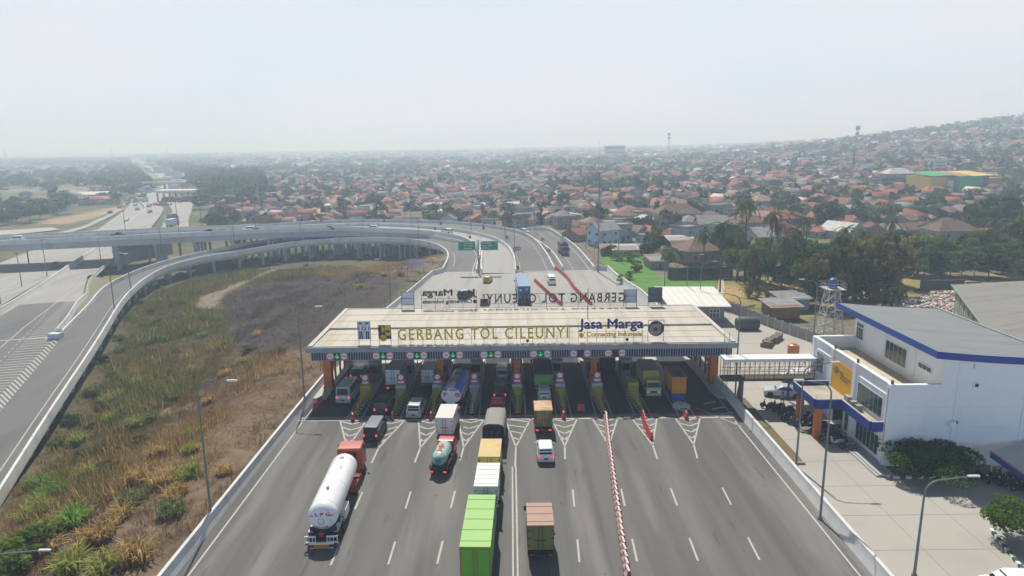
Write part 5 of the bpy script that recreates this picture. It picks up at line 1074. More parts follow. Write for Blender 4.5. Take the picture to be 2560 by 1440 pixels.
# yellow sign wall
ys = mat('sign_wall_yellow',(.72,.37,.015),.6,var=.05); bb(MB().bx(35.44,35.5,67.45,71.9,3.9,7.35),'sign_wall',ys)
e = empty('wall_logo',(35.42,71.0,6.3)); e.rotation_euler = (0,0,-PI/2); d = MB(); disc(d,(0,0,0),.42,24,0,.012); ring(d,(0,0),.12,.2,0,2*PI,-.02,m=1); ring(d,(0,0),.26,.33,.5,5.6,-.02,m=1); d.build('logo_disc',[LBLUE,LGOLD],e)
k = link('lettering', text_me('lettering','Jasamarga',.55,1.65,-.05,.16,.02,LBLUE,bold=.01), e); k = link('lettering', text_me('lettering','METROPOLITAN\nTOLLROAD',1.0,3.4,-.72,-.12,.02,mat('letter_dull',(.33,.24,.05),.6),bold=.01), e)
tag(e,'small navy emblem and lettering on the orange yellow wall of the office','wall sign')
# south wall fittings
for x,z in ((43.4,8.3),(41.9,4.6),(42.4,2.0)): bb(MB().bx(x-.2,x+.26,60.3,60.5,z-.24,z+.24).bx(x-.12,x+.2,60.27,60.3,z-.15,z+.16,1),'vent_box',[WHT,DARK])
bb(MB().bx(41.35,41.85,60.1,60.5,4.2,4.75),'air_conditioner',WHT)
bb(MB().bx(35.4,35.5,60.6,60.7,.3,8.0).bx(43.05,43.1,60.42,60.5,9.9,10.4),'down_pipe',STEEL)
bb(MB().bx(48.6,49.0,60.4,61,0,10.7).bx(48.6,51,62,74,0,4.2),'side_wing',WALLW)
# canopy over the entrance with blue fascia and orange columns
cz = 4.45; cp = [(31.6,72.4),(31.6,66.9),(34.3,66.9),(34.3,61.0),(35.6,61.0),(35.6,72.4)]
cp = cp[::-1]
c = MB(); c.prism(cp, 3.45, 3.6); canopy = bb(c,'canopy',YARD)
lip = MB(); n_ = len(cp)
for i in range(n_):
    a,b = Vector((*cp[i],0)),Vector((*cp[(i+1)%n_],0))
    if a.x > 35.5 and b.x > 35.5: continue
    d_ = (b-a).normalized(); nn = Vector((-d_.y,d_.x,0))*.14
    lip.add([(a.x,a.y,3.4),(b.x,b.y,3.4),(b.x,b.y,cz),(a.x,a.y,cz),(a.x+nn.x,a.y+nn.y,3.6),(b.x+nn.x,b.y+nn.y,3.6),(b.x+nn.x,b.y+nn.y,cz),(a.x+nn.x,a.y+nn.y,cz)],[(0,1,2,3),(7,6,5,4),(1,0,4,5)],0)
    lip.add([(a.x,a.y,cz),(b.x,b.y,cz),(b.x+nn.x,b.y+nn.y,cz),(a.x+nn.x,a.y+nn.y,cz),(a.x,a.y,cz+.09),(b.x,b.y,cz+.09),(b.x+nn.x,b.y+nn.y,cz+.09),(a.x+nn.x,a.y+nn.y,cz+.09)],[(4,5,6,7),(0,1,5,4),(3,7,6,2)],1)
bb(lip,'blue_fascia',[BLUE,trimm],canopy)
cr = mat('canopy_top',(.42,.37,.29),.9,var=.15,scale=.8); stain(cr,(.26,.25,.22),(.5,.5,.5),.48,.6,.8); bb(MB().bx(31.75,35.55,67.05,72.25,4.0,4.05).bx(34.45,35.55,61.15,67.05,4.0,4.05),'canopy_top',cr,canopy)
for x,y,m_ in ((32.1,71.7,mat('column_red_orange',(.42,.09,.04),.7)),(32.2,67.5,ORNG)): bb(MB().bx(x-.32,x+.32,y-.32,y+.32,0,3.5),'column',m_,canopy)
for y in (64.8,65.9): bb(MB().box((35.0,y,4.35),(.6,.5,.6)),'roof_unit',STEEL,canopy)
bb(MB().bx(35.0,35.6,67.1,67.9,4.0,4.6),'roof_block',YARD,canopy)
bb(MB().bx(34.2,35.6,58.6,76,0,.22).bx(33.95,34.2,58.6,76,0,.11),'plinth_step',mat('tile_grey',(.36,.36,.36),.7,var=.06))
tag(ob,'white two storey office with curved metal roof, blue fascia and orange sign wall','office building')
# north canopy piece with blue lip beyond the entrance
cn = empty('side_canopy',(33.5,75.2,0)); MB().bx(-.2,2.0,-1.6,3.2,3.3,3.42).bx(-.3,-.2,-1.6,3.2,2.75,3.5).build('roof', YARD, cn); MB().bx(-.36,-.3,-1.6,3.2,2.7,3.46).bx(-.3,2,-1.66,-1.6,2.7,3.46).build('blue_fascia', BLUE, cn); MB().box((-.1,2.9,1.4),(.2,.2,2.8)).build('post', BLUE, cn); tag(cn,'small blue edged canopy beside the office below the footbridge','canopy')
# planting bed with painted kerb in front of the south wall
kb = MB()
for k in range(18):
    a = 35.4+k*.55; kb.bx(a,a+.53,58.2,58.45,-.03,.2,k%2)
for k in range(5): kb.bx(34.9,35.15,58.5+k*.4,58.88+k*.4,-.03,.2,k%2)
tag(kb.build('painted_kerb',[WHT,mat('kerb_dkgreen',(.03,.09,.08),.8)]),'black and white painted kerb along the planting bed by the office','kerb')
kind(MB().bx(35.3,46,58.45,60.5,-.02,.1).build('planting_bed', verge),'structure')
kb = MB()
for k in range(16):
    a = G(2480,1330); b_ = G(2560,1430); t = k/12.; p = a.lerp(b_,t); kb.box((p.x+.0,p.y,.07),(.26,.5,.26),k%2,.9*0+math.atan2(b_.y-a.y,b_.x-a.x)-PI/2)
tag(kb.build('painted_kerb',[WHT,mat('kerb_dkgreen',(.03,.09,.08))]),'white and dark green kerb below the small tree at bottom right','kerb')
# ------------------------------------------------------------------ skybridge to the office
sb = empty('footbridge',(24.7,76.6,0)); m = MB().bx(0,10.7,-.95,.95,5.85,6.05).bx(0,10.7,-1.0,-.95,5.72,6.08); m.build('roof', mat('bridge_roof_white',(.70,.70,.68),.6,var=.05), sb)
MB().bx(0,10.7,-.85,.85,3.32,3.55).build('floor', mat('bridge_floor_dark',(.09,.08,.06),.8), sb)
rl = mat('railing_brown',(.17,.125,.10),.6); m = MB()
for y in (-.82,.82):
    for z in (4.15,4.5): m.bx(0,10.7,y-.02,y+.02,z-.02,z+.02)
    for x in np.arange(0,10.7,.15): m.bx(x,x+.014,y-.01,y+.01,3.55,4.15)
    for x in np.arange(.1,10.7,1.17): m.bx(x-.028,x+.028,y-.028,y+.028,3.55,5.85)
    for k,x in enumerate(np.arange(.5,10.2,1.17)):
        for q in (0,.12,.24): m.bx(x+q,x+q+.025,y-.012,y+.012,4.5+.25*(q>0),5.85)
        m.bx(x,x+.55,y-.015,y+.015,4.98,5.01)
m.build('railing', rl, sb)
for x in (2.4,): MB().bx(x-.2,x+.2,-.3,.3,0,3.3).build('pillar', rl, sb)
tag(sb,'white roofed footbridge with brown railings from toll gate to office','footbridge')
# ------------------------------------------------------------------ lattice water tower
wb_ = (50.3,104.2); wtw = empty('water_tower',(wb_[0],wb_[1],0)); m = MB(); H_ = 8.1; a0,a1 = 1.75,.75
def leg(sx,sy,z): f = a0+(a1-a0)*z/H_; return Vector((sx*f,sy*f,z))
cs4 = [(-1,-1),(1,-1),(1,1),(-1,1)]
for c4 in cs4: m.tube(leg(*c4,0),leg(*c4,H_),.085,n=6)
for i in range(4):
    p,q = cs4[i],cs4[(i+1)%4]
    for k in range(6):
        z0,z1 = k*H_/6,(k+1)*H_/6
        m.tube(leg(*p,z0),leg(*q,z1),.045,n=4).tube(leg(*q,z0),leg(*p,z1),.045,n=4).tube(leg(*p,z1),leg(*q,z1),.045,n=4)
m.build('lattice_frame', mat('tower_steel',(.52,.53,.52),.6,.2), wtw); m = MB().bx(-1.5,1.5,-1.5,1.5,H_,H_+.1)
for s1 in (-1,1):
    for z in (.5,1.0): m.tube((-1.5,s1*1.5,H_+z),(1.5,s1*1.5,H_+z),.025,n=4).tube((s1*1.5,-1.5,H_+z),(s1*1.5,1.5,H_+z),.025,n=4)
    for t in (-1.5,-.5,.5,1.5): m.tube((t,s1*1.5,H_),(t,s1*1.5,H_+1),.025,n=4).tube((s1*1.5,t,H_),(s1*1.5,t,H_+1),.025,n=4)
m.build('platform', mat('tower_platform',(.45,.40,.36),.7), wtw)
tb = paint('tank_deep_blue',(.02,.05,.26)); m = MB(); m.lathe([(.66,.1),(.68,.2),(.68,1.3),(.55,1.5),(.25,1.62),(.25,1.7),(0,1.72)],(0,0,H_),20)
tank_ = m.build('tank', tb, wtw, smooth=40); m = MB()
for z in (.35,.75,1.15): m.lathe([(.70,H_+z),(.70,H_+z+.05)],n=20)
m.lathe([(.42,H_+1.55),(.2,H_+1.72),(0,H_+1.75)],n=16); m.build('lid_and_bands', paint('lid_blue',(.12,.22,.42)), tank_)
tag(wtw,'tall lattice steel tower carrying a blue water tank behind the office','water tower')
wt2 = empty('water_tank',(41.0,95.2,0)); m = MB(); m.lathe([(.8,0),(.82,.1),(.82,1.5),(.7,1.75),(.35,1.9),(.35,2.0),(0,2.02)],n=20); m.build('tank', paint('tank_orange',(.55,.20,.03)), wt2, smooth=40); m = MB(); 
for z in (.3,.7,1.1,1.45): m.lathe([(.84,z),(.84,z+.06)],n=20)
m.build('band', paint('tank_orange2',(.45,.15,.02)), wt2); tag(wt2,'squat orange plastic water tank behind the footbridge','water tank')
# covered black car, concrete slab pile
e = empty('stored_block',(39.4,110.2,0)); m = MB(); m.lathe([(0,-1.9),(.9,-1.85),(1.15,-1.4),(1.15,1.4),(.9,1.85),(0,1.9)],(0,0,1.0),20,axis='x'); m.build('tank', mat('tank_dark_grey',(.07,.09,.095),.6,var=.2), e, smooth=40); MB().bx(-1.6,1.6,-.9,.9,-.03,.35).build('cradle', DARK, e); tag(e,'dark grey horizontal tank standing at the rear edge of the yard','tank')
e = empty('slab_pile',(40.6,102.3,0),.9); m = MB()
for k in range(9): m.box(((k-4)*.75,rnd.uniform(-.2,.2),.28),(.68,1.3,.6),0,rnd.uniform(-.12,.12)).box(((k-4)*.75+.1,rnd.uniform(-.2,.2),.72),(.62,1.1,.28),0,rnd.uniform(-.2,.2))
m.build('slab', mat('slab_brown',(.17,.15,.12),.9,var=.3,scale=2), e); tag(e,'row of weathered concrete slabs stacked along the yard edge','slabs')
# boundary wall of panels and posts
fw = empty('panel_fence',(38.3,125.6,0)); pts = [Vector((38.3,125.6,0)),Vector((41.3,118.9,0)),Vector((44.6,108.2,0)),Vector((47.6,100.1,0)),Vector((50.6,93,0))]; Q = catmull(pts,20); m = MB(); po = MB()
for a,b in zip(Q,Q[1:]):
    an = math.atan2(b.y-a.y,b.x-a.x); c_ = (a+b)/2; m.box((c_.x-38.3,c_.y-125.6,.85),((b-a).length,.08,1.7),0,an); 
    for z in (.42,.85,1.28): m.box((c_.x-38.3,c_.y-125.6,z),((b-a).length,.1,.03),0,an)
    po.box((a.x-38.3,a.y-125.6,.95),(.22,.22,1.9),0,an)
m.build('panel', mat('fence_concrete',(.30,.30,.28),.9,var=.15,scale=1.5), fw); po.build('post', GIRD, fw); tag(fw,'grey concrete panel wall between office yard and the palm grove','wall')
# long white roofed hut by the rice field
h = empty('service_hut',(27.4,113.6,0)); wr_ = mat('hut_roof_white',(.66,.64,.60),.5,var=.06,scale=.5); ribbed(wr_,1.6,'X',.6,.08); stain(wr_,(.5,.46,.4),(.6,.1,.5),.55,.7,.4)
MB().bx(.4,9.3,.6,10.6,-.1,3.1).build('wall', mat('hut_wall_grey',(.22,.21,.20),.85,var=.15), h)
m = MB(); m.add([(-.6,-.4,3.35),(10.2,-.4,3.2),(10.6,11.6,4.15),(-.6,11.6,4.3),(-.6,-.4,3.2),(10.2,-.4,3.05),(10.6,11.6,4.0),(-.6,11.6,4.15)],[(0,1,2,3),(7,6,5,4),(0,4,5,1),(1,5,6,2),(2,6,7,3),(3,7,4,0)]); m.build('roof', wr_, h)
wf = MB().bx(6.7,8.5,.5,.6,1.0,2.6).build('window', mat('window_frame_white',(.74,.76,.76)), h); m = MB()
for k in range(3):
    for z in (1.05,1.95): m.bx(6.78+k*.57,7.26+k*.57,.46,.5,z,z+(.8 if z<1.5 else .55))
m.build('pane', GLSB, wf); MB().bx(9.25,9.33,3,5,1,2.4).build('window', GLSB, h); tag(h,'low service hut with ribbed white sheet roof beside the rice field','hut')
# ------------------------------------------------------------------ warehouse and rubble at right
wh = empty('warehouse',(86,126,0)); wr2 = mat('warehouse_roof',(.20,.195,.175),.6,.1,var=.08,scale=.5); ribbed(wr2,1.8,'X',.5,.06); stain(wr2,(.14,.135,.125),(.06,.4,.3),.48,.65,.6)
p0 = G(2392,712,6.2); p1 = G(2492,838,6.2); rdv = (p1-p0); rdv.z=0; un = rdv.normalized(); vn = Vector((-un.y,un.x,0)); vn = vn if vn.x>0 else -vn
def wp(u,v,z): q = p0+un*u+vn*v; return (q.x-86,q.y-126,z)
Lw = 44.; sp = 24.
m = MB(); m.add([wp(-.5,-.6,6.1),wp(Lw,-.6,6.1),wp(Lw,sp,9.6),wp(-.5,sp,9.6),wp(-.5,-.6,5.95),wp(Lw,-.6,5.95),wp(Lw,sp,9.4),wp(-.5,sp,9.4)],[(0,1,2,3),(7,6,5,4),(0,4,5,1),(3,2,6,7),(0,3,7,4)]); m.build('roof', wr2, wh)
m = MB(); m.add([wp(0,0,-.3),wp(Lw,0,-.3),wp(Lw,0,6.0),wp(0,0,6.0),wp(0,sp,-.3),wp(0,sp,9.3)],[(0,1,2,3),(0,3,5,4)]); m.build('wall', mat('warehouse_wall',(.20,.19,.17),.9,var=.15), wh)
for k in range(7):
    u = 2+k*4.2; m = MB(); m.add([wp(u,-.06,1.2),wp(u+3.2,-.06,1.2),wp(u+3.2,-.06,4.9),wp(u,-.06,4.9)],[(0,1,2,3)]); ba = m.build('bay', mat('bay_cream',(.45,.43,.36),.8,var=.1), wh)
    m = MB(); m.add([wp(u+.9,-.1,2.2),wp(u+2.2,-.1,2.2),wp(u+2.2,-.1,4.0),wp(u+.9,-.1,4.0)],[(0,1,2,3)]); m.build('bay_window', mat('bay_glass',(.12,.24,.22),.3), ba)
m = MB(); m.tube(wp(-.5,-.7,6.05),wp(Lw,-.7,6.05),.14,n=6); m.build('gutter', mat('gutter_green',(.20,.26,.22),.6), wh); tag(wh,'huge warehouse with weathered grey roof at the right edge','warehouse')
rp = [Vector(p) for p in pp([(2235,768),(2300,748),(2400,738),(2425,790),(2440,830),(2380,850),(2230,800)],0)]; RP = [(p.x,p.y) for p in rp]
V=[];F=[];Cc=[]; bxs = [p[0] for p in RP]; bys = [p[1] for p in RP]; k = 0
pal = np.array([(.55,.42,.38),(.62,.55,.50),(.42,.30,.26),(.66,.62,.58),(.30,.25,.22),(.35,.09,.08),(.25,.33,.25)])
while k < 2200:
    x = nrs.uniform(min(bxs),max(bxs)); y = nrs.uniform(min(bys),max(bys))
    if not inpoly(np.array([x]),np.array([y]),RP)[0]: continue
    k += 1; s_ = nrs.uniform(.2,.55); z = max(0,fbm(np.array([x]),np.array([y]),7,77)[0]*2.4-.4)+nrs.uniform(-.1,.3); R3 = Matrix.Rotation(nrs.uniform(0,6.28),3,Vector(nrs.normal(size=3)).normalized()); b0 = len(V)
    for sx,sy,sz in ((-1,-1,-.5),(1,-1,-.5),(1,1,-.5),(-1,1,-.5),(-1,-1,.5),(1,-1,.5),(1,1,.5),(-1,1,.5)): q = R3@Vector((sx*s_*.6,sy*s_*.4,sz*s_*.5)); V.append((x+q.x,y+q.y,z+q.z))
    for f in [(3,2,1,0),(4,5,6,7),(0,1,5,4),(1,2,6,5),(2,3,7,6),(3,0,4,7)]: F.append([i+b0 for i in f]); 
    Cc += [pal[nrs.choice(7,p=[.25,.28,.12,.2,.09,.03,.03])]]*6
o = link('rubble', npmesh('rubble', np.array(V), np.array(F), np.array(Cc), attrmat('rubble_mix',.9,var=.2)), None); kind(o,'stuff')
e = empty('rubble_wall', G(2330,725)); MB().box((2.,0,1.0),(9,.4,2.2)).box((8.5,0,.8),(3,.4,1.6)).build('wall', mat('dark_wall',(.09,.08,.075),.9,var=.2), e); tag(e,'dark low wall behind the pale rubble heap','wall')
# parking shed
sh = empty('parking_shed',(44.2,58.2,0)); srf = mat('shed_roof',(.42,.45,.46),.5,.3,var=.05); ribbed(srf,3,'Y',.5,.04)
m = MB(); m.add([(.0,.2,2.55),(4.5,2.2,2.75),(6.5,-6.0,2.75),(-.3,-7.0,2.55)],[(3,2,1,0)]); m.build('roof', srf, sh); m = MB()
m.add([(-.02,.2,1.95),(-.02,.2,2.58),(-.34,-7.0,2.58),(-.34,-7.0,1.95),(.04,.2,1.95),(.04,.2,2.58),(-.28,-7,2.58),(-.28,-7,1.95)],[(0,1,2,3),(7,6,5,4),(1,5,6,2),(0,3,7,4)],0); m.add([(-.06,.25,2.5),(-.06,.25,2.62),(-.38,-7.0,2.62),(-.38,-7.0,2.5)],[(0,1,2,3)],1); m.build('fascia',[BLUE,mat('trim_orange',(.45,.16,.06))],sh)
for x,y in ((.15,-.0),(-.1,-6.5)): m = MB().tube((x,y,0),(x,y,2.5),.06,n=8).build('post', WHT, sh)
tag(sh,'parking shelter with blue fascia at the lower right edge','shelter')
# ------------------------------------------------------------------ motorcycles
def moto(pm, scooter=True):
    r = empty('motorcycle'); L_ = .62
    t = MB(); t.lathe([(.20,-.05),(.27,-.05),(.29,0),(.27,.05),(.20,.05)],n=14,axis='x'); tm_ = t.mesh('tyre',BLK,smooth=40); q = MB(); q.lathe([(.21,-.02),(.21,.02)],n=14,axis='x'); q.lathe([(.07,-.06),(.07,.06)],n=8,axis='x'); rmm = q.mesh('rim',STEEL)
    for y in (-L_,L_): w_ = link('wheel',tm_,r); w_.location = (0,y,.29); link('rim',rmm,w_)
    b = MB(); b.loft([[(-.10,-.72,.62),(.10,-.72,.62),(.07,-.72,.76),(-.07,-.72,.76)],[(-.17,-.45,.40),(.17,-.45,.40),(.13,-.45,.74),(-.13,-.45,.74)],[(-.17,-.1,.26),(.17,-.1,.26),(.12,-.1,.62),(-.12,-.1,.62)],[(-.18,.22,.22),(.18,.22,.22),(.15,.22,.36),(-.15,.22,.36)],[(-.2,.34,.25),(.2,.34,.25),(.16,.38,.85),(-.16,.38,.85)],[(-.12,.5,.45),(.12,.5,.45),(.10,.46,.98),(-.10,.46,.98)]]); b.build('body',pm,r,smooth=40)
    m = MB(); m.loft([[(-.12,-.72,.76),(.12,-.72,.76),(.09,-.72,.82),(-.09,-.72,.82)],[(-.15,-.35,.72),(.15,-.35,.72),(.12,-.35,.80),(-.12,-.35,.80)],[(-.11,-.02,.62),(.11,-.02,.62),(.09,-.02,.70),(-.09,-.02,.70)]]); m.build('seat',BLK,r,smooth=40)
    m = MB().path([(-.34,.30,1.02),(-.16,.40,1.0),(.16,.40,1.0),(.34,.30,1.02)],.022,n=5).tube((0,.42,.98),(0,.62,.32),.035,n=6); m.build('handlebar',DARK,r)
    for sx in (-1,1): MB().box((sx*.27,.36,1.16),(.11,.02,.08)).tube((sx*.22,.36,1.0),(sx*.26,.36,1.14),.008,n=4).build('mirror',DARK,r)
    MB().box((0,.50,.84),(.18,.06,.12)).build('headlight',LAMPW,r,bevel=.02); MB().box((0,-.76,.68),(.12,.04,.06)).build('tail_light',LAMPR,r)
    MB().bx(-.06,.06,-.86,-.5,.50,.56).bx(-.05,.05,.45,.85,.58,.61).build('mudguard',DARK,r); MB().tube((.14,-.75,.28),(.14,-.1,.24),.04,n=6).build('exhaust',STEEL,r)
    return r
protoM = [moto(PC['black']), moto(paint('moto_charcoal',(.03,.035,.045))), moto(WHT), moto(PC['silver']), moto(PC['maroon'])]
ML = [('black','motorcycle'),('charcoal','motorcycle'),('white','scooter'),('silver sided','motorcycle'),('dark red','motorcycle')]
rows = [('under the entrance canopy',[(30.05,75.6),(30.5,74.9),(30.95,74.2),(31.2,75.4),(31.4,73.6),(31.9,74.6),(31.1,72.8),(31.6,72.1),(32.6,73.9),(30.9,71.4),(31.35,70.7),(31.7,70.0),(33.0,72.6),(33.3,71.8),(32.0,69.3),(33.5,70.9),(31.5,68.9),(33.7,70.0),(33.9,69.2)]),('in front of the orange column',[(32.9,66.2),(33.4,65.6),(33.9,67.4)]),('beside the office step',[(33.9,66.0),(34.0,64.2)])]
used = set(); mlist = []
def place_moto(k, x, y, rz, z=0.0):
    r = protoM[k]
    if k in used: r = copy_tree(protoM[k])
    used.add(k); r.location = (x,y,z+.0); r.rotation_euler = (0,0,rz); return r
for nm,pts in rows:
    for j,(x,y) in enumerate(pts):
        k = 2 if (nm.startswith('under') and j in (16,)) else (3 if (nm.startswith('in front') and j==1) else (4 if j in(8,13) and nm.startswith('under') else rnd.choice((0,0,1)))); mlist.append((place_moto(k,x,y,rnd.uniform(-.15,.15)+1.05),k,nm))
for x,y in ((43.15,57.55),(44.0,57.2)): mlist.append((place_moto(0,x,y,.4+PI*.9),0,'in the shade below the office wall'))
for j,(x,y) in enumerate(((44.9,57.4),(45.3,56.8),(45.0,56.1),(45.6,56.3),(45.2,55.3),(45.9,55.6),(45.5,57.9))): mlist.append((place_moto((0,1,0,1,0,1,0)[j],x,y,.9),(0,1,0,1,0,1,0)[j],'under the blue edged shelter'))
from collections import defaultdict
cnt = defaultdict(list)
for r,k,nm in mlist: cnt[(k,nm)].append(r)
ORDS = ['first','second','third']+[f'{i}th' for i in range(4,200)]
def ordn(i):
    i += 1
    if i <= 3: return ('first','second','third')[i-1]
    s_ = 'th' if 10 <= i%100 <= 20 else {1:'st',2:'nd',3:'rd'}.get(i%10,'th'); return f'{i}{s_}'
def setl(items, base, where, cat, grp):
    items = sorted(items, key=lambda o: o.location.x/max(o.location.y,1))
    for i,o in enumerate(items):
        tag(o, f'{base} {where}' if len(items)==1 else f'{base} {where}, {ordn(i)} from left', cat, grp)
for (k,nm),rs in cnt.items(): setl(rs, ' '.join(ML[k]), 'parked '+nm, 'motorcycle', 'motorcycles parked at the office')
# person by the motorcycles
def person(loc, rz, label, shirt, trouser):
    e = empty('person',loc,rz); me = bpy.data.meshes.new('body')
    J = [(0,0,.95),(0,0,1.15),(0,.01,1.42),(0,.01,1.52),(0,.02,1.66), (-.18,0,1.40),(-.23,.02,1.12),(-.2,.14,.90),(-.19,.2,.83),(.18,0,1.40),(.23,.02,1.12),(.2,.14,.90),(.19,.2,.83),(-.1,0,.88),(-.11,.02,.48),(-.11,-.02,.08),(-.11,.12,.04),(.1,0,.88),(.11,.04,.48),(.11,.0,.08),(.11,.14,.04)]
    Ed = [(0,1),(1,2),(2,3),(3,4),(2,5),(5,6),(6,7),(7,8),(2,9),(9,10),(10,11),(11,12),(0,13),(13,14),(14,15),(15,16),(0,17),(17,18),(18,19),(19,20)]
    Rr = [.15,.15,.16,.06,.10,.07,.05,.038,.035,.07,.05,.038,.035,.1,.065,.045,.04,.1,.065,.045,.04]
    me.from_pydata(J,Ed,[]); o = link('body',me,e); md = o.modifiers.new('skin','SKIN'); 
    for v,r_ in zip(me.skin_vertices[0].data,Rr): v.radius = (r_,r_*.8)
    me.skin_vertices[0].data[0].use_root = True; o.modifiers.new('sub','SUBSURF').levels = 2; bpy.context.view_layer.update()
    nm_ = bpy.data.meshes.new_from_object(o.evaluated_get(bpy.context.evaluated_depsgraph_get())); nm_.name='body'; o.modifiers.clear(); o.data = nm_
    nm_.materials.clear()
    for mm in (mat('skin_brown',(.25,.13,.075),.6),shirt,trouser): nm_.materials.append(mm)
    for p in nm_.polygons: c = p.center; p.material_index = 2 if c.z < .95 else (1 if c.z < 1.47 and not (abs(c.x)>.16 and c.z<1.05) else 0)
    nm_.shade_smooth(); h_ = MB(); h_.lathe([(.02,1.79),(.09,1.765),(.118,1.70),(.115,1.65)],(0,-.01,0),14); h_.build('hair',mat('hair_black',(.012,.01,.01),.7),e,smooth=60); tag(e,label,'person')
person((32.0,76.3,0),2.6,'person with dark hair in a grey shirt standing behind the motorcycles',mat('shirt_grey',(.25,.26,.28),.8),mat('trousers_dark',(.03,.03,.04),.8))
# cars parked near the footbridge
car('mpv',4.3,1.72,1.65,WHT,'white car parked behind the footbridge railings',(37.3,84.6,0),1.45,lit=False)
car('sedan',4.4,1.75,1.45,PC['silver'],'silver saloon parked at the office corner under the footbridge',(33.3,79.6,0),1.3,lit=False,glass=GLSB)
car('mpv',4.3,1.72,1.65,WHT,'white car roof at the bottom right corner of the yard',(34.3,41.6,0),1.5,lit=False)
# yard details: bollard
e = MB().lathe([(.16,0),(.16,.5),(.05,1.3),(.02,1.5)],(27.6,79.0,0),8).build('marker_post', mat('post_ochre',(.3,.22,.1),.8)); tag(e,'thin pointed marker post at the end of the planted verge','post')
# ------------------------------------------------------------------ street lamps
def lamp(base, H_, arm, label, dirx=1, r=.09, group='street lamps of the toll plaza', bent=True):
    e = empty('street_lamp', base); m = MB(); z1 = H_-1.0
    m.tube((0,0,0),(0,0,z1),r*1.25,r*.75,n=8); pr = (0,0,z1)
    for k in range(1,6):
        a = k/5*PI/2*.88; q = (dirx*1.1*(1-math.cos(a)),0,z1+1.0*math.sin(a)); m.tube(pr,q,r*.7,n=6); pr = q
    q = (dirx*arm,0,H_+.25); m.tube(pr,q,r*.6,r*.5,n=6); m.lathe([(r*2.2,0),(r*2.2,.25)],n=8); m.build('pole', POLE, e, smooth=50)
    MB().box((dirx*(arm+.3),0,H_+.28),(.85,.22,.12)).build('lamp_head', WHT, e, bevel=.04); tag(e,label,'street lamp',group); return e
for n_,px,py,H_,arm,dx,lb in (('',530,1306,12.3,2.6,1,'tall curved street lamp on the left barrier nearest the camera'),('',763,1016,12.2,2.2,1,'street lamp on the left barrier beside the roof front corner'),('',976,747,8.0,2.0,-1,'street lamp behind the gate at the left barrier'),('',2050,1298,12.0,2.4,-1,'street lamp on the right barrier bending over the road'),('',1990,1166,10.3,2.6,1,'street lamp at the verge end bending over the office yard'),('',1837,1002,13.2,2.0,-1,'street lamp beside the ladder at the right roof end'),('',2285,1442,7.6,3.0,1,'slim curved lamp standing in the lower right of the yard'),('',2032,860,10.0,2.2,-1,'lamp post near the lattice water tower'),('',1715,770,10.0,2.2,1,'lamp post behind the dark panel at the white hut'),('',1748,776,9.0,2.2,1,'lamp post at the middle of the white hut roof'),('',1660,745,9.5,2.6,1,'curved lamp left of the white hut above the rice field')):
    lamp(G(px,py), H_, arm, lb, dx)
lp_ = GY(112,1376,41.5); lamp(Vector((lp_.x-4.3,41.5,hz(lp_.x-4.3,41.5))),lp_.z-hz(lp_.x-4.3,41.5)-.25,4.0,'lamp head reaching in at the bottom left corner',1)
def post(p, H_, label, r=.10, name='lamp_post', arm=0, dx=1, heads=0, group='tall lamp posts along the ramps'):
    e = empty(name,p); MB().tube((0,0,0),(0,0,H_),r*1.3,r*.8,n=8).build('pole',POLE,e)
    m = MB(); m.box((0,0,H_),(1.0,.3,.12)); 
    if arm: m.tube((0,0,H_-.2),(dx*arm,0,H_+.25),.05,n=5).box((dx*(arm+.3),0,H_+.27),(.6,.2,.1))
    m.build('lamp_head',WHT if arm else DARK,e); tag(e,label,'lamp post',group)
PL = [(288,785,-4.2,9.0),(327,722,-3.9,9.0),(407,640,-3.2,9.0),(589,636,-2.4,9.5),(640,577,2.8,9.5),(754,603,-1.6,9.),(910,597,-1.2,9),(1047,602,-.5,6.5),(1178,580,.4,10),(1209,570,.6,8.5),(1263,597,.2,9),(1286,632,0,11),(1337,578,.1,10),(1420,594,0,8.5),(1465,621,0,8.5),(1546,655,-.3,8.5),(315,584,3.,7.5),(447,582,3.,11),(505,568,3.,9),(1100,556,1.2,8),(1028,560,1.5,9),(873,556,2.,8),(118,690,-5,10.5),(255,670,-5,9.5),(55,716,-5,9),(2,760,-5,9)]
for (px,py,z,H_),o in zip(PL,range(99)): pass
PL.sort(); 
for i,(px,py,z,H_) in enumerate(PL): post(G(px,py,z),H_,f'thin dark lamp post along the ramps, {ordn(i)} of {len(PL)} from the left',arm=1.2 if i%3==0 else 0,dx=1 if i%2 else -1)
post(GY(1495,692,163),25,'tall thick mast rising at the rice field corner',r=.15,name='mast',group=None)
# ------------------------------------------------------------------ signs and banners
SGRN = mat('sign_green',(.01,.22,.13),.5,var=.06)
def board(e, x, z, w_, h_, lines, m=SGRN, tmx=SWHT, tz=None, y=-.08):
    b = MB().bx(x-w_/2,x+w_/2,y-.03,y+.03,z,z+h_).build('board',m,e)
    MB().bx(x-w_/2+.05,x+w_/2-.05,y-.04,y-.035,z+.05,z+.09).bx(x-w_/2+.05,x+w_/2-.05,y-.04,y-.035,z+h_-.09,z+h_-.05).build('border',tmx,b)
    for i,(s_,a,b_) in enumerate(lines): k = link('lettering',text_me('lettering',s_,x-w_/2+w_*a,x-w_/2+w_*b_,z+h_*(.70-.27*i),z+h_*(.70-.27*i)+h_*.17,.01,tmx,bold=.01),b); k.location = (0,y-.045,0)
    return b
gs_ = empty('direction_sign',G(1197,684)); m = MB().tube((0,0,0),(0,0,8.2),.2,.16,n=10).tube((-4.6,.05,6.6),(4.6,.05,6.6),.07,n=6).tube((-4.6,.05,7.3),(4.6,.05,7.3),.07,n=6); m.build('post',POLE,gs_)
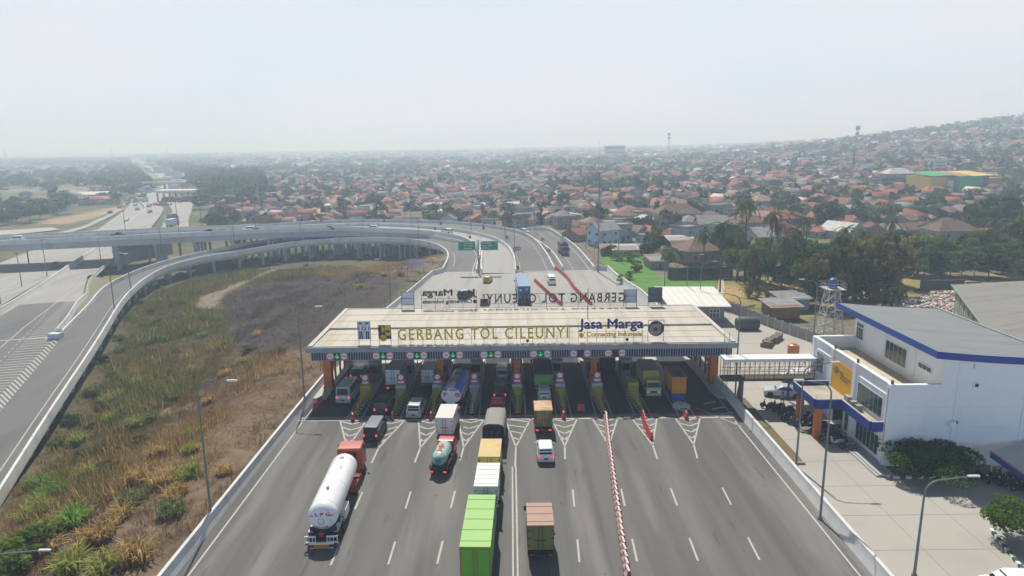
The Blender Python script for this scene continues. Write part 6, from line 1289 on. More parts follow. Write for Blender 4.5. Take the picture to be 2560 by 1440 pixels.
board(gs_,-2.75,5.75,4.1,2.2,[('Jatinangor',.32,.88),('Sumedang',.32,.85),('Rancaekek',.32,.8)]); board(gs_,2.7,5.75,4.1,2.2,[('Bandung',.06,.6),('Kota  Toha',.06,.68),('Jakarta',.06,.45)])
m = MB().add([(-4.5,-.13,7.6),(-4.3,-.13,7.8),(-4.35,-.13,7.4)],[(0,1,2)]).bx(4.3,4.36,-.13,-.12,7.3,7.75).bx(4.18,4.48,-.13,-.12,7.5,7.56); m.build('arrow',SWHT,gs_)
d = MB(); disc(d,(0,-.2,4.2),.48,20,0,.03); disc(d,(0,-.24,4.2),.36,20,1,.01); d.build('round_sign',[mat('sign_blue2',(.03,.16,.35),.5),SWHT],gs_); tag(gs_,'pair of green direction signs on one post at the ramp split','direction sign')
gs2 = empty('direction_sign',G(73,662,-5)); MB().tube((0,0,0),(0,0,7),.2,.16,n=8).build('post',POLE,gs2); board(gs2,-1.9,5.2,3.1,2.0,[('Bandung',.1,.8),('Jakarta',.1,.7)]); board(gs2,1.8,5.4,3.4,2.1,[('Cirebon',.1,.8),('Sumedang',.1,.8)]); tag(gs2,'pair of green signs over the highway at the far left','direction sign')
bn = empty('banner',G(1040,700,-.5)); 
for x in (-1.9,2.0): MB().tube((x,0,-.6),(x,0,4.9 if x<0 else 3),.07,n=6).build('post',POLE,bn)
MB().bx(-2.1,2.2,-.05,0,2.9,4.9).build('sheet',mat('banner_pink',(.55,.47,.50),.7,var=.08),bn); k = link('lettering',text_me('lettering','HATI - HATI\nKURANGI KECEPATAN\nANDA',-1.7,1.8,3.1,4.7,.01,mat('banner_red',(.4,.12,.16),.6)),bn); k.location=(0,-.07,0); tag(bn,'pale pink banner with red lettering on posts below the loop ramp','banner')
def sign(p, H_, label, shape, m1, m2=None, tilt=0):
    e = empty('road_sign',p); MB().tube((0,0,0),(0,0,H_),.05,n=6).build('post',POLE,e); m = MB()
    if shape=='disc': disc(m,(0,-.07,H_),.55,20,0,.02); m.bx(-.38,.38,-.12,-.1,H_-.08,H_+.08,1)
    else: m.add([(-.6,-.07,H_),(0,-.07,H_-.6),(.6,-.07,H_),(0,-.07,H_+.6),(-.6,-.03,H_),(0,-.03,H_-.6),(.6,-.03,H_),(0,-.03,H_+.6)],[(0,1,2,3),(7,6,5,4),(0,4,5,1),(1,5,6,2),(2,6,7,3),(3,7,4,0)])
    m.build('plate',[m1,m2 or SWHT],e); tag(e,label,'road sign')
sign(G(1297,672),5.2,'round red no entry sign on a post at the middle parapet','disc',SRED); sign(G(1288,673),5.1,'round blue sign beside the red no entry sign','disc',mat('sign_blue2',(.03,.16,.35)))
sign(G(1052,712,-.2),2.6,'yellow diamond sign at the left barrier behind the gate','dia',mat('sign_yellow_dull',(.4,.25,.06),.6)); sign(G(1356,615,.9),2.0,'grey diamond sign back on the parapet of the outer ramp','dia',mat('sign_grey',(.25,.25,.25),.6)); sign(G(1372,640,.9),1.6,'smaller grey diamond sign back further down the outer ramp parapet','dia',mat('sign_grey',(.25,.25,.25))); sign(G(1486,650,-.3),4.0,'grey diamond sign back at the rice field edge','dia',mat('sign_grey',(.25,.25,.25)))
for i,(px,py,z) in enumerate(((803,552,3.6),(961,553,2.9),(1087,572,2.0),(1102,560,2.2),(1175,594,1.4),(1209,571,1.5),(1268,594,1.1))):
    e = MB().box((0,0,.55),(.7,.15,.95)).box((-.05,-.09,.55),(.3,.02,.5),1).build('chevron_board',[mat('chevron_dark',(.05,.04,.04),.6),SRED]); e.location = G(px,py+3,z); tag(e,f'small dark chevron board on the ramp parapets, {ordn(i)} from the left','road sign','chevron boards on the parapets')
# ------------------------------------------------------------------ vegetation
BARK = mat('bark', (.12,.09,.065), .95, var=.25, scale=4)
def crown_arrays(n, rx, rz, size, col, seed, flat=0., nb=10, zc=0., cvar=.35):
    r = np.random.RandomState(seed); c = r.normal(size=(nb,3)); c /= np.linalg.norm(c,axis=1)[:,None]; c *= r.uniform(.30,.88,(nb,1)); c[:,2] = np.abs(c[:,2])*.9-.25 if flat else c[:,2]
    br = r.uniform(.24,.44,nb); bcol = r.uniform(1-cvar,1+cvar,nb)
    i = r.randint(0,nb,n); d = r.normal(size=(n,3)); d /= np.linalg.norm(d,axis=1)[:,None]; d[:,2] = np.where(d[:,2]<-.3,-d[:,2],d[:,2])
    p = c[i]+d*br[i][:,None]*r.uniform(.72,1.08,(n,1)); p[:,0]*=rx; p[:,1]*=rx; p[:,2] = p[:,2]*rz+zc
    nn = d+r.normal(size=(n,3))*.75; nn /= np.linalg.norm(nn,axis=1)[:,None]
    t = np.cross(nn, r.normal(size=(n,3))); t /= np.linalg.norm(t,axis=1)[:,None]; b = np.cross(nn,t); s = size*r.uniform(.4,1.6,(n,1))
    V = np.stack([p-t*s*.9, p-b*s*.45+t*s*.1, p+t*s*.9, p+b*s*.45],1).reshape(-1,3); F = np.arange(n*4).reshape(n,4)
    C = np.array(col)[None]*np.array([1.08,1.05,.62])*(bcol[i]*r.uniform(.7,1.3,n))[:,None]; C[:,0] *= r.uniform(.8,1.25,n)
    return V,F,C
def join_arrays(parts):
    o = 0; VV=[];FF=[];CC=[]
    for V,F,C in parts: VV.append(V); FF.append(F+o); CC.append(C); o += len(V)
    return np.concatenate(VV),np.concatenate(FF),np.concatenate(CC)
CZ = .56
TKIND = {  # name: (colour, rx, rz, trunk height, leaf size, n, phrase)
 'dark':((.065,.105,.036),1,.85,.35,.13,1500,'dark green broad tree'), 'mid':((.11,.165,.05),1,.8,.3,.12,1500,'mid green leafy tree'),
 'brown':((.12,.12,.05),1,.9,.3,.12,1500,'olive brown dense tree'), 'light':((.14,.21,.055),1,.8,.3,.11,1300,'light green bushy tree'),
 'tall':((.045,.08,.032),.62,1.15,.35,.11,1300,'slim dark green tree')}
LM = attrmat('leaves_tree', .75, var=.2, scale=.9, transl=.5, orand=.3, hue=.018); GRB = attrmat('grass_blades',.85,var=.12,transl=.5)
TM = {}
for i,(kn,(col,rx,rz,th,ls,n,ph)) in enumerate(TKIND.items()):
    for v in range(3):
        V,F,C = crown_arrays(n, rx*.5, rz*.52, ls*.44, col, 100+i*10+v, nb=13+v*4, zc=.47, cvar=.45); m = npmesh('crown',V,F,C,LM)
        t = MB(); h0 = th*.9; pr = Vector((0,0,-.04)); r0 = .035
        for k in range(4): q = pr+Vector((rnd.uniform(-.03,.03),rnd.uniform(-.03,.03),h0/3)); t.tube(pr,q,r0,r0*.8,n=6); pr=q; r0*=.8
        for k in range(5): a = k*1.26+v; t.tube(pr-Vector((0,0,.05)),pr+Vector((math.cos(a)*.22,math.sin(a)*.22,.22)),r0*.7,r0*.25,n=5)
        TM[kn,v] = (m, t.mesh('trunk',BARK,smooth=60))
TREES = defaultdict(list)
def tree(kn, x, y, h, wd_, where, z=None):
    v = rnd.randrange(3); e = empty('tree',(x,y,(hz(x,y) if z is None else z)-.1),rnd.uniform(0,6.28)); 
    t = link('trunk',TM[kn,v][1],e); c = link('crown',TM[kn,v][0],e)
    for o in (t,c): o.scale = (wd_*(1 if o is c else .5),wd_*(1 if o is c else .5),h)
    TREES[kn,where].append(e); return e
def treepx(kn, px, py, h, w_, where, z=-.3): p = G(px,py,z); return tree(kn,p.x,p.y,h,w_,where)
# palms
def frond(col, ln, r):
    V=[];F=[];C=[]; n=11
    for k in range(n):
        t0,t1 = k/n,(k+1)/n; f = lambda t: np.array([ln*t*(1-.12*t),0,ln*(.42*t-.85*t*t)])
        a,b = f(t0),f(t1); wl = ln*.15*(1-abs(t0-.35))*(.4 if k==0 else 1)
        for sy in (-1,1):
            for q in range(2):
                s_ = a+(b-a)*(q*.5); e_ = s_+np.array([ln*.09,sy*wl,-wl*.55]); m_ = s_+(b-a)*.42; o=len(V); V += [s_,e_,e_+(b-a)*.18,m_]; F.append([o,o+1,o+2,o+3]); C.append(np.array(col)*r.uniform(.65,1.35))
    return np.array(V),np.array(F),np.array(C)
PM = []
for v in range(4):
    r = np.random.RandomState(300+v); parts = []
    for k in range(17):
        V,F,C = frond((.075,.095,.03) if k%4 else (.14,.11,.05),1.0,r); th = r.uniform(-.6,.55) if k%4 else -1.1; az = k*2.4+r.uniform(-.3,.3)
        Rm = np.array(Matrix.Rotation(az,3,'Z')@Matrix.Rotation(-th,3,'Y')); parts.append((V@Rm.T,F,C))
    PM.append(npmesh('fronds',*join_arrays(parts),LM))
PALMS = []
def palm(p, h, fr, lean=.0, name='palm_tree'):
    e = empty(name,(p.x,p.y,hz(p.x,p.y)-.05),rnd.uniform(0,6.28)); m = MB(); pr = Vector((0,0,0)); n=7
    for k in range(n): t=(k+1)/n; q = Vector((lean*t*t,0,h*t)); m.tube(pr,q,.19-.08*k/n,.19-.08*(k+1)/n,n=7); pr=q
    m.build('trunk',BARK,e,smooth=60); c = link('fronds',rnd.choice(PM),e); c.location = pr; c.scale = (fr,)*3; PALMS.append(e); return e
for px,py,cy,Y,fr,ln in ((1808,738,573,None,4.0,.3),(1871,0,519,150,4.6,-.5),(1930,0,548,152,3.8,.4),(1885,0,640,138,4.4,.3),(1962,0,605,140,3.8,.2),(1986,0,585,148,3.8,-.4),(2020,0,560,170,3.6,.3),(2115,0,582,160,3.8,.2),(2232,0,563,185,4.2,.3),(2488,0,562,190,4.6,.4),(2200,0,632,168,4.0,-.3),(2075,0,640,150,3.6,.3),(2248,0,735,118,2.6,.2),(1405,0,545,262,3.4,.2),(1237,0,534,300,3.4,.2),(1848,0,592,150,3.6,.3),(1945,0,572,165,3.8,-.3),(2098,0,606,150,3.6,.2),(2152,0,590,165,3.9,.4),(2300,0,596,185,3.8,.3),(2420,0,600,190,3.9,-.2),(1762,0,590,165,3.5,.3),(2350,0,640,178,3.5,.3)):
    top = GY(px,cy,G(px,py).y if Y is None else Y); palm(Vector((top.x,top.y,0)), top.z-hz(top.x,top.y)+1.2, fr*1.02, ln)
for px,py in ((1895,742),(1918,748),(1872,740)):
    p = G(px,py); palm(p, 2.2, 2.1, .1, 'banana_plant')
setl([o for o in PALMS if o.name.startswith('palm')],'coconut palm with drooping fronds','among the trees beyond the yard','palm','coconut palms in the grove')
setl([o for o in PALMS if o.name.startswith('banana')],'low banana plant','standing on the dry ground by the palms','banana plant','banana plants by the palms')
# the tree band at right, near things
W1 = 'in the grove behind the water tower'; W2 = 'in the tree line behind the rubble heap'; W3 = 'between rice field and brick houses'; W4 = 'at the right edge near the warehouse'
for kn,px,py,h,w_,wh_ in (('brown',2050,770,9.5,8,W1),('brown',2110,768,10.5,9,W1),('brown',2170,765,11,10,W1),('brown',2225,758,9.5,8.5,W1),('dark',2010,760,8.5,7,W1),('dark',1985,735,8,7,W1),('brown',2140,745,11,10,W1),('brown',2200,735,11,10,W1),('dark',2075,740,9.5,8,W1),('dark',2030,725,9,8,W1),('mid',1950,722,7,6,W1),('dark',1915,712,7,7,W1),('mid',1880,705,7.5,7,W1),('dark',1845,690,8.5,8,W1),('dark',1830,660,9,9,W1),('mid',1905,680,9,8,W1),('dark',1975,700,9,8,W1),('mid',2000,690,9.5,8,W1),('mid',2060,700,9,9,W1),('dark',2120,700,10,9,W1),('mid',2180,700,9,8,W1),('brown',2250,715,9,7,W1),
  ('mid',2280,690,7.5,7,W2),('dark',2310,688,7.5,8,W2),('mid',2345,688,7,7,W2),('mid',2375,690,7,7,W2),('light',2405,690,6.5,7,W2),('dark',2435,692,7.5,8,W2),('dark',2470,692,7.5,8,W2),('mid',2505,685,7.5,8,W2),('dark',2535,680,8,9,W2),('mid',2290,672,9,9,W2),('mid',2330,668,9,9,W2),('light',2365,665,8,9,W2),('mid',2400,668,8,9,W2),('dark',2440,665,9,10,W2),('dark',2480,660,9,10,W2),('mid',2520,655,9,10,W2),('dark',2556,650,11,11,W2),('light',2560,700,6,7,W2),('dark',2250,655,9,9,W2),('mid',2215,660,9,9,W2),
  ('dark',1640,640,8.5,7.5,W3),('dark',1615,648,5,6,W3),('mid',1668,668,6,6,W3),('light',1580,655,3.5,5,W3),('mid',1545,652,3,4.5,W3),('dark',1525,640,3.5,4.5,W3),('mid',1590,680,3,3,W3),('light',1575,700,2.8,2.6,W3),('mid',1560,712,2.8,3,W3),('dark',1800,650,8,8,W3),('dark',1820,645,8.5,7,W3),('mid',1700,655,4,5,W3),
  ('dark',2480,592,13,14,W4),('dark',2440,600,12,12,W4),('dark',2520,590,11,12,W4),('dark',2400,606,9,9,W4),('mid',2545,600,9,10,W4),('mid',2340,560,8,8,W4),('mid',2300,555,8,8,W4),('dark',2560,575,9,12,W4),('mid',2230,552,8,8,W4),('dark',2210,560,8,9,W4)):
    treepx(kn,px,py,h*(1.2 if wh_==W1 else 1.05),w_,wh_)
# trees right behind the ramps and at left
W5='behind the rear flyover parapet'; W6='along the far highway at left'; W7='on the open ground left of the highway'
for kn,px,py,h,w_,wh_ in (('dark',928,560,7,8,W5),('dark',968,562,6,8,W5),('mid',1085,562,9,11,W5),('mid',1110,562,8,10,W5),('dark',1140,562,8,9,W5),('light',1235,566,9,9,W5),('dark',1270,572,10,8,W5),('tall',1210,560,9,5,W5),('mid',1300,580,6,7,W5),('tall',1350,585,7,5,W5),('mid',800,555,6,9,W5),('dark',870,556,6,7,W5),('dark',540,570,8,9,W6),('mid',560,566,7,10,W6),('mid',520,560,6,8,W6),('dark',585,560,7,9,W6),('light',545,545,7,9,W6),('dark',500,520,9,12,W6),('dark',510,500,11,14,W6),('dark',530,490,12,16,W6),('mid',560,500,10,14,W6),('dark',590,505,9,12,W6),('dark',620,500,10,13,W6),('mid',650,515,8,11,W6),('dark',555,520,9,12,W6),('dark',490,480,12,16,W6),
  ('dark',75,553,11,15,W7),('dark',100,545,10,12,W7),('mid',30,552,8,12,W7),('dark',50,540,9,10,W7),('mid',130,530,8,12,W7),('dark',10,560,7,10,W7),('mid',155,525,8,10,W7),('dark',170,505,10,14,W7),('dark',40,520,9,11,W7),('dark',330,490,10,12,W7),('dark',345,478,11,14,W7),('mid',310,485,9,12,W7),('dark',290,480,10,14,W7),('mid',270,490,8,12,W7),('dark',365,470,11,14,W7),('light',190,602,2.5,6,W7),('light',215,600,3,8,W7),('light',250,597,2.2,5,W7)):
    treepx(kn,px,py,h,w_,wh_,-5)
for (kn,wh_),os_ in TREES.items(): setl(os_, TKIND[kn][6], wh_, 'tree', 'trees '+wh_)
# the two leafy trees of the office yard
def bigbush(c, rx, rz, col, label, seed, n=9000, zc=1.9):
    e = empty('yard_tree',(c[0],c[1],0)); V,F,C = crown_arrays(n,rx,rz,.15,col,seed,flat=1,nb=26,zc=zc,cvar=.25); link('crown',npmesh('crown',V,F,C,LM),e)
    m = MB(); m.tube((0,0,0),(0,0,zc*.6),.14,.1,n=8)
    for k in range(9): a=k*.7; m.tube((0,0,zc*.45),(math.cos(a)*rx*.6,math.sin(a)*rx*.6,zc*.9),.06,.02,n=5)
    m.build('trunk',BARK,e); tag(e,label,'tree')
bigbush((38.9,59.2),4.6,2.3,(.040,.085,.020),'broad dark green spreading tree against the white office wall',900,14000,1.6)
bigbush((39.6,47.3),3.2,1.7,(.085,.155,.03),'small bright green spreading tree at the lower right',901,9000,1.9)
# scrub of the dry field: tufts of blades
def tufts(xy, h, k, cols, r, spread=.5, wid=.05, lean=.6, arch=False):
    n = len(xy); z = ht(xy[:,0],xy[:,1]); az = r.uniform(0,6.283,(n,k)); ln = h[:,None]*r.uniform(.55,1.15,(n,k)); le = r.uniform(.1,lean,(n,k)); rr = r.uniform(0,spread,(n,k))*h[:,None]
    bx_ = xy[:,0,None]+np.cos(az)*rr*.6; by_ = xy[:,1,None]+np.sin(az)*rr*.6; bz_ = np.repeat(z[:,None]-.45,k,1)
    dx = np.cos(az)*le*ln; dy = np.sin(az)*le*ln; w_ = wid*(.6+h[:,None])*r.uniform(.7,1.3,(n,k)); px_ = -np.sin(az)*w_; py_ = np.cos(az)*w_
    B0 = np.stack([bx_,by_,bz_],-1); W = np.stack([px_,py_,np.zeros_like(px_)],-1)
    M = np.stack([bx_+dx*.45,by_+dy*.45,bz_+.4+ln*.62],-1); T = np.stack([bx_+dx*1.2,by_+dy*1.2,bz_+.4+ln*(1-.55*le)],-1)
    if arch: V = np.stack([B0-W,B0+W,M+W*.9,M-W*.9, M-W*.9,M+W*.9,T+W*.2,T-W*.2],2); q = 2
    else: V = np.stack([B0-W,B0+W,T+W*.3,T-W*.3],2); q = 1
    V = V.reshape(-1,3); F = np.arange(n*k*q*4).reshape(-1,4); C = np.repeat(np.repeat(cols[:,None,:],k,1)*r.uniform(.65,1.35,(n,k,1)),q,1).reshape(-1,3); return V,F,C
def scrub():
    r = np.random.RandomState(77); n = 110000
    x = r.uniform(-95,-15,n); y = 22+190*r.uniform(0,1,n)**1.15
    LOOP = [(p.x,p.y) for p in A_out]+[(-19.8,163),(-21.8,144),(-24.2,124),(-25.9,108),(-26,20)]; ok = inpoly(x,y,LOOP); x,y = x[ok],y[ok]
    b = burn_f(x,y)>.5; f1 = fbm(x,y,9,91); f2 = fbm(x,y,24,92); f3 = fbm(x,y,4,93)
    sand = inpoly(x,y,SAND)
    bare = (f3 > .69)&(x > -62) | sand & (r.uniform(size=len(x))>.08) | b & (r.uniform(size=len(x))>.6) | (x>-30)&(f1>.55)
    x,y,b,f1,f2,f3 = [a[~bare] for a in (x,y,b,f1,f2,f3)]; n = len(x)
    pal = np.array([(.235,.145,.066),(.15,.098,.052),(.36,.245,.095),(.18,.155,.045),(.125,.16,.038),(.21,.225,.05),(.20,.11,.05)])
    gre = np.clip((-42-x+40*(f2-.5))/26,0,1)
    pr = r.uniform(size=n); idx = np.where(pr < gre*.75, np.where(f1>.5,4,np.where(pr<.25,5,3)), np.where(f1>.56,2,np.where(f1>.44,0,np.where(f1>.36,6,1))))
    col = pal[idx]*r.uniform(.75,1.25,(n,1)); col[b] = np.array([.11,.09,.074])*r.uniform(.5,1.6,(b.sum(),1))
    h = r.uniform(.25,.7,n)*(1+.9*(f3>.55))*(1+gre*.5)*(1+1.0*(f1>.55)); h[b] *= .6; h *= np.where(x>-36,.65,1)*.72; dA = x-np.interp(y,[p.y for p in Aedge],[p.x for p in Aedge]); h *= np.clip(.3+dA/7,.3,1)
    return tufts(np.stack([x,y],1),h,8,col,r,spread=1.3,wid=.026,lean=.8)
Aedge = sorted([p for p in A_out], key=lambda p: p.y); ya_=[];ae=[]
for p in A_out:
    if not ae or p.y > ae[-1].y: ae.append(p)
    else: break
Aedge = ae
o = link('dry_scrub', npmesh('dry_scrub',*scrub(),GRB)); kind(o,'stuff')
# clumps and shrubs that stand out
def clump(p, h, k, col, label, seed, kindn='grass_clump', grp='tall grass clumps in the dry field'):
    r = np.random.RandomState(seed); n = 10; a = r.uniform(0,6.28,n); d = np.sqrt(r.uniform(0,1,n))*h*.55
    xy = np.stack([p.x+np.cos(a)*d,p.y+np.sin(a)*d],1); V,F,C = tufts(xy,np.full(n,h)*r.uniform(.7,1.1,n),k,np.tile(np.array(col),(n,1))*r.uniform(.8,1.2,(n,1)),r,spread=.5,wid=.022,lean=.7,arch=True)
    z0 = hz(p.x,p.y); V = V-np.array([p.x,p.y,z0]); o = link(kindn, npmesh(kindn,V,F,C,GRB)); o.location = (p.x,p.y,z0); return o
GC = {'yellow green grass clump':(.33,.36,.08),'straw coloured grass clump':(.46,.32,.13),'bright green grass clump':(.19,.33,.05),'grey green grass clump':(.19,.23,.09)}
cl = defaultdict(list); gx = GT
for c_,px,py,h in ((0,340,1070,1.9),(0,195,1110,1.8),(0,285,1050,1.6),(2,130,1245,2.0),(1,365,1200,2.1),(0,470,1195,1.9),(3,335,1255,1.9),(1,392,1140,1.7),(2,182,1310,2.2),(1,132,1325,2.0),(1,235,1355,2.1),(0,165,1425,2.1),(1,408,1215,1.9),(3,430,1285,1.7),(0,262,1005,1.5),(0,300,990,1.4),(2,505,842,1.4),(1,440,1240,1.6),(0,480,1130,1.2),(1,560,1185,1.1),(3,240,1130,1.8),(1,300,1300,1.8),(0,215,1195,1.6),(2,95,1215,1.7),(1,520,1010,1.3),(0,480,1090,1.3),(1,600,910,1.3),(0,385,830,1.3),(1,560,940,1.3),(3,300,880,1.7),(1,470,930,1.4),(0,350,960,1.5),(1,350,1395,1.9),(0,90,1290,1.9),(3,380,1050,1.5),(1,640,840,1.3),(0,900,720,1.4),(1,960,690,1.4),(0,820,690,1.3),(1,100,1390,1.9),(0,260,1430,1.8)):
    nm = list(GC)[c_]; p = gx(px,py); cl[nm].append(clump(p,h*.95,30,GC[nm],'',px))
for nm,os_ in cl.items(): setl(os_, nm, 'in the dry field left of the plaza', 'grass clump','tall grass clumps in the dry field')
SH = defaultdict(list)
for kn,px,py,h,w_ in (('light',55,1400,3.6,5.5),('mid',20,1440,3.4,5),('mid',300,850,1.8,4.5),('dark',260,905,1.8,4.5),('mid',320,800,1.8,4),('dark',350,760,1.6,4),('mid',230,990,1.9,4),('dark',420,940,1.5,4),('mid',440,880,1.2,3.5),('brown',560,870,1.5,4.5),('brown',620,880,1.6,5),('mid',395,720,1.6,4),('dark',450,690,1.6,4.5),('brown',270,1180,1.6,4.5),('brown',210,1140,1.4,4),('dark',170,1060,2.0,4),('mid',480,830,1.5,3.5),('brown',700,880,1.3,4),('dark',540,665,2.0,5),('mid',620,660,2.0,5),('dark',690,655,2.2,6),('mid',760,650,2.2,6),('dark',830,650,2.2,6),('mid',900,652,2.0,5),('brown',1000,690,1.4,4),('brown',350,1110,1.3,4),('dark',430,1010,1.5,4),('mid',458,762,1.6,4.3),('mid',218,986,1.3,3.1),('dark',404,775,1.2,2.9),('mid',614,683,1.0,3.9),('dark',149,1117,1.5,4.7),('dark',192,1061,1.3,4.1),('light',313,1042,1.1,3.3),('mid',189,1052,1.6,3.8),('mid',440,750,1.6,3.6),('mid',302,951,1.1,4.7),('light',691,663,1.2,3.8),('dark',92,1216,1.0,3.1),('mid',576,684,1.5,2.7),('mid',543,712,1.2,4.8),('dark',258,1027,1.2,4.6),('dark',378,785,1.5,3.9),('mid',475,705,1.0,3.9),('mid',638,677,1.6,3.5),('mid',302,877,1.5,3.3),('dark',319,1035,1.4,4.3),('light',200,1113,1.1,3.5),('light',781,679,1.7,4.1),('dark',279,941,1.0,4.4),('mid',359,815,1.0,3.6),('mid',390,809,1.5,4.3),('mid',490,726,1.3,4.0),('mid',574,697,1.7,3.3),('mid',290,1056,1.2,3.1),('mid',293,971,1.2,4.0),('dark',536,696,1.6,4.1),('dark',767,665,1.1,3.3),('light',592,661,1.0,4.3),('mid',428,770,1.5,2.6),('dark',226,1078,1.5,2.9)):
    p = gx(px,py); e = tree(kn,p.x,p.y,h*.85,w_*.62 if px>60 else w_,None); e.name = 'shrub'; 
    for c_ in KIDS[e.name if e.name in KIDS else 'x'] if False else []: pass
    SH[kn].append(e)
TREES.pop
for kn,os_ in SH.items(): setl(os_, {'dark':'dark green shrub','mid':'mid green shrub','brown':'brown dry shrub','light':'bright green bush'}[kn], 'in the dry field by the loop ramp','shrub','shrubs in the dry field')
# rice plants edge + litter
# ------------------------------------------------------------------ the town
WC = {'white':(.52,.52,.50),'cream':(.44,.38,.28),'grey':(.36,.37,.37),'pale green':(.36,.48,.38),'pale blue':(.38,.50,.57),'brick':(.30,.17,.115),'concrete':(.27,.26,.25),'yellow':(.55,.43,.18),'blue':(.08,.20,.33)}
RC = {'orange tiled':(.295,.12,.064),'red tiled':(.21,.085,.06),'brown tiled':(.165,.11,.082),'dark':(.10,.075,.07),'rusty sheet':(.25,.18,.13),'pale sheet':(.50,.48,.45),'grey sheet':(.22,.215,.21)}
WM = {}; RM = {}
for k,c in WC.items(): WM[k] = stain(mat('wall_'+k.replace(' ','_'),c,.9,var=.1,scale=.5,orand=.12),tuple(.6*a for a in c),(.4,.4,.25),.52,.72,.7)
for k,c in RC.items(): RM[k] = stain(mat('roof_'+k.replace(' ','_'),c,.85,var=.22,scale=1.3,orand=.2,hue=.012,bump=.4),tuple(.55*a for a in c),(.5,.5,.5),.5,.68,.7)
def roof_mesh(w,d,z,kd,rise,ov=.5):
    x,y = w/2+ov,d/2+ov; m = MB(); zb = z-.15
    if kd=='gable':
        m.add([(-x,-y,zb),(x,-y,zb),(x,0,z+rise),(-x,0,z+rise),(-x,y,zb),(x,y,zb),(-x,-y,zb-.14),(x,-y,zb-.14),(x,0,z+rise-.2),(-x,0,z+rise-.2),(-x,y,zb-.14),(x,y,zb-.14)],[(0,1,2,3),(3,2,5,4),(7,6,9,8),(8,9,10,11),(0,6,7,1),(4,5,11,10),(0,3,9,6),(3,4,10,9),(1,7,8,2),(2,8,11,5)])
    elif kd=='hip':
        rx = max(.2,x-y*.85); m.add([(-x,-y,zb),(x,-y,zb),(x,y,zb),(-x,y,zb),(-rx,0,z+rise),(rx,0,z+rise),(-x,-y,zb-.14),(x,-y,zb-.14),(x,y,zb-.14),(-x,y,zb-.14)],[(0,1,5,4),(1,2,5),(2,3,4,5),(3,0,4),(6,7,1,0),(7,8,2,1),(8,9,3,2),(9,6,0,3),(9,8,7,6)])
    elif kd=='shed':
        m.add([(-x,-y,zb),(x,-y,zb),(x,y,z+rise*.5),(-x,y,z+rise*.5),(-x,-y,zb-.1),(x,-y,zb-.1),(x,y,z+rise*.5-.1),(-x,y,z+rise*.5-.1)],[(0,1,2,3),(7,6,5,4),(0,4,5,1),(1,5,6,2),(2,6,7,3),(3,7,4,0)])
    else:
        m.bx(-x+.2,x-.2,-y+.2,y-.2,z-.02,z+.16); m.bx(-x+.2,-x+.4,-y+.2,y-.2,z+.16,z+.7).bx(x-.4,x-.2,-y+.2,y-.2,z+.16,z+.7).bx(-x+.4,x-.4,-y+.2,-y+.4,z+.16,z+.7).bx(-x+.4,x-.4,y-.4,y-.2,z+.16,z+.7)
    return m
def house_meshes(w,d,z,kd,rise):
    m = MB().bx(-w/2,w/2,-d/2,d/2,-1.2,z)
    if kd=='gable':
        for sx in (-1,1): m.add([(sx*w/2,-d/2,z),(sx*w/2,d/2,z),(sx*w/2,0,z+rise*.93)],[(0,1,2)])
    if kd=='shed': m.add([(-w/2,-d/2,z),(w/2,-d/2,z),(w/2,d/2,z),(-w/2,d/2,z),(-w/2,d/2,z+rise*.45),(w/2,d/2,z+rise*.45)],[(0,4,3),(1,2,5),(3,4,5,2),(0,1,5,4)])
    wall = m.mesh('wall',WM['white']); roof = roof_mesh(w,d,z,kd,rise).mesh('roof',RM['red tiled'])
    wn = []; 
    def win(side,u,zc,ww=1.2,hh=1.2):
        q = MB()
        if side in 'sn': y = (-d/2-.05 if side=='s' else d/2+.05); q.bx(u-ww/2,u+ww/2,y-.05,y+.05,zc-hh/2,zc+hh/2,1).bx(u-ww/2+.1,u+ww/2-.1,y-.07,y+.07,zc-hh/2+.1,zc+hh/2-.1,0)
        else: x = (-w/2-.05 if side=='w' else w/2+.05); q.bx(x-.05,x+.05,u-ww/2,u+ww/2,zc-hh/2,zc+hh/2,1).bx(x-.07,x+.07,u-ww/2+.1,u+ww/2-.1,zc-hh/2+.1,zc+hh/2-.1,0)
        wn.append(q.mesh('window',[GLSB,mat('house_frame',(.5,.48,.44),.7)]))
    for side in 'swe':
        ln = w if side=='s' else d
        for s_ in range(int(z//2.7)):
            for u in ((-ln*.28,ln*.28) if ln>6.5 else (0,)): win(side,u,1.55+2.9*s_)
    dr = MB().bx(-.5,.5,-d/2-.06,-d/2+.02,-.1,2.0).mesh('door',mat('house_door',(.14,.09,.06),.7)); return wall,roof,wn,dr
HK = []
for (w,d,z,kd,rise) in ((8,9,3.0,'gable',2.2),(10,8,3.1,'gable',2.3),(7,7,3.0,'hip',2.1),(11,9,3.2,'hip',2.5),(9,8,5.9,'gable',2.3),(8,8,6.0,'hip',2.2),(7,9,6.0,'flat',0),(6,7,3.0,'flat',0),(9,6,2.9,'shed',2.0),(6,8,2.9,'shed',1.7),(12,10,3.2,'gable',3.0),(9,11,5.8,'gable',2.6),(13,9,6.0,'hip',2.6),(6,6,3.0,'gable',1.7)): HK.append(((w,d,z,kd,rise),house_meshes(w,d,z,kd,rise)))
KN = {'gable':'gable roof','hip':'hip roof','flat':'flat roof','shed':'lean-to roof'}
HOUSES = defaultdict(list); hid = 0
def setmat(o,m): o.material_slots[0].link = 'OBJECT'; o.material_slots[0].material = m
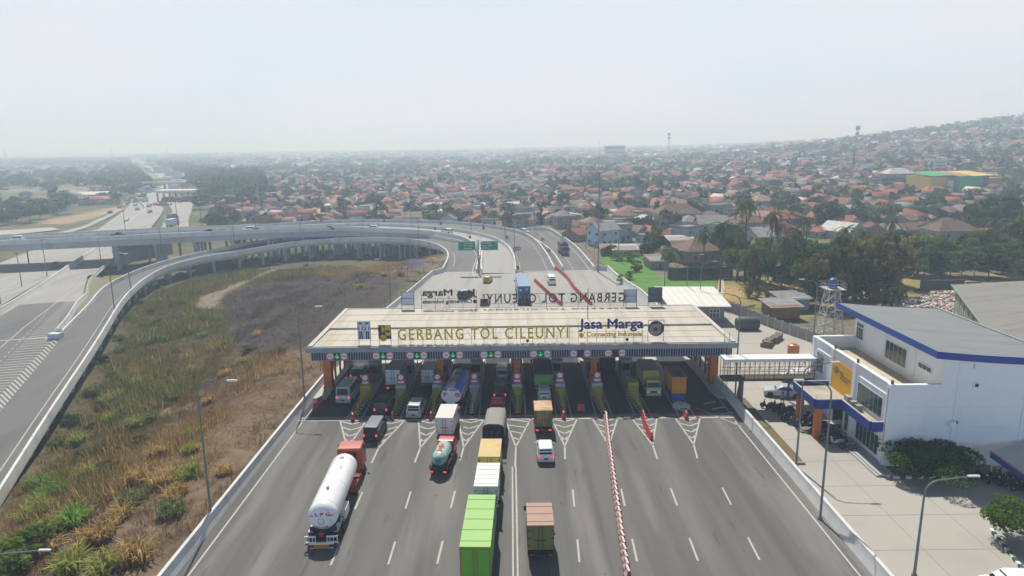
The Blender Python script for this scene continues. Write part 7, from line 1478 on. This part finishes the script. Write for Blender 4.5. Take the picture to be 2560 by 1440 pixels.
def house(k, x, y, rz, wc, rc, where, sc=1.0, wins=True):
    (w,d,z,kd,rise),(wm,rm_,wn,dr) = HK[k]; e = empty('house',(x,y,hz(x,y)),rz); e.scale = (sc,sc,sc)
    if kd=='flat': rc = 'concrete'
    o = link('wall',wm,e); setmat(o,WM[wc]); o = link('roof',rm_,e); setmat(o,RM[rc] if rc in RM else WM['concrete'])
    if wins:
        for q in wn: link('window',q,e)
        link('door',dr,e)
    st = 'tall ' if z>4.5 else ''
    HOUSES[(f'{st}{wc} house, {"" if kd=="flat" else rc+" "}{KN[kd]}',where)].append(e); return e
def ymin(x):
    return np.interp(x,[-260,-190,-150,-70,-30,0,14,22,30,60,75,120,200,300],[520,440,335,310,300,283,262,240,214,208,222,215,235,300])
r = np.random.RandomState(2024); H=[]; cell={}
def free(x,y,rad):
    i,j = int(x//14),int(y//14)
    for a in range(i-1,i+2):
        for b in range(j-1,j+2):
            for (u,v,q) in cell.get((a,b),()):
                if (u-x)**2+(v-y)**2 < (rad+q)**2*.66: return False
    return True
def occupy(x,y,rad): cell.setdefault((int(x//14),int(y//14)),[]).append((x,y,rad))
# hand-placed landmarks first (positions read off the photograph)
def hpx(k,px,py,rz,wc,rc,where,sc=1.0,z=-.3):
    p = G(px,py,z); p = G(px,py,hz(p.x,p.y)); house(k,p.x,p.y,rz,wc,rc,where,sc*.85); occupy(p.x,p.y,4.2*sc)
F1 = 'in the front row by rice field'; F2 = 'around the big brick house'; F3 = 'behind the palm grove'; F4='near the striped hall'
for a in ((12,1690,578,.05,'cream','brown tiled',F2,1.35),(4,1776,600,-.1,'pale green','grey sheet',F2,1.15),(6,1550,600,.1,'grey','orange tiled',F2,1.0),(4,1508,612,.5,'pale blue','grey sheet',F1,1.0),(2,1740,655,.2,'brick','brown tiled',F1,1.5),(0,1705,640,.1,'brick','brown tiled',F1,1.0),(9,1640,668,.1,'concrete','rusty sheet',F1,.9),(8,1560,640,.05,'concrete','pale sheet',F1,.9),(9,1595,635,.1,'concrete','grey sheet',F1,.8),(8,1528,635,-.05,'brick','rusty sheet',F1,.8),(7,1612,605,.1,'pale blue','grey sheet',F1,.9),(0,1660,575,.4,'brick','orange tiled',F2,.9),(13,1725,592,.2,'yellow','orange tiled',F2,1.0),(8,1700,618,.1,'concrete','pale sheet',F1,1.0),(1,1650,608,.2,'brick','red tiled',F1,.9),(0,1440,600,.8,'brick','red tiled',F1,.9),(0,1470,592,.4,'brick','orange tiled',F1,.9),(5,1900,535,.1,'cream','rusty sheet',F2,1.2),(6,1830,560,.1,'pale blue','concrete',F2,1.1),(6,1790,555,.1,'concrete','dark',F2,1.3),(1,1835,640,.1,'pale green','rusty sheet',F3,1.1),(0,1905,610,.2,'grey','grey sheet',F3,1.2),(2,1860,580,.2,'brick','brown tiled',F3,1.6),
  (12,2370,620,.05,'grey','brown tiled',F3,1.1),(1,2430,612,.0,'cream','orange tiled',F3,1.1),(1,2470,612,.0,'cream','orange tiled',F3,1.1),(1,2535,610,.0,'cream','orange tiled',F3,1.1),(0,2365,545,.6,'pale blue','red tiled',F3,1.0),(4,2090,500,.5,'cream','orange tiled',F4,1.1),(0,2030,530,.3,'cream','orange tiled',F4,1.0),(4,2240,500,.6,'concrete','red tiled',F4,1.1),(12,2330,505,.05,'blue','orange tiled',F4,1.1),(12,2240,448,.05,'concrete','pale sheet',F4,1.5),(0,2370,470,.2,'grey','grey sheet',F4,1.0),(7,2075,548,.1,'white','grey sheet',F3,1.1),(4,2190,440,.3,'cream','orange tiled',F4,1.1),(1,2080,580,.1,'cream','brown tiled',F3,1.0),(0,2210,595,.5,'brick','grey sheet',F3,1.1),(0,2260,590,.2,'brick','brown tiled',F3,1.0),(4,2180,545,.5,'cream','rusty sheet',F3,1.0),(8,2540,540,.3,'grey','grey sheet',F3,1.6),(0,2550,560,.2,'cream','orange tiled',F3,1.1)): hpx(*a)
walls_ = list(WC); roofs_ = list(RC)
def pick():
    wc = r.choice(walls_,p=[.24,.18,.16,.06,.06,.12,.14,.03,.01]); rc = r.choice(roofs_,p=[.27,.20,.22,.09,.09,.05,.08]); return wc,rc
cand = []
n_try = 0
while len(cand) < 7000 and n_try < 110000:
    n_try += 1; y = math.sqrt(r.uniform(200**2,930**2)); x = r.uniform(-.44*y,.84*y)
    if y < ymin(x) : continue
    if x < -.30*y and y < 470 and r.uniform()<.5: continue
    f = fbm(np.array([x]),np.array([y]),60,201)[0]
    if f > .61 and r.uniform() < .85: continue
    if 225<x<315 and 370<y<440: continue
    k = int(r.choice(14,p=[.13,.12,.10,.08,.07,.07,.06,.06,.07,.06,.05,.04,.03,.06])); (w,d,z,kd,ri) = HK[k][0]; sc_ = r.uniform(.58,.92); rad = math.sqrt(w*d)*.5*sc_
    if not free(x,y,rad): continue
    occupy(x,y,rad); ba = .25*math.sin(x/90.)+.3*math.sin(y/130.); cand.append((y+abs(x)*.25,k,x,y,ba+r.choice((0,PI/2))+r.normal()*.13,*pick(),sc_))
cand.sort()
def zone(x,y):
    if x < -60: return 'left of rear ramps'
    if x < 15: return 'behind rear ramps'
    if x < 60: return 'behind rice field'
    return 'behind tree line'
near = cand[:255]; far_h = cand[255:]
seen_rows = defaultdict(int)
for q in near:
    _,k,x,y,rz,wc,rc,sc_ = q; zn = zone(x,y); seen_rows[zn] += 1; row = (seen_rows[zn]-1)//14
    house(k,x,y,rz,wc,rc,f'{zn}, {ordn(row)} row',sc_)
for (base,wh_),os_ in HOUSES.items(): setl(os_, base, wh_, 'house', 'houses of the town')
# the far houses in one mesh
HV=[];HF=[];HC=[]; off=0
def far_house(x,y,w,d,z,kd,ri,rz,wc,rc,z0=None):
    global off
    m = roof_mesh(w,d,z,kd if kd!='flat' else 'flat2',ri,.4) if kd!='flat' else MB().bx(-w/2,w/2,-d/2,d/2,z,z+.3)
    a = MB().bx(-w/2,w/2,-d/2,d/2,-1.5,z)
    if kd=='gable':
        for sx in (-1,1): a.add([(sx*w/2,-d/2,z),(sx*w/2,d/2,z),(sx*w/2,0,z+ri*.93),(sx*w/2,0,z+ri*.93)],[(0,1,2,3)])
    cs,sn = math.cos(rz),math.sin(rz); zz = hz(x,y) if z0 is None else z0
    for mm,c in ((a,wc),(m,rc)):
        o = len(HV)
        for p in mm.v: HV.append((x+p[0]*cs-p[1]*sn,y+p[0]*sn+p[1]*cs,zz+p[2]))
        for f in mm.f: HF.append([i+o for i in (f if len(f)==4 else (f[0],f[1],f[2],f[2]))] if len(f)<=4 else [i+o for i in f[:4]]); HC.append(c)
    # dark window strips
    o = len(HV); 
    for s_ in range(int(z//2.7)):
        for u in (-.25,.25):
            o = len(HV); zc = 1.0+2.9*s_
            for (px_,pz_) in ((u*w-.6,zc),(u*w+.6,zc),(u*w+.6,zc+1.1),(u*w-.6,zc+1.1)): HV.append((x+px_*cs-(-d/2-.06)*sn, y+px_*sn+(-d/2-.06)*cs, zz+pz_))
            HF.append([o,o+1,o+2,o+3]); HC.append((.05,.06,.06))
jit = lambda c,s=.18: tuple(a*r.uniform(1-s,1+s) for a in c)
for q in far_h:
    _,k,x,y,rz,wc,rc,sc_ = q; (w,d,z,kd,ri) = [t*sc_ if not isinstance(t,str) else t for t in HK[k][0]]; far_house(x,y,w,d,z,kd,ri,rz,jit(WC[wc]),jit(RC[rc]) if kd!='flat' else jit(WC['concrete']))
n2=0
while n2 < 8500:
    y = math.sqrt(r.uniform(900**2,3300**2)); x = r.uniform(-.52*y,.86*y); f = fbm(np.array([x]),np.array([y]),170,203)[0]
    n2 += 1
    if f > .58 or (x < -.25*y and r.uniform()<.6): continue
    s_ = 1.0+ (y-900)/2000.; k = int(r.randint(14)); (w,d,z,kd,ri) = HK[k][0]; wc,rc = pick()
    if kd in('flat',): kd='hip'; ri=2
    far_house(x,y,w*s_*.9,d*s_*.8,z*(1+.2*s_ if r.uniform()<.2 else 1),kd,ri*s_,r.uniform(0,PI),jit(WC[wc]),jit(RC[rc] if r.uniform()>.1 else (.62,.62,.6)))
for k in range(260):   # scattered houses at the far left plain
    y = math.sqrt(r.uniform(430**2,1500**2)); x = r.uniform(-1.0*y,-.46*y); (w,d,z,kd,ri) = HK[int(r.randint(6))][0]; wc,rc = pick(); far_house(x,y,w*1.2,d*1.2,z,kd,ri,r.uniform(0,PI),jit(WC[wc]),jit(RC[rc]))
o = link('far_houses', npmesh('far_houses',np.array(HV),np.array(HF),np.array(HC),attrmat('far_town_mix',.85,var=.15,scale=.4))); kind(o,'stuff')
# far trees in one mesh
TV=[]; 
base = [crown_arrays(70,.5,.45,.17,(1,1,1),500+v,nb=6,zc=.5,cvar=.3) for v in range(6)]
def far_trees():
    P = []
    n = 0
    while n < 8200:
        y = math.sqrt(r.uniform(230**2,1100**2)); x = r.uniform(-.45*y,.86*y); n += 1
        if y < ymin(x)+4: continue
        f = fbm(np.array([x]),np.array([y]),60,201)[0]
        if f < .54 and r.uniform() < .62: continue
        if not free(x,y,2.0) and f<.6 and r.uniform()<.55: continue
        P.append((x,y,r.uniform(5,10.5),r.uniform(5.5,10)))
    for k in range(3000):
        y = math.sqrt(r.uniform(1000**2,3600**2)); x = r.uniform(-.55*y,.88*y); f = fbm(np.array([x]),np.array([y]),170,203)[0]
        if f < .5 and r.uniform()<.75: continue
        P.append((x,y,r.uniform(7,13),r.uniform(14,30)))
    for k in range(3300):   # wooded plain at the left
        y = math.sqrt(r.uniform(360**2,2300**2)); x = r.uniform(-1.05*y,-.40*y); f = fbm(np.array([x]),np.array([y]),130,205)[0]
        if f < .47: continue
        px = 1275+1700*x/y*.98
        if -.62 < x/y < -.36 and y < 430: continue
        if -.565 < x/y < -.44 and y < 760: continue
        P.append((x,y,r.uniform(7,12),r.uniform(9,17)))
    for k in range(420):   # woods right of the far toll gate
        y = r.uniform(470,900); x = r.uniform(-.445,-.36)*y; P.append((x,y,r.uniform(8,14),r.uniform(9,15)))
    for k in range(500):   # woods either side of the horizon road
        y = r.uniform(600,1500); s_ = r.choice((-1,1)); xc = np.interp(y,[560,760,1000,1600],[-.485,-.497,-.512,-.535])*y; P.append((xc+s_*r.uniform(22,75),y,r.uniform(8,13),r.uniform(10,18)))
    parts=[]; cols = [(.065,.105,.045),(.095,.145,.055),(.075,.12,.055),(.115,.165,.06),(.095,.10,.052)]
    RPX = [(430,482),(428,462),(422,449),(402,437),(378,424),(358,412),(340,400)]; cmi = Matrix(((RT.x,RT.y,RT.z),(UP.x,UP.y,UP.z),(FW.x,FW.y,FW.z)))
    WIDE = [(330,530),(350,508),(385,492),(440,530),(455,552),(380,545),(415,502),(445,510),(470,520),(300,555),(345,560),(440,565)]
    def hides(x,y,h,w_):
        if y < 430 or x > -.3*y: return False
        a = cmi@Vector((x,y,hz(x,y)-CH)); px = 1280+FPX*a.x/a.z; y1 = 720-FPX*a.y/a.z; y0 = y1-FPX*h/a.z; rw = FPX*w_*.6/a.z
        for rx,ry in RPX+[(436,490),(420,456),(412,443),(390,430),(368,418),(349,406)]:
            if y0-2 < ry < y1+2 and abs(px-rx) < rw+(22 if ry>455 else 16 if ry > 430 else 9): return True
        for rx,ry in WIDE:
            if y0-2 < ry < y1+2 and abs(px-rx) < rw+22: return True
        return False
    for x,y,h,w_ in P:
        if hides(x,y,h,w_): continue
        V,F,C = base[int(r.randint(6))]; a = r.uniform(0,6.28); cs,sn = math.cos(a),math.sin(a); Q = np.stack([(V[:,0]*cs-V[:,1]*sn)*w_+x,(V[:,0]*sn+V[:,1]*cs)*w_+y,V[:,2]*h+hz(x,y)-.3],1); parts.append((Q,F,C*np.array(cols[int(r.randint(5))])))
    return join_arrays(parts)
o = link('far_off_wood', npmesh('far_off_wood',*far_trees(),LM)); kind(o,'stuff')
# ------------------------------------------------------------------ landmarks of the town
p = G(2400,492,-.3); p = G(2400,492,hz(p.x,p.y)); e = empty('striped_hall',p); cw,ch_ = 46,13
HCOL = [('hall_yellow',(.50,.40,.05)),('hall_red',(.38,.12,.06)),('hall_green',(.02,.36,.17)),('hall_red',(.38,.12,.06)),('hall_olive',(.33,.30,.09))]
xs_ = [-18,-8,-2.5,12,20,31]; 
for i,(nm,c) in enumerate(HCOL):
    y0 = [3,3,-2,4,8][i]; hh = [11,11,11.5,12,10][i]; MB().bx(xs_[i],xs_[i+1],y0,30,-2,hh).build('wall_block',mat(nm,c,.7,var=.06,scale=.3),e)
m = MB()
for x0,x1,c in ((-18,-2.5,0),(-2.5,5,1),(5,20,2)): m.add([(x0,2.9 if x0<-3 else -2.1,11.6),(x1,2.9 if x1<-2 else -2.1,12.1),(x1+1,30,13.5),(x0+1,30,13)],[(0,1,2,3)],c)
m.build('roof',[mat('hall_roof_green',(.05,.30,.12)),mat('hall_roof_red',(.40,.17,.10)),mat('hall_roof_yellow',(.55,.42,.10))],e); MB().bx(-7,-3.2,2.85,3,5,9).build('sign_panel',SWHT,e); e.scale = (.84,.84,.95); tag(e,'big hall with yellow, red and green wall stripes on the right slope','hall')
def block(px,py,Y,w_,d_,top,label,c,nfl=4,name='apartment_block'):
    g_ = GY(px,py,Y); z0 = hz(g_.x,Y); t_ = GY(px,top,Y).z; e = empty(name,(g_.x,Y,z0)); H_ = t_-z0; MB().bx(-w_/2,w_/2,-d_/2,d_/2,-2,H_).build('wall',mat('block_'+label.split()[0],c,.8,var=.08,scale=.2),e); MB().bx(-w_/2-.4,w_/2+.4,-d_/2-.4,d_/2+.4,H_,H_+.7).build('roof',mat('block_roof',(.3,.29,.28),.8),e)
    for f_ in range(nfl): MB().bx(-w_/2+1,w_/2-1,-d_/2-.08,-d_/2+.02,H_*(f_+.35)/nfl,H_*(f_+.7)/nfl).build('window',GLSB,e)
    tag(e,label,'building')
block(1535,440,1300,36,22,365,'grey apartment block standing above the houses near the middle',(.42,.40,.37),3)
block(2293,420,900,62,20,347,'long dark hall roof high on the right slope',(.25,.25,.25),2,'long_hall')
block(2075,440,620,9,9,408,'white narrow house tower on the right slope',(.6,.6,.62),3,'narrow_house')
block(2340,440,520,9,8,402,'tall white house beside the striped hall',(.62,.62,.66),4,'tall_house')
def mast(px,py,top,Y,label,w0=2.2,w1=.8,antenna=False,n=10,red=False):
    w0 *= .6; w1 *= .6
    g_ = GY(px,py,Y); z0 = hz(g_.x,Y)-.5; zt = GY(px,top,Y).z; e = empty('radio_mast',(g_.x,Y,z0)); H_ = zt-z0; m = MB(); cs = [(-1,-1),(1,-1),(1,1),(-1,1)]
    lg = lambda c,z: Vector((c[0]*(w0+(w1-w0)*z/H_)/2,c[1]*(w0+(w1-w0)*z/H_)/2,z))
    for i,c in enumerate(cs):
        d_ = cs[(i+1)%4]; m.tube(lg(c,0),lg(c,H_),.07,n=4)
        for k in range(n): m.tube(lg(c,k*H_/n),lg(d_,(k+1)*H_/n),.035,n=4).tube(lg(d_,k*H_/n),lg(c,(k+1)*H_/n),.035,n=4)
    m.build('lattice',mat('mast_red',(.30,.12,.10),.6) if red else STEEL,e)
    if antenna:
        m = MB()
        for k in range(6): a=k*1.05; m.box((math.cos(a)*1.3,math.sin(a)*1.3,H_-1.2),(.5,.5,3.4)).box((math.cos(a)*1.2,math.sin(a)*1.2,H_-6),(.45,.45,2.4))
        m.build('antenna',mat('antenna_grey',(.28,.29,.29),.6),e)
    tag(e,label,'mast')
mast(648,522,422,350,'slim lattice mast beside the far trees at left',1.6,1.2)
mast(2133,450,316,560,'tall radio mast with antenna ring on the right slope',3.4,1.4,True,red=False)
mast(2130,445,372,430,'short red lattice mast among the houses at right',2.0,.8,red=True)
mast(1670,420,333,900,'lattice mast with antennas on the hazy horizon',3.5,2.0,True); mast(1497,400,352,1100,'thin mast near the apartment block',2,1); mast(2515,330,283,1050,'mast on the ridge at the upper right',3,2)
mast(284,415,372,1500,'power pylon faint at the far left horizon',9,3); mast(420,405,366,1700,'power pylon faint beside the horizon road',9,3); mast(18,420,373,1300,'power pylon at the far left edge',8,3)
# far toll gate, overpass
gp = G(440,504,-5.2); e = empty('far_toll_gate',gp,.06); k_ = gp.y/1700*1.03
MB().bx(-47*k_,45*k_,0,14,6.2,7.6).build('roof',mat('far_roof_cream',(.62,.58,.50),.7),e); m=MB()
for x in np.linspace(-44,42,7): m.bx(x*k_-.4,x*k_+.4,1,2,0,6.2).bx(x*k_-.4,x*k_+.4,11,12,0,6.2)
m.build('column',ORNG,e); MB().bx(-45*k_,43*k_,.3,13.5,5.9,6.2).build('soffit',GIRD,e); m = MB()
for x in np.linspace(-35,35,6): m.bx(x*k_-1,x*k_+1,3,9,0,2.6)
m.build('booth',mat('booth_brown',(.21,.10,.055)),e); tag(e,'second cream roofed toll gate far up the highway','toll gate')
e = empty('red_fence',G(402,514,-5.2)); m = MB()
for k in range(14): m.box((k*1.1-8,math.sin(k*.5)*3,.6),(1.0,.5,1.3))
m.build('panel',REDB,e); tag(e,'curve of red barriers before the second toll gate','barrier')
op = empty('overpass',GY(435,470,gp.y+150)); op.location.z = -5.5; MB().bx(-32,32,-4,4,4.6,6.4).build('deck',GIRD,op); m = MB()
for x in (-28,-8,10,28): m.bx(x-.7,x+.7,-1,1,0,4.6)
m.build('pier',PIER,op); tag(op,'dark overpass crossing the highway behind the far toll gate','bridge')
for px,py,w_,d_,c,lb in ((215,496,34,16,(.60,.58,.50),'long pale roofed shed left of the highway'),(255,508,18,14,(.36,.16,.11),'low red roofed shed beside the highway'),(120,528,16,12,(.4,.4,.42),'grey roofed barn among the trees at far left')):
    p = G(px,py,-5.4); e = empty('shed',p,.1); MB().bx(-w_/2,w_/2,-d_/2,d_/2,-.5,3.4).build('wall',WM['grey'],e); roof_mesh(w_,d_,3.4,'gable',1.6).build('roof',mat('shed_'+lb.split()[1],c,.7,var=.1,scale=.3),e); tag(e,lb,'shed')
# vine wall below the thatched house
e = empty('vine_wall',G(1750,695)); MB().box((0,0,1.2),(15,.5,2.6)).build('wall',mat('dark_wall',(.09,.08,.075)),e); V,F,C = crown_arrays(2600,7.8,1.6,.22,(.03,.042,.022),66,nb=60,zc=1.7); V[:,1]*=.15; link('vines',npmesh('vines',V,F,C,LM),e); tag(e,'dark vine covered wall behind the rice field','wall')
for px,py,c,lb in ((1975,770,(.22,.35,.40),'pale blue green hut beside the lattice tower'),(1950,790,(.30,.15,.09),'red brown low shed among the palms')):
    p = G(px,py); e = empty('hut',p,.1); MB().bx(-2.6,2.6,-2,2,0,2.4).build('wall',mat('hut_'+lb.split()[0],c,.8,var=.15),e); roof_mesh(5.4,4.4,2.4,'shed',.8).build('roof',RM['grey sheet'],e); tag(e,lb,'hut')
# ------------------------------------------------------------------ haze
HAZE_D = .00076
hzm = bpy.data.materials.new('haze_air'); hzm.use_nodes = True; n = hzm.node_tree; n.nodes.clear()
oo = n.nodes.new('ShaderNodeOutputMaterial'); pv = n.nodes.new('ShaderNodeVolumePrincipled')
pv.inputs['Color'].default_value = (.64,.80,1,1); pv.inputs['Density'].default_value = HAZE_D; pv.inputs['Anisotropy'].default_value = .2; pv.inputs['Absorption Color'].default_value = (.64,.71,.83,1)
n.links.new(pv.outputs[0], oo.inputs['Volume'])
o = MB().bx(-4600,4700,-160,6100,-9.5,92).build('haze', hzm); kind(o,'stuff')
